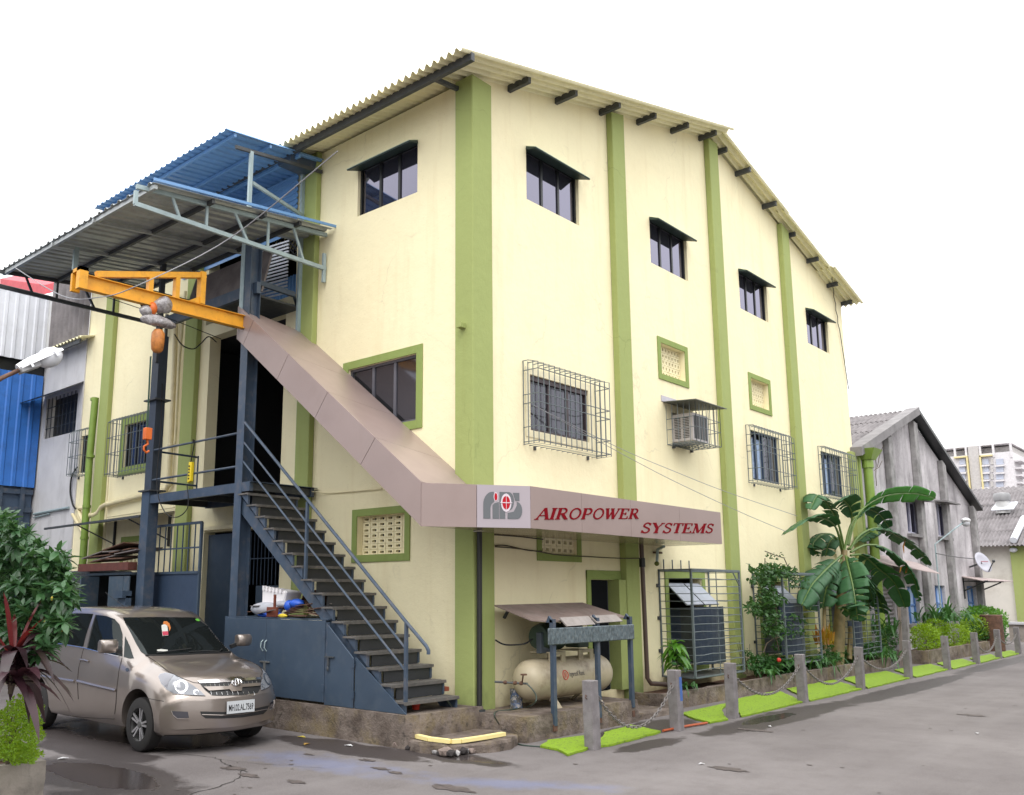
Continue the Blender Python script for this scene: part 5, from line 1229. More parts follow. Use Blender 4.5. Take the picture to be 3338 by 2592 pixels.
mb = MB(); mb.ellip((0, 0, 0), (L*.29, .115, .13), 16, 10); Rm = Matrix((d, side, upn)).transposed().to_4x4(); mb.v = [tuple(Rm @ Vector(v) + e0 + d * L * .68 - upn * .01) for v in mb.v]; mb.build('diffuser', plain('lamp_bowl', (.55, .56, .60), .25), t, smooth=True)
mb = MB(); vs = e0 + d * .02; mb.bar(e0 - upn * .01, e0 + d * L * .42 - upn * .03, .18, .08, up=upn); mb.build('gear_box', plain('lamp_box_grey', (.30, .30, .31), .5), t, bevel=.01)
for a in (.22, .78): MB().bar(e0 + d * L * a + side * .13 + upn * .03, e0 + d * L * a + side * .13 - upn * .04, .03).build('clip', CHR if 'CHR' in globals() else ALU, t)
MB().tube([e0 + d * .02, e0 - d * .25, e2_ + Vector((0, 0, -.3))], .028, 8).build('arm', RUST, t); MB().tube([e0 - d * .1 + side * .05, e2_ + Vector((.1, 0, -.15))], .022, 8).build('stay', RUST, t)
tb = e2_ + Vector((0, 0, -.3)); MB().tube([tb, Vector((tb.x, tb.y, GZ))], .06, 8).build('pole', RUST, t)
# drain pipes on facade A
t = thing('green_drain_pipe', 'fat green drain pipe with a capped top at the far left bay', 'pipe', (-13.2, 0, GZ))
MB().tube([(-13.12, -.06, 6.98), (-13.2, -.06, 5.3), (-13.15, -.06, 2.9), (-13.15, -.06, GZ)], .09, 12).build('pipe', GREENP, t, smooth=True)
for z in (6.9, 5.4, 4.1, 3.3, 2.6): MB().lathe((-13.16, -.06, z), [(.105, 0), (.105, .07)], 12).build('collar', GREENP, t)
t = thing('cream_waste_pipe', 'cream waste pipe that drops, turns and runs left along the wall into the green pipe', 'pipe', (-11, 0, 4))
pp = lambda *L: [PY('k2', x, y, .03) for x, y in L]
MB().tube([Vector((-9.52, .03, 9.0))] + pp((1130, 50), (1110, 500), (1092, 850), (1075, 885), (1040, 895), (900, 930), (680, 985), (655, 1000), (635, 1035), (610, 1050), (570, 1052)), .06, 10).build('pipe', CREAMP, t, smooth=True)
MB().tube([Vector((-9.15, .05, 9.0))] + pp((1160, 50), (1135, 560), (1130, 590)), .035, 8).build('side_pipe', CREAMP, t, smooth=True)
for x, y in ((1105, 600), (1095, 850), (700, 980), (585, 1052)): c = pp((x, y))[0]; MB().ellip(c, (.075, .075, .075)).build('joint', CREAMP, t, smooth=True)
t = thing('branched_waste_pipe', 'pair of short cream pipes forking into the green drain pipe', 'pipe', (-13.8, 0, 3.9))
MB().tube(pp((560, 1005), (510, 1008), (520, 1050), (545, 1105)), .05, 8).build('pipe', CREAMP, t, smooth=True); MB().tube(pp((468, 1045), (545, 1180)), .04, 8).build('pipe', CREAMP, t, smooth=True)
t = thing('thin_cream_conduit', 'thin cream conduit running down and across beside the left grille', 'pipe', (-12.4, .1, 3))
MB().tube(pp((725, 440), (690, 1000), (675, 1300)), .018, 6).build('pipe', CREAMP, t); MB().tube(pp((690, 1065), (1130, 1000)), .018, 6).build('pipe', CREAMP, t)
# tin awning
t = thing('tin_awning', 'long flat tin awning on black brackets left of the mast', 'awning', (-11, -.3, 3.7))
mb = MB(); mb.prism([(-12.95, -.85, 3.56), (-9.2, -.75, 3.62), (-9.2, .12, 3.78), (-12.5, .12, 3.70)], (0, 0, .015)); mb.build('sheet', ALUD, t)
MB().bar((-13.65, -.86, 3.55), (-9.1, -.76, 3.62), .05).build('edge_bar', ALUD, t)
for x in (-11.9, -9.35): MB().bar((x, .1, 3.7), (x, .1, 3.0), .05).build('bracket', BLACK, t); MB().bar((x - .4, -.7, 3.6), (x, .08, 3.15), .03).build('bracket', BLACK, t)
# blue gate beside the mast
t = thing('sheet_gate', 'tall blue steel gate with a barred top between mast and hall column', 'gate', (-8, -.9, .2))
YG = -1.0
q = [PY('k2', *p, YG) for p in ((965, 1130), (1305, 1155), (1300, 1435), (960, 1430))]
xa, xb = q[0].x + .02, q[1].x; zt2, zm = q[0].z, q[3].z
MB().box((xa, YG, GZ + .45), (xb, YG + .03, zm)).build('sheet_panel', paint('dark_blue_gate', (.03, .05, .09), .5, .1, 3), t)
for z in (zt2, zm): MB().bar((xa, YG, z), (xb, YG, z), .05).build('frame_bar', CUP, t)
for x in (xa, xb): MB().bar((x, YG, GZ + .45), (x, YG, zt2), .05).build('frame_bar', CUP, t)
MB().bar((xa, YG, (zt2 + zm) / 2), (xb, YG, (zt2 + zm) / 2), .03).build('cross_bar', CUP, t)
for k in range(1, 9): x = xa + (xb - xa) * k / 9; MB().bar((x, YG, zm), (x, YG, zt2), .02).build('bar', CUP, t)
# ground floor hall front: dark half door and grill
t = thing('hall_shutter', 'dark blue half door and grille inside the ground floor opening', 'door', (-6.4, .3, .25))
MB().box((-7.95, .25, .25), (-7.0, .3, 3.2)).build('door_leaf', CUP, t); MB().box((-6.2, .3, .25), (-5.25, .34, 2.1)).build('door_leaf', CUP, t)
for k in range(14): MB().bar((-6.95 + k * .125, .32, 2.12), (-6.95 + k * .125, .32, 3.2), .018).build('bar', CUP, t)
MB().bar((-7, .32, 2.65), (-5.25, .32, 2.65), .02).build('rail', CUP, t)
# lockers
t = thing('steel_lockers', 'row of battered blue steel lockers with one door ajar behind the car', 'lockers', (-8.8, -1.4, .25))
LK = paint('locker_blue', (.05, .075, .105), .5, .15, 3, (.16, .13, .11), .5, 6)
MB().box((-10.05, -1.45, .25), (-8.05, -.6, .3)).build('base', LK, t); MB().box((-10.05, -1.45, 2.33), (-8.05, -.6, 2.38)).build('top', LK, t); MB().box((-10.05, -.64, .3), (-8.05, -.6, 2.33)).build('back', BLACK, t)
MB().box((-10.05, -1.48, .3), (-9.42, -1.45, 2.3)).build('door', LK, t, bevel=.004); MB().prism([(-9.38, -1.47, .3), (-9.2, -1.95, .3), (-9.2, -1.95, 2.3), (-9.38, -1.47, 2.3)], (.02, .01, 0)).build('open_door', LK, t)
MB().box((-8.9, -1.48, .3), (-8.3, -1.45, 2.3)).build('door', LK, t, bevel=.004); MB().box((-8.28, -1.48, .3), (-8.05, -1.45, 2.3)).build('door', LK, t, bevel=.004)
t2 = thing('bracket_box', 'small blue bracket box fixed to the mast above the car roof', 'bracket', (-8.05, -1.6, 1.9)); MB().box((-8.2, -1.62, 1.45), (-7.87, -1.5, 1.9)).build('plate', CUP, t2); MB().box((-8.25, -1.7, 1.86), (-7.87, -1.5, 2.0)).build('arm', CUP, t2)
tag(MB().box((-10.2, -1.55, 2.42), (-8.0, -1.35, 2.58)).build('rusty_beam', paint('red_oxide', (.10, .03, .022), .7, .2, 6)), 'dark red beam lying along the locker tops', 'beam')
random.seed(3)
for i in range(9):
    x = -10.2 + random.uniform(0, 1.5); z = 2.6 + i * .03
    mb = MB(); mb.prism([(x, -1.5, z), (x + .9, -1.5, z + random.uniform(-.02, .16)), (x + .95, -.8, z + .1), (x + .1, -.8, z + .05)], (0, 0, .02)); tag(mb.build('scrap_sheet', OLD if i % 2 else RUST), 'bent grey sheet stacked on the locker tops', 'scrap sheet', 'scrap sheets on the lockers')
tag(MB().box((-12.6, -1.3, GZ), (-10.12, -.3, 2.45)).build('crate_stack', paint('dark_crate', (.03, .033, .04), .7, .3, 5), bevel=.03), 'dark heap of crates in the shade left of the lockers', 'crates')
random.seed(12)
for i in range(14):
    x = random.uniform(-13.5, -10.3); z = random.uniform(.8, 2.5); mb = MB(); mb.bar((x, -1.25, z), (x + random.uniform(.2, .9), -1.3, z + random.uniform(-.1, .12)), random.uniform(.03, .12), .03)
    tag(mb.build('scrap_strip', OLD if i % 3 else ALU), 'odd strip of scrap leaning left of the lockers', 'scrap metal', 'scrap leaning left of the lockers')
for L, nm in (([('k2', 500, 740), ('k2', 465, 800), ('k2', 455, 900), ('k2', 470, 980), ('k2', 490, 1010)], 'thick black cable curving down beside the narrow grille'),):
    cable('wall_cable', [PY(*p, .05) for p in L], .025, RUBBER, nm)

# ================================================================== COMPRESSOR CORNER
KB = .165
ct = thing('air_compressor', 'cream horizontal air compressor tank with green motor under the sheet shelter', 'compressor', (.42, 1.75, KB))
TK = paint('cream_tank_enamel', (.43, .37, .26), .45, .12, 4, (.13, .08, .045), .8, 2.6)
CY = .42; RZ = .315; z_ = .60
prof = [(.0, -1.14), (.12, -1.13), (.22, -1.09), (.28, -1.02), (.312, -.93), (RZ, -.8), (RZ, .8), (.312, .93), (.28, 1.02), (.22, 1.09), (.12, 1.13), (.0, 1.14)]
MB().lathe((CY, 1.78, z_), prof, 32, 'y').build('tank', TK, ct, smooth=True)
for y in (-.55, .6):
    mb = MB(); mb.prism([(CY + .1, 1.78 + y, z_ - .25), (CY + .32, 1.70 + y, KB), (CY + .26, 1.70 + y, KB), (CY + .02, 1.78 + y, z_ - .25)], (0, .12, 0)); mb.prism([(CY - .1, 1.78 + y, z_ - .25), (CY - .32, 1.78 + y, KB), (CY - .26, 1.78 + y, KB), (CY - .02, 1.78 + y, z_ - .25)], (0, .05, 0)); mb.build('foot', TK, ct)
for y in (-.42, .38):
    mb = MB(); y_ = 1.78 + y
    for q in (((y_-.22, .83), (y_-.10, 1.02)), ((y_+.10, .83), (y_+.20, 1.02)), ((y_-.10, .97), (y_+.10, 1.02))): mb.box((CY + .16, q[0][0], q[0][1]), (CY + .19, q[1][0], q[1][1]))
    mb.box((CY - .2, y_ - .22, 1.0), (CY + .16, y_ + .2, 1.02)); mb.build('saddle', TK, ct)
GRM = paint('dark_green_motor', (.03, .055, .04), .5, .2, 6)
MB().lathe((CY, 1.36, 1.25), [(.1, -.3), (.19, -.28), (.21, -.2), (.21, .25), (.19, .3), (.1, .32)], 24, 'y').build('motor', GRM, ct, smooth=True)
for k in range(10): MB().lathe((CY, 1.2 + k * .04, 1.25), [(.222, 0), (.222, .012)], 24, 'y').build('cooling_fin', GRM, ct)
MB().lathe((CY - .1, 2.1, 1.28), [(.22, -.05), (.23, -.04), (.23, .04), (.22, .05)], 28, 'y').build('flywheel', BLACK, ct)
MB().box((CY - .15, 2.0, 1.05), (CY + .15, 2.3, 1.32)).build('pump_block', GRM, ct, bevel=.02); MB().lathe((CY, 2.15, 1.30), [(.1, 0), (.12, .04), (.1, .05), (.12, .09), (.1, .1), (.12, .14), (.08, .18)], 16).build('cylinder_head', BLACK, ct)
MB().box((CY + .02, 1.0, 1.0), (CY + .12, 1.26, 1.33)).build('control_box', paint('control_box_blue', (.06, .075, .10), .5), ct, bevel=.01); MB().box((CY + .04, 1.26, .9), (CY + .08, 1.29, 1.34)).build('control_bracket', TK, ct)
MB().lathe((CY + .12, 1.1, 1.26), [(.025, 0), (.025, .02)], 12, 'x').build('switch_knob', BLACK, ct)
# maker's mark on the tank
lr = PX('cp', 980, 850, CY + RZ); lx = CY + RZ + .002
mb = MB(); ring = [(lr.y + .07*math.cos(t), lr.z + .07*math.sin(t)) for t in [2*math.pi*i/24 for i in range(25)]]
def tz(y, z, e=.004): dz = z - z_; return Vector((CY + math.sqrt(max(.0, (RZ + e)**2 - dz*dz)), y, z))
mb.tube([tz(y, z) for y, z in ring], .008, 5); mb.build('logo_ring', plain('tank_red', (.45, .05, .03), .5), ct)
def text_on(txt, f, h, width, mat, name, parent):
    cu = bpy.data.curves.new(name, 'FONT'); cu.body = txt; cu.size = 1; ob = bpy.data.objects.new('tmp', cu); COL.objects.link(ob)
    bpy.context.view_layer.update(); me = bpy.data.meshes.new_from_object(ob.evaluated_get(bpy.context.evaluated_depsgraph_get())); bpy.data.objects.remove(ob)
    w = max(v.co.x for v in me.vertices); hh = max(v.co.y for v in me.vertices); off = wloc(parent)
    for v in me.vertices: v.co = f(v.co.x / w * width, v.co.y / hh * h) - off
    me.materials.clear(); me.materials.append(mat); o = bpy.data.objects.new(name, me); COL.objects.link(o); o.parent = parent; return o
text_on('IR', lambda a, b: tz(lr.y - .04 + a, lr.z - .04 + b, .006), .08, .08, plain('tank_red', (.45, .05, .03), .5), 'logo_letters', ct)
text_on('Ingersoll Rand', lambda a, b: tz(lr.y + .1 + a, lr.z - .03 + b, .005), .075, .42, plain('tank_black', (.03, .03, .04), .5), 'maker_lettering', ct)
# air line, valve, hose
t = thing('air_valve', 'brass valve and grey air pipe running from the wall to the tank end', 'valve', (.5, .9, .62))
a = PX('cp', 85, 935, .35); b = PX('cp', 505, 960, .75)
MB().tube([a, a.lerp(b, .5), b], .016, 8).build('pipe', ALUD, t); 
for q in (.32, .62, .8): MB().ellip(a.lerp(b, q), (.03, .045, .03)).build('fitting', RUST, t)
MB().tube([a.lerp(b, .82), PX('cp', 445, 850, .75)], .012, 6).build('valve_stem', RUST, t); c = PX('cp', 452, 845, .75); MB().lathe(c - Vector((0, 0, .01)), [(.05, 0), (.05, .02)], 12).build('hand_wheel', RUST, t)
cable('air_hose', [PX('cp', 480, 950, .75), PX('cp', 560, 1030, .85), PX('cp', 610, 1120, .9), PX('cp', 590, 1200, .92), PZ('cp', 500, 1250, KB + .01), PZ('cp', 300, 1285, KB + .01), PZ('cp', 110, 1310, KB), PX('cp', 90, 1380, .9), PZ('cp', 180, 1520, GZ + .1), PZ('cp', 270, 1650, GZ + .02), PZ('k6', 430, 1590, GZ + .01), PZ('k6', 610, 1605, GZ + .01)], .011, plain('green_hose', (.04, .06, .05), .5), 'dark green air hose trailing from the valve over the ledge to the ground')
cable('power_cable', [PX('cp', 95, 410, .02), PX('cp', 200, 465, .1), PX('cp', 330, 472, .25), PX('cp', 470, 455, .42), PX('cp', 560, 400, .42)], .014, RUBBER, 'black power cable from the pilaster to the compressor motor')
p = PZ('cp', 360, 1262, KB); t = thing('paint_can', 'paint splattered tin can on the ledge by the green pilaster', 'can', p)
SPL = NT('paint_splattered_tin'); SPL.col(SPL.mix(SPL.ramp(SPL.noise(22, 5, .7), .5, .58), SPL.mix(SPL.ramp(SPL.noise(14, 3), .48, .55), (.08, .12, .22), (.10, .10, .10)), (.42, .40, .38))); SPL.set(Roughness=.6)
MB().lathe(p, [(.10, 0), (.103, .005), (.10, .02), (.10, .27), (.104, .275), (.104, .285), (.095, .285), (.095, .2)], 24).build('body', SPL.m, t, smooth=True)
MB().tube([p + Vector((.0, -.1, .24)), p + Vector((.05, -.1, .32)), p + Vector((.0, .02, .35)), p + Vector((0, .1, .24))], .005, 5).build('handle', ALUD, t)
# shelter
sh_ = thing('sheet_shelter', 'rusty flat sheet roof on blue grey posts over the compressor', 'shelter', (.5, 1.8, KB))
RSH = paint('rusty_roof_sheet', (.20, .15, .135), .75, .2, 3, (.30, .27, .26), .5, 5)
MB().prism([(.0, .5, 1.74), (.0, 2.95, 1.76), (.9, 3.0, 1.52), (.9, .75, 1.50), (.7, .55, 1.52)], (0, 0, .02)).build('roof_sheet', RSH, sh_)
for a, b, q in (((.9, 1.0, 1.56), (1.0, 1.78, 1.44), 0), ((.9, 1.83, 1.57), (1.0, 2.6, 1.47), 1)): MB().prism([(a[0], a[1] - .0, a[2]), (a[0], b[1], a[2] + .01), (b[0] + .04, b[1], b[2]), (b[0] + .04, a[1], b[2] - .01)], (.02, 0, .01)).build('lip_sheet', paint('pale_lip', (.27, .24, .225), .6, .15, 5, (.5, .5, .5), .2, 16), sh_)
for y in (.66, 1.86, 2.86):
    MB().box((.97, y, -.02 if y < 2 else .05), (1.035, y + .075, 1.55)).build('post', STEEL, sh_); MB().box((.96, y - .005, -.1), (1.03, y + .08, .0)).build('post_shoe', RUST, sh_)
    MB().prism([(.9, y, 1.5), (1.04, y, 1.5), (.95, y, 1.60)], (0, .05, 0)).build('gusset', STEEL, sh_)
SLT = paint('mottled_slate_board', (.075, .10, .115), .5, .6, 16, (.30, .32, .31), .6, 13, streak=(1, 3, 1))
MB().box((1.045, .50, 1.17), (1.075, 2.93, 1.42)).build('fascia_board', SLT, sh_, bevel=.012)
MB().bar((.02, .72, 1.55), (.12, .72, 1.70), .04).build('wall_hook', ALUD, sh_)
# pipes on the road facade
t = thing('black_down_pipe', 'black steel down pipe at the green corner pilaster', 'pipe', (.05, .05, .17)); MB().tube([(.06, .08, 2.92), (.06, .06, .17)], .042, 10).build('pipe', plain('black_pipe', (.018, .018, .018), .45), t, smooth=True); MB().box((.0, .0, .165), (.12, .13, .2)).build('foot_plate', ALUD, t)
t = thing('brown_down_pipe', 'brown down pipe right of the shop doorway with an elbow at its foot', 'pipe', (.05, 5.05, 0)); MB().tube([(.0, 5.03, 3.1), (0, 5.08, .32), (.05, 5.12, .22), (.1, 5.7, .16)], .045, 10).build('pipe', paint('brown_pipe', (.10, .065, .055), .5), t, smooth=True); MB().lathe((0, 5.04, 2.45), [(.06, 0), (.06, .18)], 12).build('coupling', BLACK, t)
t = thing('vent_elbow_pipe', 'small bent rusty vent pipe on the wall below the sign canopy end', 'pipe', (0, 5.8, 2.6)); MB().tube([PX('k6', 1450, 178, .3), PX('k6', 1405, 200, .0), PX('k6', 1400, 300, .0)], .03, 8).build('pipe', ALU, t); MB().box(PX('k6', 1372, 228, -.13), PX('k6', 1425, 224, -.1) + Vector((.05, 0, .02))).build('clamp', RUST, t); MB().ellip(PX('k6', 1400, 300, 0), (.05, .05, .05)).build('elbow', paint('mossy', (.12, .14, .03), .8), t)
for i, L in enumerate(([(245, 95), (420, 108), (590, 128)], [(250, 180), (380, 190), (560, 215), (700, 238), (900, 250), (1150, 262), (1285, 262)], [(250, 172), (330, 172), (480, 205), (580, 212)])):
    cable('service_cable', [PX('k6', x, y, -.12 if x < 1150 else .01) for x, y in L], .011, plain('grimy_cable', (.07, .06, .04), .7), ('short dark cable tight under the canopy soffit', 'long sagging cable crossing below the shaded vent', 'loose twin of the sagging cable left of the shaded vent')[i])
cable('wall_wire', [PY('k4', 600, 500, .1), PY('k4', 760, 490, 0.0), PY('k4', 900, 503, .1), PY('k4', 1100, 490, .1), PY('k4', 1320, 470, .1)], .010, CREAMP, 'cream cable clipped across the stair wall')
cable('aerial_wire', [PX('u3', 300, 590, -.1), PX('u3', 900, 890, .2), PX('u3', 1300, 1060, .5), PX('u3', 1680, 1210, .8), PX('u3', 2180, 1380, 1)], .006, plain('grey_wire', (.25, .25, .27), .6), 'upper thin wire from the brown window to the banana plant')
cable('aerial_wire', [PX('u3', 300, 590, -.1), PX('u3', 900, 920, .2), PX('u3', 1300, 1130, .5), PX('u3', 1770, 1350, .8), PX('u3', 2100, 1490, 1)], .006, plain('grey_wire', (.25, .25, .27), .6), 'lower thin wire from the brown window to the banana plant')
t = thing('lightning_rod', 'thin rod with a twisted cable at the right end of the roof', 'rod', (0, 17.4, 11)); MB().tube([PX('u2', 1770, 1270, .1), PX('u2', 1775, 1370, .1)], .012, 6).build('rod', BLACK, t); MB().tube([PX('u2', 1775, 1370, .05)] + [PX('u2', 1775 + k * 7 + (3 if k % 2 else -3), 1370 + k * 46, -.1) for k in range(1, 8)] + [PX('d', 1810, 830, -.1)], .012, 6).build('down_cable', BLACK, t)

# ================================================================== KERB, BOLLARDS, CHAINS
BY = [.27, 2.62, 4.57, 7.64, 10.93, 14.47, 17.95, 20.97, 24.02, 26.97, 30.0]
BLAB = ['first grey kerb post in front of the compressor shelter', 'kerb post with a blue paint smear in front of the doorway', 'square kerb post in front of the spiked cage', 'kerb post before the creeper covered cage', 'kerb post in front of the banana plant', 'kerb post standing where the planter ends by the pole', 'kerb post before the first yellow green bush', 'kerb post before the middle of the shrub bed', 'kerb post at the far end of the shrub bed', 'second farthest kerb post down the road', 'farthest kerb post down the road']
pb = None
def make_bollard():
    t = thing('kerb_post', BLAB[0], 'bollard', (2.0, BY[0], GZ), 0, 'concrete posts along the kerb')
    mb = MB(); n = 7; w = .085; vs = []
    for j in range(n + 1):
        z = .93 * j / n
        for a, b in ((-1, -1), (1, -1), (1, 1), (-1, 1)): q = noise.noise_vector(Vector((a * 2, b * 2, z * 4))) * .008; vs.append((a * w + q.x, b * w + q.y, z + (q.z if j == n else 0)))
    mb.add(vs, [(j*4+k, j*4+(k+1)%4, (j+1)*4+(k+1)%4, (j+1)*4+k) for j in range(n) for k in range(4)] + [(n*4, n*4+1, n*4+2, n*4+3)])
    mb.build('shaft', BOLL, t, world=False, bevel=.008)
    MB().tube([(0, w, .72), (0, w + .03, .74), (0, w + .035, .70), (0, w, .68)], .006, 5).build('ring', RUST, t, world=False); MB().tube([(0, -w, .72), (0, -w - .03, .74), (0, -w - .035, .70), (0, -w, .68)], .006, 5).build('ring', RUST, t, world=False)
    return t
for i, y in enumerate(BY):
    if i == 0: b_ = pb = make_bollard()
    else: b_ = copy_tree(pb); b_['label'] = BLAB[i]
    b_.location = (2.0 + random.uniform(-.03, .03), y, GZ); b_.rotation_euler = (random.uniform(-.02, .02), random.uniform(-.02, .02), random.uniform(-.08, .08))
c = MB(); c.box((2.087, 2.62, .25), (2.0875, 2.70, .62)); tag(c.build('blue_smear', plain('blue_smear_paint', (.05, .12, .35), .7)), kind=None); o = bpy.data.objects['blue_smear']; o.parent = [x for x in bpy.data.objects if x.get('label') == BLAB[1]][0]; o.matrix_parent_inverse = Matrix.Identity(4)
for v in o.data.vertices: v.co = v.co - Vector((2.0, 2.62, GZ)) 
CHN = paint('galvanised_chain', (.17, .155, .15), .6, .2, 20)
link = None
def chain_link():
    me = MB(); r, R_, L = .0085, .02, .03; pts = [(L * (1 if math.cos(a) > 0 else -1) * .6 + R_ * math.cos(a), R_ * math.sin(a), 0) for a in [2*math.pi*k/12 for k in range(12)]]
    me.tube(pts + [pts[0]], r, 5, cap=False); return me
def chain(ya, yb, sag, label):
    global link
    t = thing('kerb_chain', label, 'chain', (2.0, (ya + yb) / 2, .3), 0, 'chains hung between the kerb posts')
    a = Vector((2.0, ya + .12, .50)); b = Vector((2.0, yb - .12, .50)); P_ = catenary(a, b, sag, 60); L = sum((P_[i+1] - P_[i]).length for i in range(60)); n = int(L / .062)
    for i in range(n):
        s_ = L * (i + .5) / n; acc = 0
        for q in range(60):
            l_ = (P_[q+1] - P_[q]).length
            if acc + l_ >= s_: p = P_[q].lerp(P_[q+1], (s_ - acc) / l_); d = (P_[q+1] - P_[q]).normalized(); break
            acc += l_
        if link is None: o = chain_link().build('link', CHN, t, world=False, smooth=True); link = o
        else: o = link.copy(); COL.objects.link(o); o.parent = t
        up = Vector((1, 0, 0)); z = (up - d * up.dot(d)).normalized(); z = Matrix.Rotation(math.pi / 2 * (i % 2) + .4, 3, d) @ z; y_ = z.cross(d)
        o.matrix_basis = Matrix.Translation(p - t.location) @ Matrix((d, y_, z)).transposed().to_4x4()
CL = [(0, .52, 'sagging rusty chain between the first two kerb posts'), (2, .42, 'sagging chain in front of the spiked cage and its bed'), (3, .46, 'sagging chain in front of the creeper and banana plant'), (4, .36, 'chain hanging before the end of the planter'), (7, .42, 'chain hanging before the far shrub bed'), (8, .3, 'farthest visible chain beside the dark drum')]
for i, sg, lb in CL: chain(BY[i], BY[i+1], sg, lb)
# lime green painted kerb stretches
LIME = NT('lime_kerb_paint'); LIME.col(LIME.mix(LIME.ramp(LIME.noise(16, 9, .8, stretch=(2.5, 1, 1)), .56, .58), (.19, .31, .008), (.04, .05, .03))); LIME.set(Roughness=.75); LIME.bump(LIME.noise(30, 4), .3, .01)
def kerb(pts, label):
    P_ = []
    for i in range(len(pts)):
        a = Vector((*pts[i], 0)); b = Vector((*pts[(i+1) % len(pts)], 0)); n = max(1, int((b - a).length / .1))
        for k in range(n): q = a.lerp(b, k / n); w = noise.noise_vector(q * 5) * .035; P_.append((q.x + w.x, q.y + w.y))
    mb = MB(); mb.prism([(x, y, GZ + .004) for x, y in P_], (0, 0, .03)); tag(mb.build('painted_kerb', LIME.m), label, 'kerb', 'lime painted kerb stretches')
kerb([(1.38, -.12), (1.15, .33), (1.33, 1.22), (1.62, .9), (1.98, .17), (2.08, -.45), (1.7, -.2)], 'lime kerb patch just left of the first kerb post')
kerb([(1.98, .38), (1.35, 1.5), (1.23, 2.5), (1.95, 2.2), (2.05, .6)], 'lime kerb patch between the first and second kerb posts')
kerb([(1.1, 4.35), (1.03, 6.4), (1.4, 5.3), (1.9, 4.45), (2.08, 4.2), (2.06, 3.6), (1.6, 3.9)], 'pointed lime kerb patch left of the third kerb post')
for (a, b, w0, w1) in ((4.7, 7.5, .88, .82), (7.8, 10.8, .80, .80), (11.1, 14.3, .82, .95), (14.65, 17.8, .98, 1.1), (18.1, 20.8, 1.15, 1.25), (21.1, 23.9, 1.35, 1.4), (24.2, 26.8, 1.4, 1.45)):
    i = [4.7, 7.8, 11.1, 14.65, 18.1, 21.1, 24.2].index(a)
    kerb([(2.1, a), (w0, a + 2.2 * 0 + 1.9), (w1, b + 1.7), (2.05, b)], 'lime kerb stretch in front of ' + ['the spiked cage bed', 'the creeper bed', 'the banana plant', 'the leaning pole', 'the first yellow bush', 'the far shrub bed', 'the dark drum'][i])
t = thing('orange_pipe', 'thin orange pipe lying along the kerb by the second post', 'pipe', (2, 3, GZ)); MB().tube([(1.95, 2.25, GZ + .03), (1.98, 3.0, GZ + .03), (2.05, 3.5, GZ + .03)], .02, 6).build('pipe', plain('orange_pvc', (.35, .07, .02), .6), t)
# planters
def planter(x0, x1, y0, y1, zt, label, t_=.13):
    t = thing('planter_bed', label, 'planter', ((x0 + x1) / 2, (y0 + y1) / 2, GZ))
    def wall_(pts, z0, z1, nm, mat):
        o = slab(pts, z0, z1, nm, '', mat=mat, kind='structure', wob=.015); del o['kind']; o.parent = t
        off = wloc(t)
        for v in o.data.vertices: v.co -= off
    wall_([(x1 - t_, y0), (x1, y0), (x1, y1), (x1 - t_, y1)], GZ, zt, 'front_wall', PLINTH); wall_([(x0, y0), (x1 - t_ - .002, y0), (x1 - t_ - .002, y0 + t_), (x0, y0 + t_)], GZ, zt, 'end_wall', PLINTH)
    wall_([(x0, y1 - t_), (x1 - t_ - .002, y1 - t_), (x1 - t_ - .002, y1), (x0, y1)], GZ, zt, 'end_wall', PLINTH)
    wall_([(x0, y0 + t_ + .002), (x1 - t_ - .002, y0 + t_ + .002), (x1 - t_ - .002, y1 - t_ - .002), (x0, y1 - t_ - .002)], GZ, zt - .06, 'soil', paint('red_brown_soil', (.09, .04, .025), .95, .4, 9, (.03, .02, .015), .6, 14, bump=.6, bscale=25))
planter(WX + .005, .68, 4.5, 17.3, .1, 'long stained concrete planter along the factory wall')
planter(WX + .3, 1.05, 19.6, 27.2, .2, 'low dark concrete planter under the yellow green bushes')

# buildings across the lane and behind the viewer: out of view, added to darken low light and fill reflections
t = thing('opposite_building', 'unseen plain grey industrial building across the lane', 'building', (16, 15, GZ)); MB().box((13.5, -4, GZ), (22, 42, 6.5)).build('wall', paint('opposite_plaster', (.30, .29, .27), .9, .2, 1), t)
for k in range(8): MB().box((13.46, -1 + k * 5, 2.2), (13.499, 1.5 + k * 5, 4)).build('window', GLASSD, t)
t = thing('rear_building', 'unseen plain building added behind the yard', 'building', (-2, -22, GZ)); MB().box((-16, -28, GZ), (14, -19, 6)).build('wall', paint('rear_plaster', (.26, .25, .22), .9, .2, 1), t)
for k in range(6): MB().box((-13 + k * 4.5, -18.999, 1.5), (-10.5 + k * 4.5, -18.96, 3.6)).build('window', GLASSD, t)
# ================================================================== RIGHT: GREY GABLED BUILDING AND BEYOND
GW = NT('streaked_old_plaster')
o = GW.mix(GW.ramp(GW.noise(.7, 6), .35, .65), (.32, .30, .315), (.58, .55, .57))
o = GW.mix(GW.math('MULTIPLY', GW.ramp(GW.noise(1.6, 8, .65, stretch=(1, 1, .14)), .48, .7), .65), o, (.09, .08, .085))
o = GW.mix(GW.math('MULTIPLY', GW.ramp(GW.noise(8, 6, .7), .55, .7), .45), o, (.10, .09, .09))
GW.col(o); GW.set(Roughness=.9); GW.bump(GW.noise(25, 6), .3, .02); GWM = GW.m
GWD = paint('dark_mossy_band', (.27, .26, .26), .95, .35, 3, (.07, .07, .065), .85, 2.2, streak=(1, 1, .3))
gb = thing('grey_gabled_building', 'old grey streaked plaster building with a steep gable beyond the factory', 'building', (-4, 26, GZ))
GX = -.2; ya, yb, ap = 18.05, 32.1, 24.3; zA, zB, zP = 6.2, 5.45, 8.3
zg = lambda y: zA + (zP - zA) * (y - ya) / (ap - ya) if y < ap else zP + (zB - zP) * (y - ap) / (yb - ap)
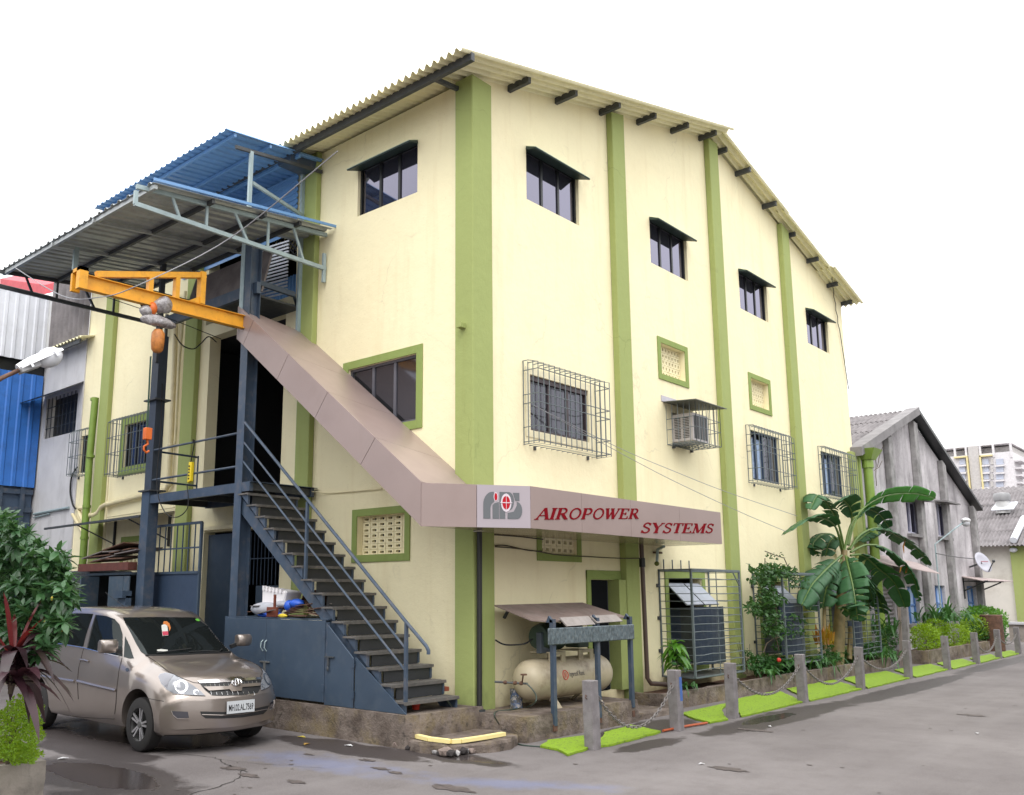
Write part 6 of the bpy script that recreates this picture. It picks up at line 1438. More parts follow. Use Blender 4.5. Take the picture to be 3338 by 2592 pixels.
wins = [(23.05, 24.45, 4.0, 5.15), (26.75, 28.0, 4.05, 5.3)]
lows = [(22.3, 23.6, .9, 2.15), (25.6, 26.9, .9, 2.2), (30.0, 31.4, .9, 2.2)]
A = [ya + .1, 19.3, 21.0, 22.3, 23.05, 23.6, 24.45, 25.6, 26.75, 26.9, 28.0, 30.0, 31.4, yb - .1]
mb = MB(); top = 5.5
bs_ = sorted({GZ, .9, 2.15, 2.2, 4.0, 4.05, 5.15, 5.3, top})
hl = wins + lows + [(19.3, 21.0, GZ, 2.7)]
Bz = sorted(set([GZ, .9, 2.15, 2.2, 2.7, 4.0, 4.05, 5.15, 5.3, top]))
for i in range(len(A) - 1):
    for j in range(len(Bz) - 1):
        cy, cz = (A[i] + A[i+1]) / 2, (Bz[j] + Bz[j+1]) / 2
        if any(h[0] < cy < h[1] and h[2] < cz < h[3] for h in hl): continue
        mb.quad((GX, A[i], Bz[j]), (GX, A[i+1], Bz[j]), (GX, A[i+1], Bz[j+1]), (GX, A[i], Bz[j+1]))
for h in hl:
    for (p, q) in (((h[0], h[2]), (h[1], h[2])), ((h[1], h[2]), (h[1], h[3])), ((h[1], h[3]), (h[0], h[3])), ((h[0], h[3]), (h[0], h[2]))):
        mb.quad((GX, *p), (GX, *q), (GX - .3, *q), (GX - .3, *p))
mb.quad((GX, A[0], top), (GX, A[-1], top), (GX, A[-1], zg(A[-1])), (GX, ap, zP), (GX, A[0], zg(A[0])))
mb.quad((GX, A[0], GZ), (GX, A[0], zg(A[0])), (GX - 12, A[0], zg(A[0])), (GX - 12, A[0], GZ)); mb.quad((GX, A[-1], GZ), (GX, A[-1], zg(A[-1])), (GX - 12, A[-1], zg(A[-1])), (GX - 12, A[-1], GZ))
mb.build('wall', GWM, gb, fix=False)
MB().box((GX - 11, ya + .4, GZ), (GX - .6, yb - .4, 5.4)).build('interior_shade_block', BLACK, gb)  # solid black block standing for the unlit rooms
for y in (21.1, 24.15, 27.45, 31.5): MB().prism([(GX + .002, y, GZ), (GX + .002, y + .42, GZ), (GX + .002, y + .42, zg(y + .42) - .15), (GX + .002, y, zg(y) - .15)], (.2, 0, 0)).build('pilaster', GWD, gb, bevel=.02)
# concrete verge and roofs
MB().prism([(GX - .05, ya - .3, zg(ya) - .12), (GX - .05, ap, zP + .02), (GX - .05, ap, zP + .3), (GX - .05, ya - .3, zg(ya) + .16)], (.45, 0, 0)).build('verge_beam', paint('verge_concrete', (.20, .19, .195), .9, .2, 3, (.1, .1, .1), .5, 6), gb)
MB().prism([(GX - .05, ap, zP + .16), (GX - .05, yb + .3, zg(yb) - .1), (GX - .05, yb + .3, zg(yb) + .02), (GX - .05, ap, zP + .3)], (.4, 0, 0)).build('verge_board', BLACK, gb)
def gslab(y0, z0, y1, z1, nsheet, rows, x0=GX - .06):
    v = Vector((0, y1 - y0, z1 - z0)); L = v.length; v.normalize(); n = Vector((0, -v.z, v.y)) if v.y > 0 else Vector((0, v.z, -v.y))
    for r in range(rows):
        mb = MB(); corr(mb, (0, 0, 0), (-1, 0, 0), v, n, 1.05, L / rows + .12, .175, .035); base = None
        for i in range(nsheet):
            if base is None: o = base = mb.build('roof_sheet', ROOFG, gb, world=False, smooth=True)
            else: o = base.copy(); COL.objects.link(o)
            o.location = Vector((x0 - i * 1.045, y0, z0)) + v * (r * L / rows) + n * (.02 * (r + 1) + random.uniform(0, .012)) - wloc(gb)
gslab(ya - .35, zg(ya) - .08, ap, zP + .12, 11, 4); gslab(yb + .35, zg(yb) - .1, ap, zP + .12, 4, 2)
for (a, b, c, d) in wins:
    f = MB().box((GX - .16, a, c), (GX - .1, a + .06, d)).box((GX - .16, b - .06, c), (GX - .1, b, d)).box((GX - .16, a, d - .06), (GX - .1, b, d)).box((GX - .16, a, c), (GX - .1, b, c + .06)).build('window', paint('pale_lilac_frame', (.42, .42, .52), .6), gb)
    MB().box((GX - .16, (a+b)/2 - .04, c), (GX - .09, (a+b)/2 + .04, d)).build('mullion', MATS['pale_lilac_frame'], f)
    for q in (0, 1): MB().box((GX - .15, a + .08 + q * (b - a) / 2, c + .07), (GX - .14, a - .06 + (q + 1) * (b - a) / 2, d - .07)).build('pane', GLASS, f)
    MB().box((GX + .0, a - .15, c - .14), (GX + .16, b + .15, c - .04)).build('sill', MATS['verge_concrete'], f)
    MB().prism([(GX, a - .2, d + .05), (GX, b + .35, d + .05), (GX + .45, b + .45, d), (GX + .45, a - .1, d)], (0, 0, .06)).build('window_hood', MATS['verge_concrete'], f)
BLF = paint('sky_blue_window_paint', (.10, .22, .50), .5); BLP = paint('pale_blue_pane', (.35, .47, .68), .4)
for (a, b, c, d) in lows:
    f = MB().box((GX - .2, a, c), (GX - .12, a + .08, d)).box((GX - .2, b - .08, c), (GX - .12, b, d)).box((GX - .2, a, d - .08), (GX - .12, b, d)).box((GX - .2, (a+b)/2 - .04, c), (GX - .12, (a+b)/2 + .04, d)).box((GX - .2, a, (c+d)/2 - .03), (GX - .12, b, (c+d)/2 + .03)).build('blue_window', BLF, gb)
    for i in range(2):
        for j in range(2): MB().box((GX - .18, a + .1 + i * (b-a)/2, c + .03 + j * (d-c)/2), (GX - .17, a - .06 + (i+1) * (b-a)/2, c - .05 + (j+1) * (d-c)/2)).build('pane', BLP, f)
    MB().box((GX, a - .12, c - .1), (GX + .1, b + .12, c)).build('sill', MATS['verge_concrete'], f)
t = thing('roller_shutter', 'dull grey roller shutter behind the banana plant', 'shutter', (GX, 20.1, GZ))
for k in range(22): MB().tube([(GX - .12, 19.3, GZ + .06 + k * .13), (GX - .12, 21.0, GZ + .06 + k * .13)], .07, 6).build('slat', paint('shutter_grey', (.17, .15, .15), .6, .15, 4, (.2, .3, .42), .25, 2), t)
t = thing('sagging_tin_awning', 'long sagging pinkish tin awning above the roller shutter', 'awning', (.3, 21.5, 2.9))
a0, a1, a2, a3 = PX('u4', 1190, 1285, .1), PX('u4', 1590, 1350, .5), PX('u4', 1400, 1300, -.15), PX('u4', 1180, 1265, -.15)
MB().prism([PX('u4', 1180, 1285, .55), PX('u4', 1590, 1358, .55), (GX, PX('u4', 1590, 1340, .5).y, 2.95), (GX, PX('u4', 1180, 1285, .55).y, 3.2)], (0, 0, .025)).build('sheet', paint('pinkish_tin', (.36, .29, .28), .7, .15, 4), t)
t = thing('small_black_bracket_awning', 'small tin awning on black brackets at the far end of the grey building', 'awning', (.4, 31, 2.4))
MB().prism([(GX, 29.4, 2.55), (GX, 31.9, 2.55), (.9, 32.8, 2.38), (.55, 29.2, 2.38)], (0, 0, .03)).build('sheet', MATS['pinkish_tin'], t)
for y in (29.5, 32.1): MB().bar((.6, y, 2.35), (GX, y, 2.0), .05).build('bracket', BLACK, t); MB().bar((.7, y, 2.38), (GX, y, 2.38), .05).build('bracket', BLACK, t); MB().bar((GX + .03, y, 2.5), (GX + .03, y, 1.7), .05).build('bracket', BLACK, t)
t = thing('wall_lamp', 'street lamp head on a thin raking arm fixed to the grey building', 'street lamp', (.3, 25, 3.2))
a = PX('u4', 1550, 1145, GX + .2); b = PX('u4', 1690, 1035, .55); c = PX('u4', 1750, 990, .75); MB().tube([Vector((a.x, a.y, GZ)), a, b, c], .028, 6).build('arm', ALU, t); e = PX('u4', 1785, 960, .85)
mb = MB(); mb.ellip(c.lerp(e, .5) + Vector((0, 0, .0)), (.16, .34, .10)); mb.build('head', plain('lamp_silver', (.72, .72, .74), .3, .3), t, smooth=True); MB().ellip(c.lerp(e, .5) - Vector((0, 0, .1)), (.13, .24, .14)).build('bowl', plain('lamp_bowl', (.55, .56, .60), .25), t, smooth=True)
cable('wall_wire', [PX('u4', 1560, 1210, GX + .3), PX('u4', 1700, 1235, GX + .32), PX('u4', 1845, 1250, GX + .3)], .018, BLACK, 'black cable along the grey building to the dish')
t = thing('satellite_dish', 'pale oval satellite dish on the far corner of the grey building', 'satellite dish', (.4, 33, 3.2))
dc = PX('u4', 1898, 1270, .35); nrm = (Vector((.75, -.35, .35))).normalized(); u = nrm.cross(Vector((0, 0, 1))).normalized(); w = u.cross(nrm)
mb = MB(); vs = [dc - nrm * .14]
for r_, h in ((.18, -.12), (.36, -.09), (.52, -.04)):
    for k in range(20): q = 2*math.pi*k/20; vs.append(dc + u * (r_ * .78 * math.cos(q)) + w * (r_ * .85 * math.sin(q)) + nrm * h)
fs = [(0, 1 + k, 1 + (k+1)%20) for k in range(20)] + [(1+j*20+k, 1+(j+1)*20+k, 1+(j+1)*20+(k+1)%20, 1+j*20+(k+1)%20) for j in range(2) for k in range(20)]
mb.add(vs, fs); o = mb.build('reflector', plain('dish_white', (.42, .42, .48), .4), t, smooth=True); sm = o.modifiers.new('t', 'SOLIDIFY'); sm.thickness = .02
f_ = dc + nrm * .4 - w * .15; MB().tube([dc - w * .42, f_], .02, 6).build('feed_arm', ALUD, t); MB().ellip(f_, (.06, .06, .06)).build('feed_horn', ALUD, t); MB().tube([dc - nrm * .1, Vector((GX, dc.y, dc.z - .2))], .04, 6).build('mount', ALUD, t)
mb = MB(); mb.bar(dc + nrm * .03 - u * .2, dc + nrm * .03 + u * .2, .02, .04); mb.build('maker_strip', plain('faded_red_print', (.40, .18, .22), .6), t)
t = thing('leaning_pole', 'weathered timber pole standing in the planter end before the roller shutter', 'pole', (.8, 17.6, GZ)); p0 = PX('bn', 2010, 1080, .9); p1 = PX('bn', 1990, 480, .9); MB().bar(Vector((p0.x, p0.y, GZ)), p1, .16).build('shaft', BOLL, t)
p0 = PX('bn', 1965, 1270, .6); p1 = PX('bn', 1940, 560, .6); t = thing('pale_post', 'thin pale door post beside the roller shutter', 'post', p0); MB().bar(p0 - Vector((0, 0, .3)), p1, .09).build('shaft', paint('pinkish_post', (.42, .33, .31), .8), t)
t = thing('green_rain_pipe', 'fat green rain pipe with a box funnel at the far end of the factory', 'pipe', (.15, 18.2, GZ))
MB().tube([(.16, 18.3, 6.0), (.16, 18.3, GZ)], .14, 14).build('pipe', GREENP, t, smooth=True); MB().lathe((.16, 18.3, 5.75), [(.17, 0), (.17, .25)], 14).build('collar', GREENP, t)
MB().add([], []); mb = MB(); mb.add([(-.25, 17.97, 6.33), (.5, 17.97, 6.33), (.5, 18.75, 6.33), (-.25, 18.75, 6.33), (0, 18.1, 6.0), (.34, 18.1, 6.0), (.34, 18.5, 6.0), (0, 18.5, 6.0)], [(0,1,2,3), (7,6,5,4), (0,4,5,1), (1,5,6,2), (2,6,7,3), (3,7,4,0)]); mb.build('funnel', GREENP, t)
MB().tube([(-.1, 17.98, 6.3), (.02, 17.98, 6.0), (0, 17.98, 2.5)], .05, 8).build('side_pipe', TRIM, t)
# shed with vent cowl
SY = 40
sd_ = thing('cream_shed', 'low cream shed with a grey corrugated roof at the end of the lane', 'shed', (2, SY + 4, GZ))
e0 = PY('u4', 1895, 1165, SY); zE = e0.z; r0 = PY('u4', 1850, 800, SY + 6); zR = r0.z
MB().box((-6, SY + .3, GZ), (12, SY + 11, zE + .1)).build('wall', paint('pale_shed_plaster', (.58, .55, .50), .85, .08, 1, (.3, .26, .2), .5, 1.2), sd_); a = PY('u4', 2090, 1300, SY); b = PY('u4', 2183, 1300, SY); MB().box((a.x, SY + .12, GZ), (a.x + 1.1, SY + .298, zE)).build('pilaster', GREEN, sd_)
v = Vector((0, 6.6, zR - zE)); L = v.length; v.normalize(); n = Vector((0, -v.z, v.y)); base = None
for r in range(4):
    mb = MB(); corr(mb, (0, 0, 0), (1, 0, 0), v, n, 1.05, L / 4 + .15, .175, .04); base = None
    for i in range(11):
        if base is None: o = base = mb.build('roof_sheet', ROOFG, sd_, world=False, smooth=True)
        else: o = base.copy(); COL.objects.link(o)
        o.location = Vector((-5 + i * 1.04, SY - .4, zE)) + v * (r * L / 4) + n * (.025 * (r + 1) + random.uniform(0, .015)) - wloc(sd_)
q0 = Vector((-8, SY + 7.5, PY('u4', 2000, 812, SY + 7.5).z)); q1 = Vector((-8, SY + 13, PY('u4', 2000, 742, SY + 13).z)); v2 = q1 - q0; mb = MB(); corr(mb, q0, (1, 0, 0), v2.normalized(), Vector((0, -v2.z, v2.y)).normalized(), 22, v2.length, .3, .06); mb.build('rear_roof', ROOFG, sd_)
c = PY('u4', 2030, 850, SY + 3.4); t = thing('roof_vent_cowl', 'squat white ventilator with a grey drum cap on the shed roof', 'vent cowl', c)
MB().lathe(Vector((c.x, c.y, c.z - .9)), [(.33, .35), (.32, 1.0)], 18).build('shaft', paint('cowl_white', (.5, .5, .5), .6), t, smooth=True); MB().lathe(Vector((c.x, c.y, c.z + .1)), [(.38, 0), (.4, .05), (.4, .3), (.35, .4), (.12, .44)], 20).build('cap', paint('grey_cowl', (.26, .26, .27), .5, .1, 4), t, smooth=True)
MB().prism([PY('u4', 1950, 905, SY + 3.0), PY('u4', 2110, 895, SY + 3), PY('u4', 2140, 850, SY + 3.5), PY('u4', 1990, 850, SY + 3.5)], (0, 0, .06)).build('base_sheet', WHITES, t)
t = thing('roof_duct', 'pale round duct running down the shed roof edge', 'duct', PY('u4', 2150, 1050, SY)); MB().tube([PY('u4', 2183, 960, SY + 2.5), PY('u4', 2108, 1115, SY - .3)], .16, 10).build('duct', WHITES, t, smooth=True)
t = thing('shed_eave_lamp', 'tiny lamp under the shed eave', 'lamp', PY('u4', 2107, 1188, SY)); MB().ellip(PY('u4', 2107, 1185, SY), (.18, .12, .12)).build('bowl', WHITES, t)
t = thing('garden_wall', 'low pale wall segment at the end of the kerb', 'wall', (1, 33, GZ)); MB().box((-.1, 36, GZ), (6, 36.3, .55)).build('wall_body', CONC, t); MB().box((-.15, 35.9, .55), (6, 36.4, .65)).build('coping', plain('pale_coping', (.5, .5, .52), .7), t)
t = thing('dark_drum', 'dark rusty drum at the end of the shrub bed', 'drum', (1.0, 28.1, GZ)); MB().lathe((.95, 28.2, GZ), [(.38, 0), (.38, 1.3), (.35, 1.32)], 18).build('body', RUST, t, smooth=True)
# far apartment tower
TYY = 120
tw = thing('apartment_tower', 'distant pale apartment tower with yellow outlined window bays', 'building', (-14, TYY, GZ))
WHT = paint('tower_white', (.62, .60, .62), .8); TGR = paint('hazed_tower_grey', (.47, .45, .44), .8); TY2 = plain('tower_yellow', (.66, .57, .30), .8)  # grey lightened, with distance haze put into the colour
P_ = lambda x, y, q=TYY: PY('u4', x, y, q)
z1 = P_(1850, 440).z
MB().box((-26, TYY, GZ), (P_(2095, 500).x, TYY + 16, P_(1900, 500).z)).build('wall', WHT, tw)
a, b = P_(1780, 0).x, P_(1865, 0).x
MB().box((P_(1790, 500).x, TYY - .25, GZ), (P_(1862, 500).x, TYY - .01, z1 - .1)).build('grey_bay', TGR, tw)
MB().box((-24, TYY, z1 - .12), (P_(2090, 430).x, TYY + 14, z1)).build('roof_frame', WHT, tw); MB().box((-24, TYY + 1.5, P_(1900, 500).z), (P_(2080, 500).x, TYY + 12, z1 - .3)).build('penthouse', TGR, tw)
for x in (1690, 1770, 1870, 1965, 2090): MB().box((P_(x, 480).x - .12, TYY - .1, P_(x, 510).z - .3), (P_(x, 480).x + .12, TYY + .2, z1 - .12)).build('roof_column', WHT, tw)
MB().box((P_(1870, 510).x, TYY - .5, P_(1960, 518).z), (P_(1960, 518).x, TYY - .02, P_(1960, 508).z)).build('yellow_band', TY2, tw); MB().box((P_(1868, 510).x, TYY - .5, 4), (P_(1880, 518).x, TYY - .02, P_(1870, 518).z)).build('yellow_band', TY2, tw)
MB().box((P_(1690, 528).x, TYY - .5, P_(1780, 528).z), (P_(1785, 528).x, TYY - .02, P_(1780, 518).z)).build('yellow_band', TY2, tw); MB().box((P_(1775, 510).x, TYY - .5, 4), (P_(1786, 518).x, TYY - .02, P_(1775, 528).z)).build('yellow_band', TY2, tw)
for j in range(8):
    yy = 540 + j * 53
    for (xa, xb) in ((1725, 1770), (1885, 1935), (1985, 2040)):
        p, q = P_(xa, yy), P_(xb, yy + 36); f = MB().box((p.x, TYY - .2, q.z), (q.x, TYY - .05, p.z)).build('window', paint('hazed_tower_window', (.40, .43, .52), .4, .1, .5), tw)  # window tone lightened to carry the same haze
        MB().box((p.x - .1, TYY - .45, q.z - .28), (q.x + .1, TYY - .05, q.z - .06)).build('balcony', WHT, f)
    p, q = P_(1945, yy), P_(1968, yy + 36); MB().box((p.x, TYY - .15, q.z), (q.x, TYY - .02, p.z)).build('window', TGR, tw)
    p = P_(2095, yy); MB().box((p.x, TYY + 1, p.z - .2), (p.x + .9, TYY + 5, p.z)).build('side_balcony', WHT, tw)

# ================================================================== PLANTS
def leafmat(name, c, c2, spec=.45, rough=.42, trans=.25):
    t = NT(name); n = t.noise(5, 3); oi = t.n('ShaderNodeObjectInfo').outputs['Random']
    col = t.mix(t.ramp(t.math('ADD', t.math('MULTIPLY', n, .7), t.math('MULTIPLY', oi, .3)), .3, .7), c, c2)
    t.col(col); t.set(Roughness=rough, Specular_IOR_Level=spec)
    tr_ = t.n('ShaderNodeBsdfTranslucent'); t.l(t.mix(.5, col, (c2[0]*2, c2[1]*1.6, c2[2]), 'MIX'), tr_.inputs[0])
    m_ = t.n('ShaderNodeMixShader'); m_.inputs[0].default_value = trans; t.l(t.p.outputs[0], m_.inputs[1]); t.l(tr_.outputs[0], m_.inputs[2]); t.l(m_.outputs[0], t.o.inputs[0])
    MATS[name] = t.m; return t.m
LF = leafmat('glossy_shrub_leaf', (.022, .07, .024), (.055, .14, .05), .5, .4)
LV = leafmat('creeper_leaf', (.02, .065, .018), (.06, .15, .04), .4, .45)
LY = leafmat('yellow_green_leaf', (.10, .22, .012), (.22, .36, .02), .3, .5, .35)
LB = leafmat('banana_leaf', (.038, .115, .05), (.065, .175, .07), .4, .55, .35)
LBB = leafmat('sunlit_banana_leaf', (.07, .24, .05), (.10, .32, .06), .4, .45, .6)  # paler green has the light shining through from above in its colour
LG_ = leafmat('grass_blade', (.025, .085, .025), (.06, .17, .04), .4, .45)
LM = leafmat('mango_leaf', (.05, .17, .02), (.12, .30, .03), .5, .38, .35)
LP = leafmat('purple_cordyline', (.022, .010, .014), (.05, .018, .026), .5, .4, .15)
LBR = leafmat('dry_leaf', (.30, .12, .02), (.42, .22, .03), .3, .6, .3)
LCR = leafmat('croton_leaf', (.35, .10, .015), (.25, .22, .02), .4, .45, .3)
BARK = paint('brown_stem', (.11, .085, .06), .9, .25, 9)
def leaf_pts(L, W_, fold=.22, bend=.25):
    """a small leaf along +X, 10 vertices"""
    xs = (0, .2, .5, .8, 1); ws = (.06, .75, 1, .6, 0); vs = []
    for x, w in zip(xs, ws):
        z = -bend * L * x * x; vs += [(L*x, W_*w*.5, z + fold*W_*w*.5), (L*x, 0, z), (L*x, -W_*w*.5, z + fold*W_*w*.5)]
    fs = []
    for i in range(4):
        for k in range(2): fs.append((3*i+k, 3*i+k+1, 3*i+k+4, 3*i+k+3))
    return vs, fs
def orient(d, roll):
    d = Vector(d).normalized(); up = Vector((0, 0, 1)); s = up.cross(d); s = s.normalized() if s.length > .05 else Vector((0, 1, 0)); u = d.cross(s)
    return Matrix((d, s, u)).transposed() @ Matrix.Rotation(roll, 3, 'X')
def cloud(mb, c, rad, n, L, W_, rng, tips=0, shell=.55, quadonly=False, up=.25):
    base, bf = leaf_pts(L, W_)
    if quadonly: base = [(0,0,0),(L*.5,W_*.5,.0),(L,0,-.15*L),(L*.5,-W_*.5,.0)]; bf = [(0,1,2,3)]
    i = 0
    while i < n:
        v = Vector((rng.gauss(0, 1), rng.gauss(0, 1), rng.gauss(0, 1))).normalized(); r = shell + (1 - shell) * rng.random() ** .5
        lump = 1 + .28 * noise.noise(v * 2.1 + Vector(c)) + .12 * noise.noise(v * 5 + Vector(c))
        if noise.noise(v * 3.3 + Vector(c) * 1.7) < -.28 and rng.random() < .7: i += 1; continue
        p = Vector(c) + Vector((v.x * rad[0], v.y * rad[1], v.z * rad[2])) * r * lump
        if tips:
            for q in range(tips):
                a = 2*math.pi*q/tips + rng.random(); side = v.orthogonal().normalized(); s2 = v.cross(side); d = (v * .55 + side * math.cos(a) + s2 * math.sin(a) + Vector((0, 0, up)))
                M3 = orient(d, rng.uniform(-.5, .5)) * rng.uniform(.75, 1.15); mb.add([p + M3 @ Vector(b) for b in base], bf)
        else:
            d = v * .6 + Vector((rng.gauss(0, .6), rng.gauss(0, .6), rng.gauss(0, .5) + up)); M3 = orient(d, rng.uniform(-1, 1)) * rng.uniform(.7, 1.25); mb.add([p + M3 @ Vector(b) for b in base], bf)
        i += 1
def blade(mb, p, az, L, W_, rise, droop, n=7, vfold=.2):
    d = Vector((math.cos(az), math.sin(az), 0)); s = Vector((-d.y, d.x, 0)); vs = []
    for i in range(n + 1):
        a = i / n; w = W_ * (math.sin(math.pi * min(1, .12 + a * .88)) ** .7) * .5 if i < n else 0
        q = Vector(p) + d * (L * a * (1 - .25 * rise)) + Vector((0, 0, L * (rise * a - droop * a * a)))
        vs += [q + s * w + Vector((0, 0, vfold * w)), q, q - s * w + Vector((0, 0, vfold * w))]
    mb.add(vs, [f for i in range(n) for f in ((3*i, 3*i+1, 3*i+4, 3*i+3), (3*i+1, 3*i+2, 3*i+5, 3*i+4))])
# ---- left foreground planter
t = thing('planter_box', 'worn concrete planter box in the near left corner', 'planter', (-1.7, -7.6, GZ))
for nm, a, b, c_ in (('side_wall', [(-.72, -9), (-.6, -9), (-.6, -6.22), (-.72, -6.22)], .2, CONC), ('side_wall', [(-2.8, -6.34), (-.722, -6.34), (-.722, -6.22), (-2.8, -6.22)], .2, CONC), ('soil', [(-2.8, -9), (-.722, -9), (-.722, -6.342), (-2.8, -6.342)], .1, MATS['red_brown_soil'])):
    o = slab(a, GZ, b, nm, '', mat=c_, wob=.02); del o['kind']; o.parent = t
    off = wloc(t)
    for v in o.data.vertices: v.co -= off
rng = random.Random(11)
sb = thing('broadleaf_shrub', 'tall dark green glossy leaved shrub at the left edge, over the car', 'shrub', (-1.9, -6.9, .1))
cl = [(30, 1190, 62, 62), (112, 1235, 44, 44), (15, 1290, 70, 90), (100, 1305, 46, 50), (-20, 1140, 50, 50), (60, 1360, 55, 48), (120, 1190, 28, 16), (138, 1270, 20, 34), (135, 1335, 16, 12), (100, 1375, 16, 14), (0, 1400, 55, 40), (10, 1120, 24, 24)]
LW_ = .14
base, bf = leaf_pts(LW_, LW_ * .40); lmb = MB(); lmb.add(base, bf); proto = None; cand = []
for (px, py, rx, ry) in cl:
    n = int(rx * ry / 30)
    for _ in range(n):
        a = rng.uniform(0, 2*math.pi); r = math.sqrt(rng.random()); 
        p = PY('d', px + rx * r * math.cos(a), py + ry * r * math.sin(a), -6.75 + rng.uniform(-.45, .45)); v = Vector((.75, -.35, .5)) + Vector((rng.gauss(0, .6), rng.gauss(0, .6), rng.gauss(0, .6))); v.normalize()
        for q in range(7):
            t_ = 2*math.pi*q/7 + rng.random() * .5; side = v.orthogonal().normalized(); s2 = v.cross(side); d = v * rng.uniform(.25, .7) + side * math.cos(t_) + s2 * math.sin(t_)
            cand.append((p, orient(d, rng.uniform(-.4, .4)) * rng.uniform(.7, 1.15)))
cand.sort(key=lambda c: (c[0] - CAM).length)
off = wloc(sb); rest = MB()
for i, (p, M3) in enumerate(cand):
    if i < 290:
        if proto is None: o = proto = lmb.build('leaf', LF, sb, world=False, smooth=True)
        else: o = proto.copy(); COL.objects.link(o)
        o.matrix_basis = Matrix.Translation(p - off) @ M3.to_4x4()
    else: rest.add([p + M3 @ Vector(b) for b in base], bf)
tag(rest.build('foliage', LF, sb, smooth=True, fix=False), kind='stuff')
c0 = Vector((-2.0, -6.9, .1))
for k in range(9):
    e = PY('d', rng.uniform(-20, 120), rng.uniform(1160, 1360), -6.8); MB().tube([c0 + Vector((rng.uniform(-.2, .2), rng.uniform(-.2, .2), 0)), c0.lerp(e, .5) + Vector((0, 0, .2)), e], [.03, .02, .008], 6).build('stem', BARK, sb)
mb = MB()
for _ in range(5): p = PY('d', rng.uniform(10, 150), rng.uniform(1150, 1400), -7.0 + rng.uniform(-.3, .2)); mb.ellip(p, (.012, .012, .02), 5, 4)
tag(mb.build('yellow_buds', plain('yellow_bud', (.45, .36, .03), .6), sb), kind='stuff')
cp_ = PY('d', 24, 1450, -7.3); cr = thing('purple_cordyline', 'dark purple strap leaved cordyline under the left shrub', 'plant', cp_)
for k in range(48):
    mb = MB(); blade(mb, cp_ + Vector((rng.uniform(-.05, .05), rng.uniform(-.05, .05), rng.uniform(-.05, .25))), rng.uniform(0, 2*math.pi), rng.uniform(.4, .7), rng.uniform(.075, .12), rng.uniform(.2, 1.1), rng.uniform(.5, 1.3), 8); mb.build('leaf', LP, cr, smooth=True, fix=False)
MB().tube([cp_ - Vector((0, 0, .12)), cp_ + Vector((0, 0, .2))], .02, 6).build('stem', BARK, cr)
mb = MB(); 
for k in range(8): blade(mb, cp_ + Vector((0, 0, .15)), rng.uniform(0, 2*math.pi), rng.uniform(.35, .5), .05, rng.uniform(1.2, 2.0), .6, 7)
mb.build('young_leaves', leafmat('red_cordyline', (.10, .012, .015), (.16, .02, .02), .4, .45), cr, smooth=True, fix=False)
yc = PY('d', 40, 1545, -6.6); yb2 = thing('yellow_green_shrub', 'dense bright yellow green shrub spilling over the near left planter', 'shrub', (yc.x, yc.y, .1)); mb = MB()
for (px, py, rx, ry, n) in ((32, 1560, 56, 62, 3600), (60, 1520, 32, 38, 1300), (45, 1608, 42, 24, 2000), (-10, 1570, 50, 60, 1200)):
    for _ in range(n):
        a = rng.uniform(0, 2*math.pi); r = math.sqrt(rng.random()) * (1 + .16 * math.sin(a * 7 + px)); p = PY('d', px + rx * r * math.cos(a), py + ry * r * math.sin(a), -6.62 + rng.uniform(-.28, .28)); L = rng.uniform(.022, .042)
        M3 = orient(Vector((rng.gauss(.3, .7), rng.gauss(-.2, .7), rng.gauss(.5, .5))), rng.uniform(-1, 1)); mb.add([p + M3 @ Vector(b) for b in ((0,0,0),(L*.5,L*.28,0),(L,0,0),(L*.5,-L*.28,0))], [(0,1,2,3)])
tag(mb.build('foliage', LY, yb2, fix=False), kind='stuff')
for k in range(6): e = yc + Vector((rng.uniform(-.2, .0), rng.uniform(-.1, .2), rng.uniform(.0, .2))); MB().tube([Vector((yc.x - .2, yc.y, .12)), e], [.015, .006], 5).build('stem', BARK, yb2)
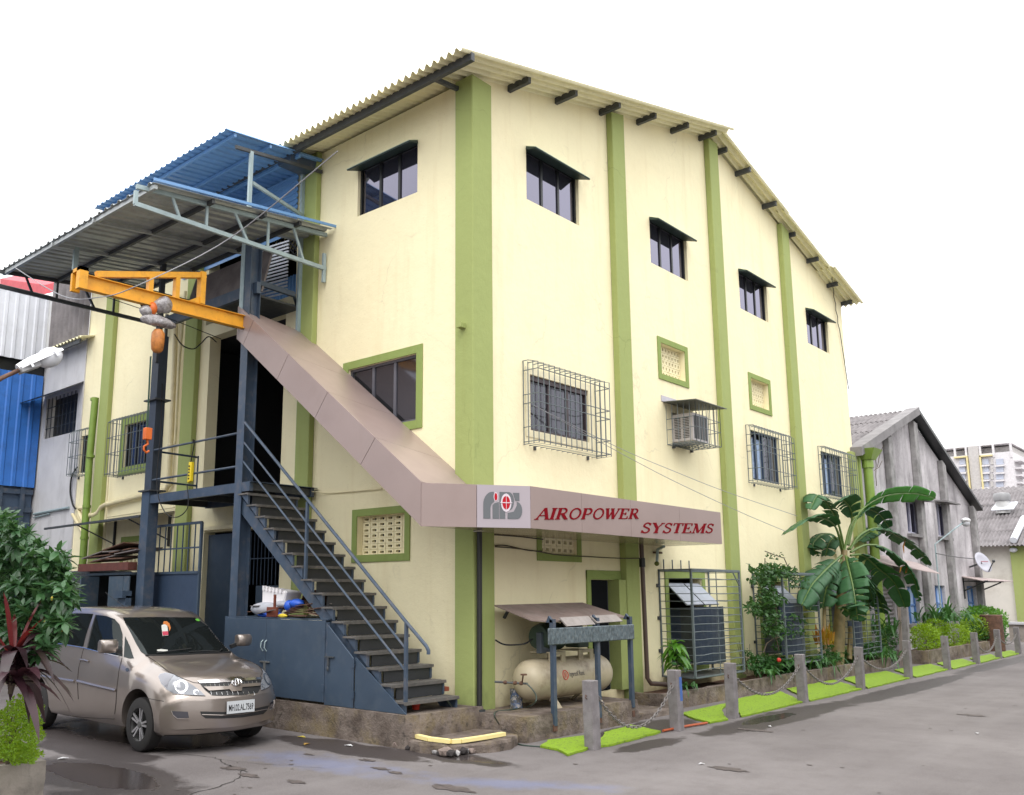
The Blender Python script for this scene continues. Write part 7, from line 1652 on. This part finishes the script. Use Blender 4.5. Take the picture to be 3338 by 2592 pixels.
# ---- banana plant
bp0 = PX('bn', 1225, 1300, .3); crown = PX('u4', 905, 1190, .35); bn_ = thing('banana_plant', 'tall banana plant with torn arching leaves in front of the far bay', 'banana plant', (bp0.x, bp0.y, .05))
STEMM = paint('banana_stem_skin', (.20, .15, .06), .6, .3, 5, (.08, .10, .03), .6, 5, streak=(1, 1, .3))
MB().tube([Vector((bp0.x, bp0.y, .0)), bp0.lerp(crown, .35), bp0.lerp(crown, .7), crown], [.17, .15, .12, .08], 12).build('trunk', STEMM, bn_, smooth=True)
for L, r in (([('bn', 1095, 1180), ('bn', 1080, 850), ('bn', 1085, 640)], .05), ([('bn', 1370, 1300), ('bn', 1380, 1050), ('bn', 1385, 930)], .07)): MB().tube([PX(*p, .45) for p in L], r, 8).build('sucker_stem', STEMM, bn_, smooth=True)
def banana_leaf(path, W_, petiole, mat, tear=.5, seed=0, droop=.55, roll=0):
    W_ *= 1.25; roll = R(roll)
    rg = random.Random(seed); K_ = [PX('u4', x, y, xp) for x, y, xp in path]
    P_ = []; m_ = len(K_)
    for i in range(m_ - 1):
        p0, p1, p2, p3 = K_[max(i-1, 0)], K_[i], K_[i+1], K_[min(i+2, m_-1)]
        for q in range(9): t = q / 9; P_.append(.5 * ((2*p1) + (p2-p0)*t + (2*p0-5*p1+4*p2-p3)*t*t + (3*p1-p0-3*p2+p3)*t**3))
    P_.append(K_[-1]); N = len(P_); i0 = int(N * petiole)
    rib = MB().tube(P_, [.032 * (1 - .8 * i / N) + .004 for i in range(N)], 6).build('midrib', leafmat('banana_rib', (.10, .18, .04), (.15, .24, .06)) if 'banana_rib' not in MATS else MATS['banana_rib'], None, smooth=True)
    mb = MB()
    for side in (-1, 1):
        gap = []; i = i0
        while i < N - 1:
            run = rg.randint(2, 5) if rg.random() < tear else rg.randint(5, 9); j = min(N - 1, i + run); vs = []; twist = rg.uniform(-.5, .5); sh_ = rg.uniform(.72, 1.08)
            for k in range(i, j + 1):
                a = (k - i0) / max(1, (N - 1 - i0)); w = W_ * (math.sin(math.pi * min(1, .06 + a * .94)) ** .5) * sh_
                if k == i and i > i0: w *= rg.uniform(.85, 1)
                d = (P_[min(k+1, N-1)] - P_[max(k-1, 0)]).normalized(); s = d.cross(Vector((0, 0, 1))); s = s.normalized() if s.length > .08 else Vector((0, 1, 0)); s = Matrix.Rotation(roll, 3, d) @ s; s = s * side; up = s.cross(d) * side
                if up.dot(Matrix.Rotation(roll, 3, d) @ Vector((0, 0, 1))) < 0: up = -up
                shrink = .0 if k not in (i, j) else .35 * (d.length)
                fwd = d * (w * .18); inset = d * (.045 if k == i else (-.045 if k == j else 0))
                for f in (0, .35, .7, 1.0):
                    ang = .35 - droop * f * 1.5 + twist * f
                    vs.append(P_[k] + s * (w * f * math.cos(ang * .8)) + up * (w * (.22 * f - droop * f * f * .9) + .012 * math.sin(k * 2.1 + f * 3)) + fwd * f + inset * f)
            n_k = j - i + 1
            mb.add(vs, [(4*q+f, 4*q+f+1, 4*q+f+5, 4*q+f+4) for q in range(n_k - 1) for f in range(3)])
            i = j
    lf_ = mb.build('leaf', mat, bn_, smooth=True, fix=False); rib.parent = lf_
    offp = wloc(lf_)
    for v in rib.data.vertices: v.co -= offp
    sm = lf_.modifiers.new('t', 'SOLIDIFY'); sm.thickness = .003
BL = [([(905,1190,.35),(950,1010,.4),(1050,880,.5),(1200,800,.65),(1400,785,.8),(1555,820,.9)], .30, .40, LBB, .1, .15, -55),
 ([(890,1180,.35),(840,1020,.45),(740,955,.55),(620,970,.65),(475,1075,.75)], .27, .25, LB, .1, .35),
 ([(900,1170,.3),(865,1010,.3),(800,880,.3),(720,795,.35),(660,900,.4)], .28, .35, LB, .6, .5),
 ([(925,1150,.3),(955,1000,.35),(950,900,.45),(890,830,.55),(830,860,.65)], .30, .35, LB, .3, .4),
 ([(935,1150,.3),(975,1000,.3),(1050,900,.35),(1150,930,.45),(1225,1030,.5)], .27, .3, LB, .3, .5),
 ([(945,1180,.4),(1020,1075,.5),(1150,1030,.6),(1290,1090,.7),(1420,1180,.8),(1520,1300,.85)], .24, .3, LB, .7, .6),
 ([(950,1200,.45),(1060,1150,.6),(1190,1170,.75),(1310,1260,.9),(1400,1390,1.0),(1440,1560,1.0)], .24, .3, LB, .8, .7),
 ([(950,1225,.5),(1040,1225,.7),(1150,1320,.9),(1260,1420,1.0),(1340,1600,1.05)], .32, .2, LB, .6, .6),
 ([(915,1230,.5),(940,1330,.8),(965,1440,1.0),(985,1560,1.1),(1000,1690,1.1)], .42, .1, LB, .6, .25),
 ([(885,1225,.45),(810,1290,.6),(740,1360,.7),(670,1440,.8),(600,1580,.8)], .34, .15, LB, .6, .6),
 ([(895,1240,.3),(840,1330,.4),(780,1450,.5),(750,1600,.5)], .30, .2, LB, .5, .5),
 ([(940,1255,.4),(1040,1370,.5),(1130,1490,.6),(1190,1640,.6)], .34, .2, LB, .5, .5),
 ([(900,1170,.2),(820,1080,.1),(740,1080,.1),(680,1150,.1),(720,1230,.15)], .22, .25, LB, .8, .6),
 ([(930,1240,.6),(1010,1330,.75),(1080,1450,.8),(1120,1600,.85)], .30, .2, LB, .7, .5),
 ([(860,1600,.5),(900,1600,.6),(960,1640,.7),(1040,1690,.75)], .16, .15, LB, .1, .5)]
BL += [([(890,1200,.1),(850,1100,-.02),(800,1130,.0),(770,1230,.0)], .26, .2, LB, .8, .6), ([(930,1180,.2),(1000,1120,.1),(1080,1060,.1),(1180,1010,.15),(1240,1080,.2)], .28, .25, LB, .6, .5, 20),
 ([(920,1230,.2),(960,1350,.15),(1050,1480,.2),(1090,1620,.25)], .30, .15, LB, .5, .4, 25), ([(880,1230,.2),(780,1330,.1),(700,1480,.15),(660,1620,.2)], .30, .15, LB, .5, .4, -25)]
for i, (path, w, pet, mat_, tear, dr, *rl_) in enumerate(BL): banana_leaf(path, w, pet, mat_, tear, 40 + i, dr, rl_[0] if rl_ else (0, 18, -18, 30, -30)[i % 5])
for i, L in enumerate(([(1340,1110,.8),(1325,1160,.85),(1330,1210,.85)], [(1360,1270,.9),(1310,1310,.9),(1300,1350,.9)], [(1350,1300,.95),(1345,1350,.95)])):
    mb = MB(); P_ = [PX('u4', *p) for p in L]; vs = []
    for q, p in enumerate(P_): w = (.05, .09, .03)[q]; vs += [p + Vector((0, w, .02)), p - Vector((0, w, 0))]
    mb.add(vs, [(2*q, 2*q+1, 2*q+3, 2*q+2) for q in range(len(P_) - 1)]); o = mb.build('leaf', LBR, bn_, fix=False); o['label'] = 'dried orange shred of banana leaf'; sm = o.modifiers.new('t', 'SOLIDIFY'); sm.thickness = .003
# ---- creeper on the middle cage
cc = thing('creeper', 'bushy green creeper smothering the middle bar cage', 'creeper', (.4, 10.9, .1)); mb = MB(); rng = random.Random(5)
def pcloud(mb, k, x, y, rx, ry, xp, n, L, W_, dx=.25, tips=0):
    bb_, bf_ = leaf_pts(L, W_)
    for _ in range(n):
        a = rng.uniform(0, 2*math.pi); r = math.sqrt(rng.random()); r *= 1 + .3 * noise.noise(Vector((a * 2, x * .01, 0)))
        p = PX(k, x + rx * r * math.cos(a), y + ry * r * math.sin(a), xp + rng.uniform(-dx, dx)); 
        for q in range(max(1, tips)):
            M3 = orient(Vector((rng.gauss(.4, .6), rng.gauss(-.3, .7), rng.gauss(.1, .5))), rng.uniform(-1, 1)) * rng.uniform(.7, 1.2); mb.add([p + M3 @ Vector(b) for b in bb_], bf_)
for x, y, rx, ry, n in ((480, 290, 210, 90, 420), (400, 360, 130, 100, 260), (620, 300, 150, 60, 150), (420, 560, 110, 130, 330), (520, 620, 110, 60, 170), (250, 690, 70, 80, 120), (360, 740, 90, 60, 130), (480, 880, 120, 160, 300), (720, 850, 130, 90, 90), (780, 400, 120, 60, 70), (880, 450, 80, 40, 30), (560, 980, 120, 70, 120), (760, 1020, 110, 60, 60), (250, 400, 60, 30, 22), (230, 250, 30, 50, 22)): pcloud(mb, 'bn', x, y, rx, ry, .5, n, .11, .06)
tag(mb.build('foliage', LV, cc, smooth=True, fix=False), kind='stuff')
for L in ([(380, 1230), (420, 1120), (500, 1060), (620, 1040)], [(520, 1060), (540, 800), (500, 560), (450, 330)], [(560, 1200), (530, 1060), (600, 900)], [(400, 60), (500, 100), (620, 140), (660, 230)], [(450, 330), (400, 200), (400, 140)]): MB().tube([PX('bn', x, y, .55) for x, y in L], .012, 5).build('stem', BARK, cc)
mb = MB(); pcloud(mb, 'bn', 520, 110, 130, 50, .5, 26, .08, .04, .1); tag(mb.build('tendril_leaves', LV, cc, fix=False), kind='stuff')
# ---- low plants in the long planter
def clump(k, x, y, xp, n, L, W_, label, cat='plant', mat=None, name='strap_leaf_plant', rise=(.6, 1.3), droop=(.8, 1.5), grp=None, spread=.15):
    p = PX(k, x, y, xp); t = thing(name, label, cat, p, 0, grp)
    big = L * 60 > 10
    for i in range(n):
        mb = MB(); blade(mb, p + Vector((rng.uniform(-spread, spread), rng.uniform(-spread, spread) * 1.6, 0)), rng.uniform(0, 2*math.pi), L * rng.uniform(.6, 1.15), W_, rng.uniform(*rise), rng.uniform(*droop), 6); mb.build('leaf', mat or LG_, t, smooth=True, fix=False)
    return t
clump('bn', 1050, 1330, .5, 60, .55, .045, 'arching green strap leaf clump right of the creeper', spread=.3)
clump('bn', 1720, 1260, .55, 70, .6, .05, 'arching strap leaf clump below the last bar cage', spread=.45)
clump('bn', 1500, 1270, .4, 40, .5, .045, 'darker strap leaf clump at the foot of the banana plant', spread=.3)
clump('bn', 620, 1360, .5, 50, .5, .06, 'low leafy clump at the foot of the creeper', spread=.45)
clump('bn', 420, 1450, .55, 34, .38, .07, 'broad bladed clump in front of the creeper roots', mat=LG_, spread=.3)
clump('bn', 1750, 1000, .2, 40, .8, .06, 'tall strap leaf clump in front of the roller shutter', rise=(1.0, 1.8), spread=.4)
clump('u5', 235, 1035, .5, 26, .22, .035, 'small weed tuft in the bed under the mango sapling', spread=.15)
clump('bn', 1080, 1130, .45, 60, .33, .05, 'orange and red croton between the creeper and the banana plant', mat=LCR, name='croton', rise=(.9, 2.2), droop=(.3, 1.0), spread=.16)
ms = PX('u5', 190, 1000, .55); t = thing('mango_sapling', 'young mango sapling with drooping bright leaves in front of the spiked cage', 'sapling', (ms.x, ms.y, .08))
tp = PX('u5', 175, 790, .55); MB().tube([ms - Vector((0, 0, .15)), ms.lerp(tp, .5) + Vector((0, .03, 0)), tp], [.016, .012, .006], 6).build('stem', BARK, t)
for k in range(44):
    a = rng.random() ** .7; p = ms.lerp(tp, .3 + .7 * a); mb = MB(); blade(mb, p, rng.uniform(0, 2*math.pi), rng.uniform(.26, .42), .10, rng.uniform(.1, .9), rng.uniform(.5, 1.1), 6, .3); mb.build('leaf', LM, t, smooth=True, fix=False)
mb = MB(); pcloud(mb, 'u5', 205, 900, 55, 40, .5, 30, .2, .06, .15); mb.build('foliage', LG_, t, fix=False)
t = thing('dry_twigs', 'thin bare twigs against the pilaster beside the creeper', 'twigs', PX('bn', 200, 1450, .4))
for k in range(14): p = PX('bn', 190 + rng.uniform(-40, 60), 1470, .4); MB().tube([p, p + Vector((rng.uniform(-.05, .1), rng.uniform(-.2, .2), rng.uniform(.3, .75)))], .006, 4).build('twig', BARK, t)
mb = MB(); pcloud(mb, 'bn', 200, 1230, 60, 40, .4, 60, .07, .04, .1); tag(mb.build('foliage', LV, t, fix=False), kind='stuff')
mb = MB(); 
for x, y, rx, ry, n in ((420, 1340, 270, 90, 620), (700, 1400, 220, 80, 520), (1150, 1280, 140, 60, 240), (1330, 1280, 160, 70, 380), (1620, 1180, 140, 80, 420), (1800, 1050, 130, 160, 520), (950, 1350, 160, 60, 240), (1100, 1150, 60, 60, 80), (650, 1150, 160, 110, 160)): pcloud(mb, 'bn', x, y, rx, ry, .3, n, .10, .05, .15)
tag(mb.build('ground_cover', LG_, None, fix=False), 'mixed low green ground cover filling the long planter', 'ground cover', kind='stuff')
tag(MB().ellip(PX('bn', 560, 1310, .6), (.05, .06, .05), 8, 6).build('red_flower', plain('red_petals', (.55, .03, .02), .6)), 'single red flower in front of the creeper', 'flower')
# ---- far shrub bed
def bush(k, x, y, xp, rad, n, mat, label, nm='round_shrub', leaf=.07):
    c = PX(k, x, y, xp); t = thing(nm, label, 'shrub', (c.x, c.y, .15)); mb = MB(); cloud(mb, c, rad, n, leaf, leaf * .55, rng, shell=.6, quadonly=True); tag(mb.build('foliage', mat, t, fix=False), kind='stuff')
    MB().tube([Vector((c.x, c.y, .1)), c], .03, 6).build('stem', BARK, t)
bush('rt', 335, 1535, .65, (.42, 1.0, .42), 2600, LY, 'nearest round yellow green shrub in the far bed'); bush('rt', 400, 1480, .35, (.4, .9, .35), 1800, LY, 'yellow green shrub behind the nearest one in the far bed'); bush('rt', 510, 1525, .6, (.45, 1.3, .42), 2400, LY, 'middle yellow green shrub in the far bed'); bush('rt', 650, 1465, .5, (.45, 1.3, .45), 2200, LY, 'last yellow green shrub in the far bed')
bush('rt', 700, 1430, .1, (.6, 3.0, .55), 4200, LM, 'long bright green shrub behind the yellow green ones', leaf=.12); bush('rt', 720, 1520, .55, (.5, 2.2, .5), 2400, LG_, 'dark green shrub at the end of the far bed', leaf=.12)
clump('rt', 410, 1430, .3, 60, .8, .08, 'tall dark leafed plant in front of the blue windows', rise=(1.0, 2.0), spread=.5); clump('rt', 500, 1430, .3, 60, .8, .08, 'second dark leafed plant under the blue windows', rise=(.9, 1.8), spread=.6)
mb = MB(); p = PX('rt', 120, 300, -.1)
for L in ([(20, 440), (30, 380), (45, 330), (60, 300)], [(5, 350), (12, 420), (10, 500), (15, 560)], [(0, 460), (30, 440), (50, 400)]): mb.tube([PX('rt', x + 0, y, 0) for x, y in L], .012, 4)
tag(mb.build('dry_vine', BARK), 'thin bare vine hanging below the green funnel', 'vine')
# litter near the plinth
for i, (k, x, y, c) in enumerate((('k5', 685, 1172, 'w'), ('k5', 780, 1182, 'w'), ('k5', 885, 1197, 'w'), ('k5', 1058, 1290, 'w'), ('k5', 685, 1222, 'y'), ('k5', 728, 1278, 'o'), ('k5', 1260, 1252, 'w'), ('u5', 722, 1268, 'w'), ('u5', 330, 1485, 'w'), ('u5', 1918, 1308, 'w'), ('k3', 408, 1437, 'w'))):
    p = PZ(k, x, y, GZ + .006); r = (.03 if k == 'u5' else .05); q = rng.uniform(0, 3); mb = MB(); mb.prism([p + Vector((r * 1.5 * math.cos(q), r * 1.5 * math.sin(q), 0)), p + Vector((-r * math.sin(q), r * math.cos(q), .01)), p + Vector((-r * 1.4 * math.cos(q), -r * 1.4 * math.sin(q), .0)), p + Vector((r * .6 * math.sin(q), -r * .6 * math.cos(q), .012))], (0, 0, .008))
    tag(mb.build('litter_scrap', plain({'w': 'paper_white', 'y': 'leaf_yellow', 'o': 'leaf_ochre'}[c], {'w': (.55, .55, .56), 'y': (.45, .36, .05), 'o': (.30, .18, .04)}[c], .8)), {'w': ('white paper scrap nearest the car under the plinth', 'second paper scrap along the plinth foot', 'third paper scrap along the plinth foot', 'flat white wrapper in front of the plinth', '', '', 'pale scrap at the broken step', 'white scrap beside the lime kerb puddle', 'white fleck on the open road', 'white fleck far right on the road', 'white fleck in the yard by the planter')[i], 'y': 'crumpled yellow leaf by the plinth', 'o': 'ochre dry leaf by the plinth'}[c], 'litter', 'litter on the ground')
t = thing('red_pot', 'small red plastic pot under the lowest stair tread', 'pot', PY('k5', 1590, 1010, -.9)); c = PY('k5', 1590, 1030, -.9); MB().lathe(Vector((c.x, c.y, .25)), [(.05, 0), (.07, .1), (.075, .1)], 14).build('pot', plain('red_plastic', (.55, .04, .02), .5), t)
t = thing('loose_brick', 'loose red brick on the plinth beside the lowest treads', 'brick', (.0, -.2, .3)); c = PY('k5', 1785, 830, -.2); MB().bar(c - Vector((.14, 0, 0)), c + Vector((.14, 0, -.01)), .1, .06).build('brick', paint('red_brick', (.25, .06, .03), .9), t)
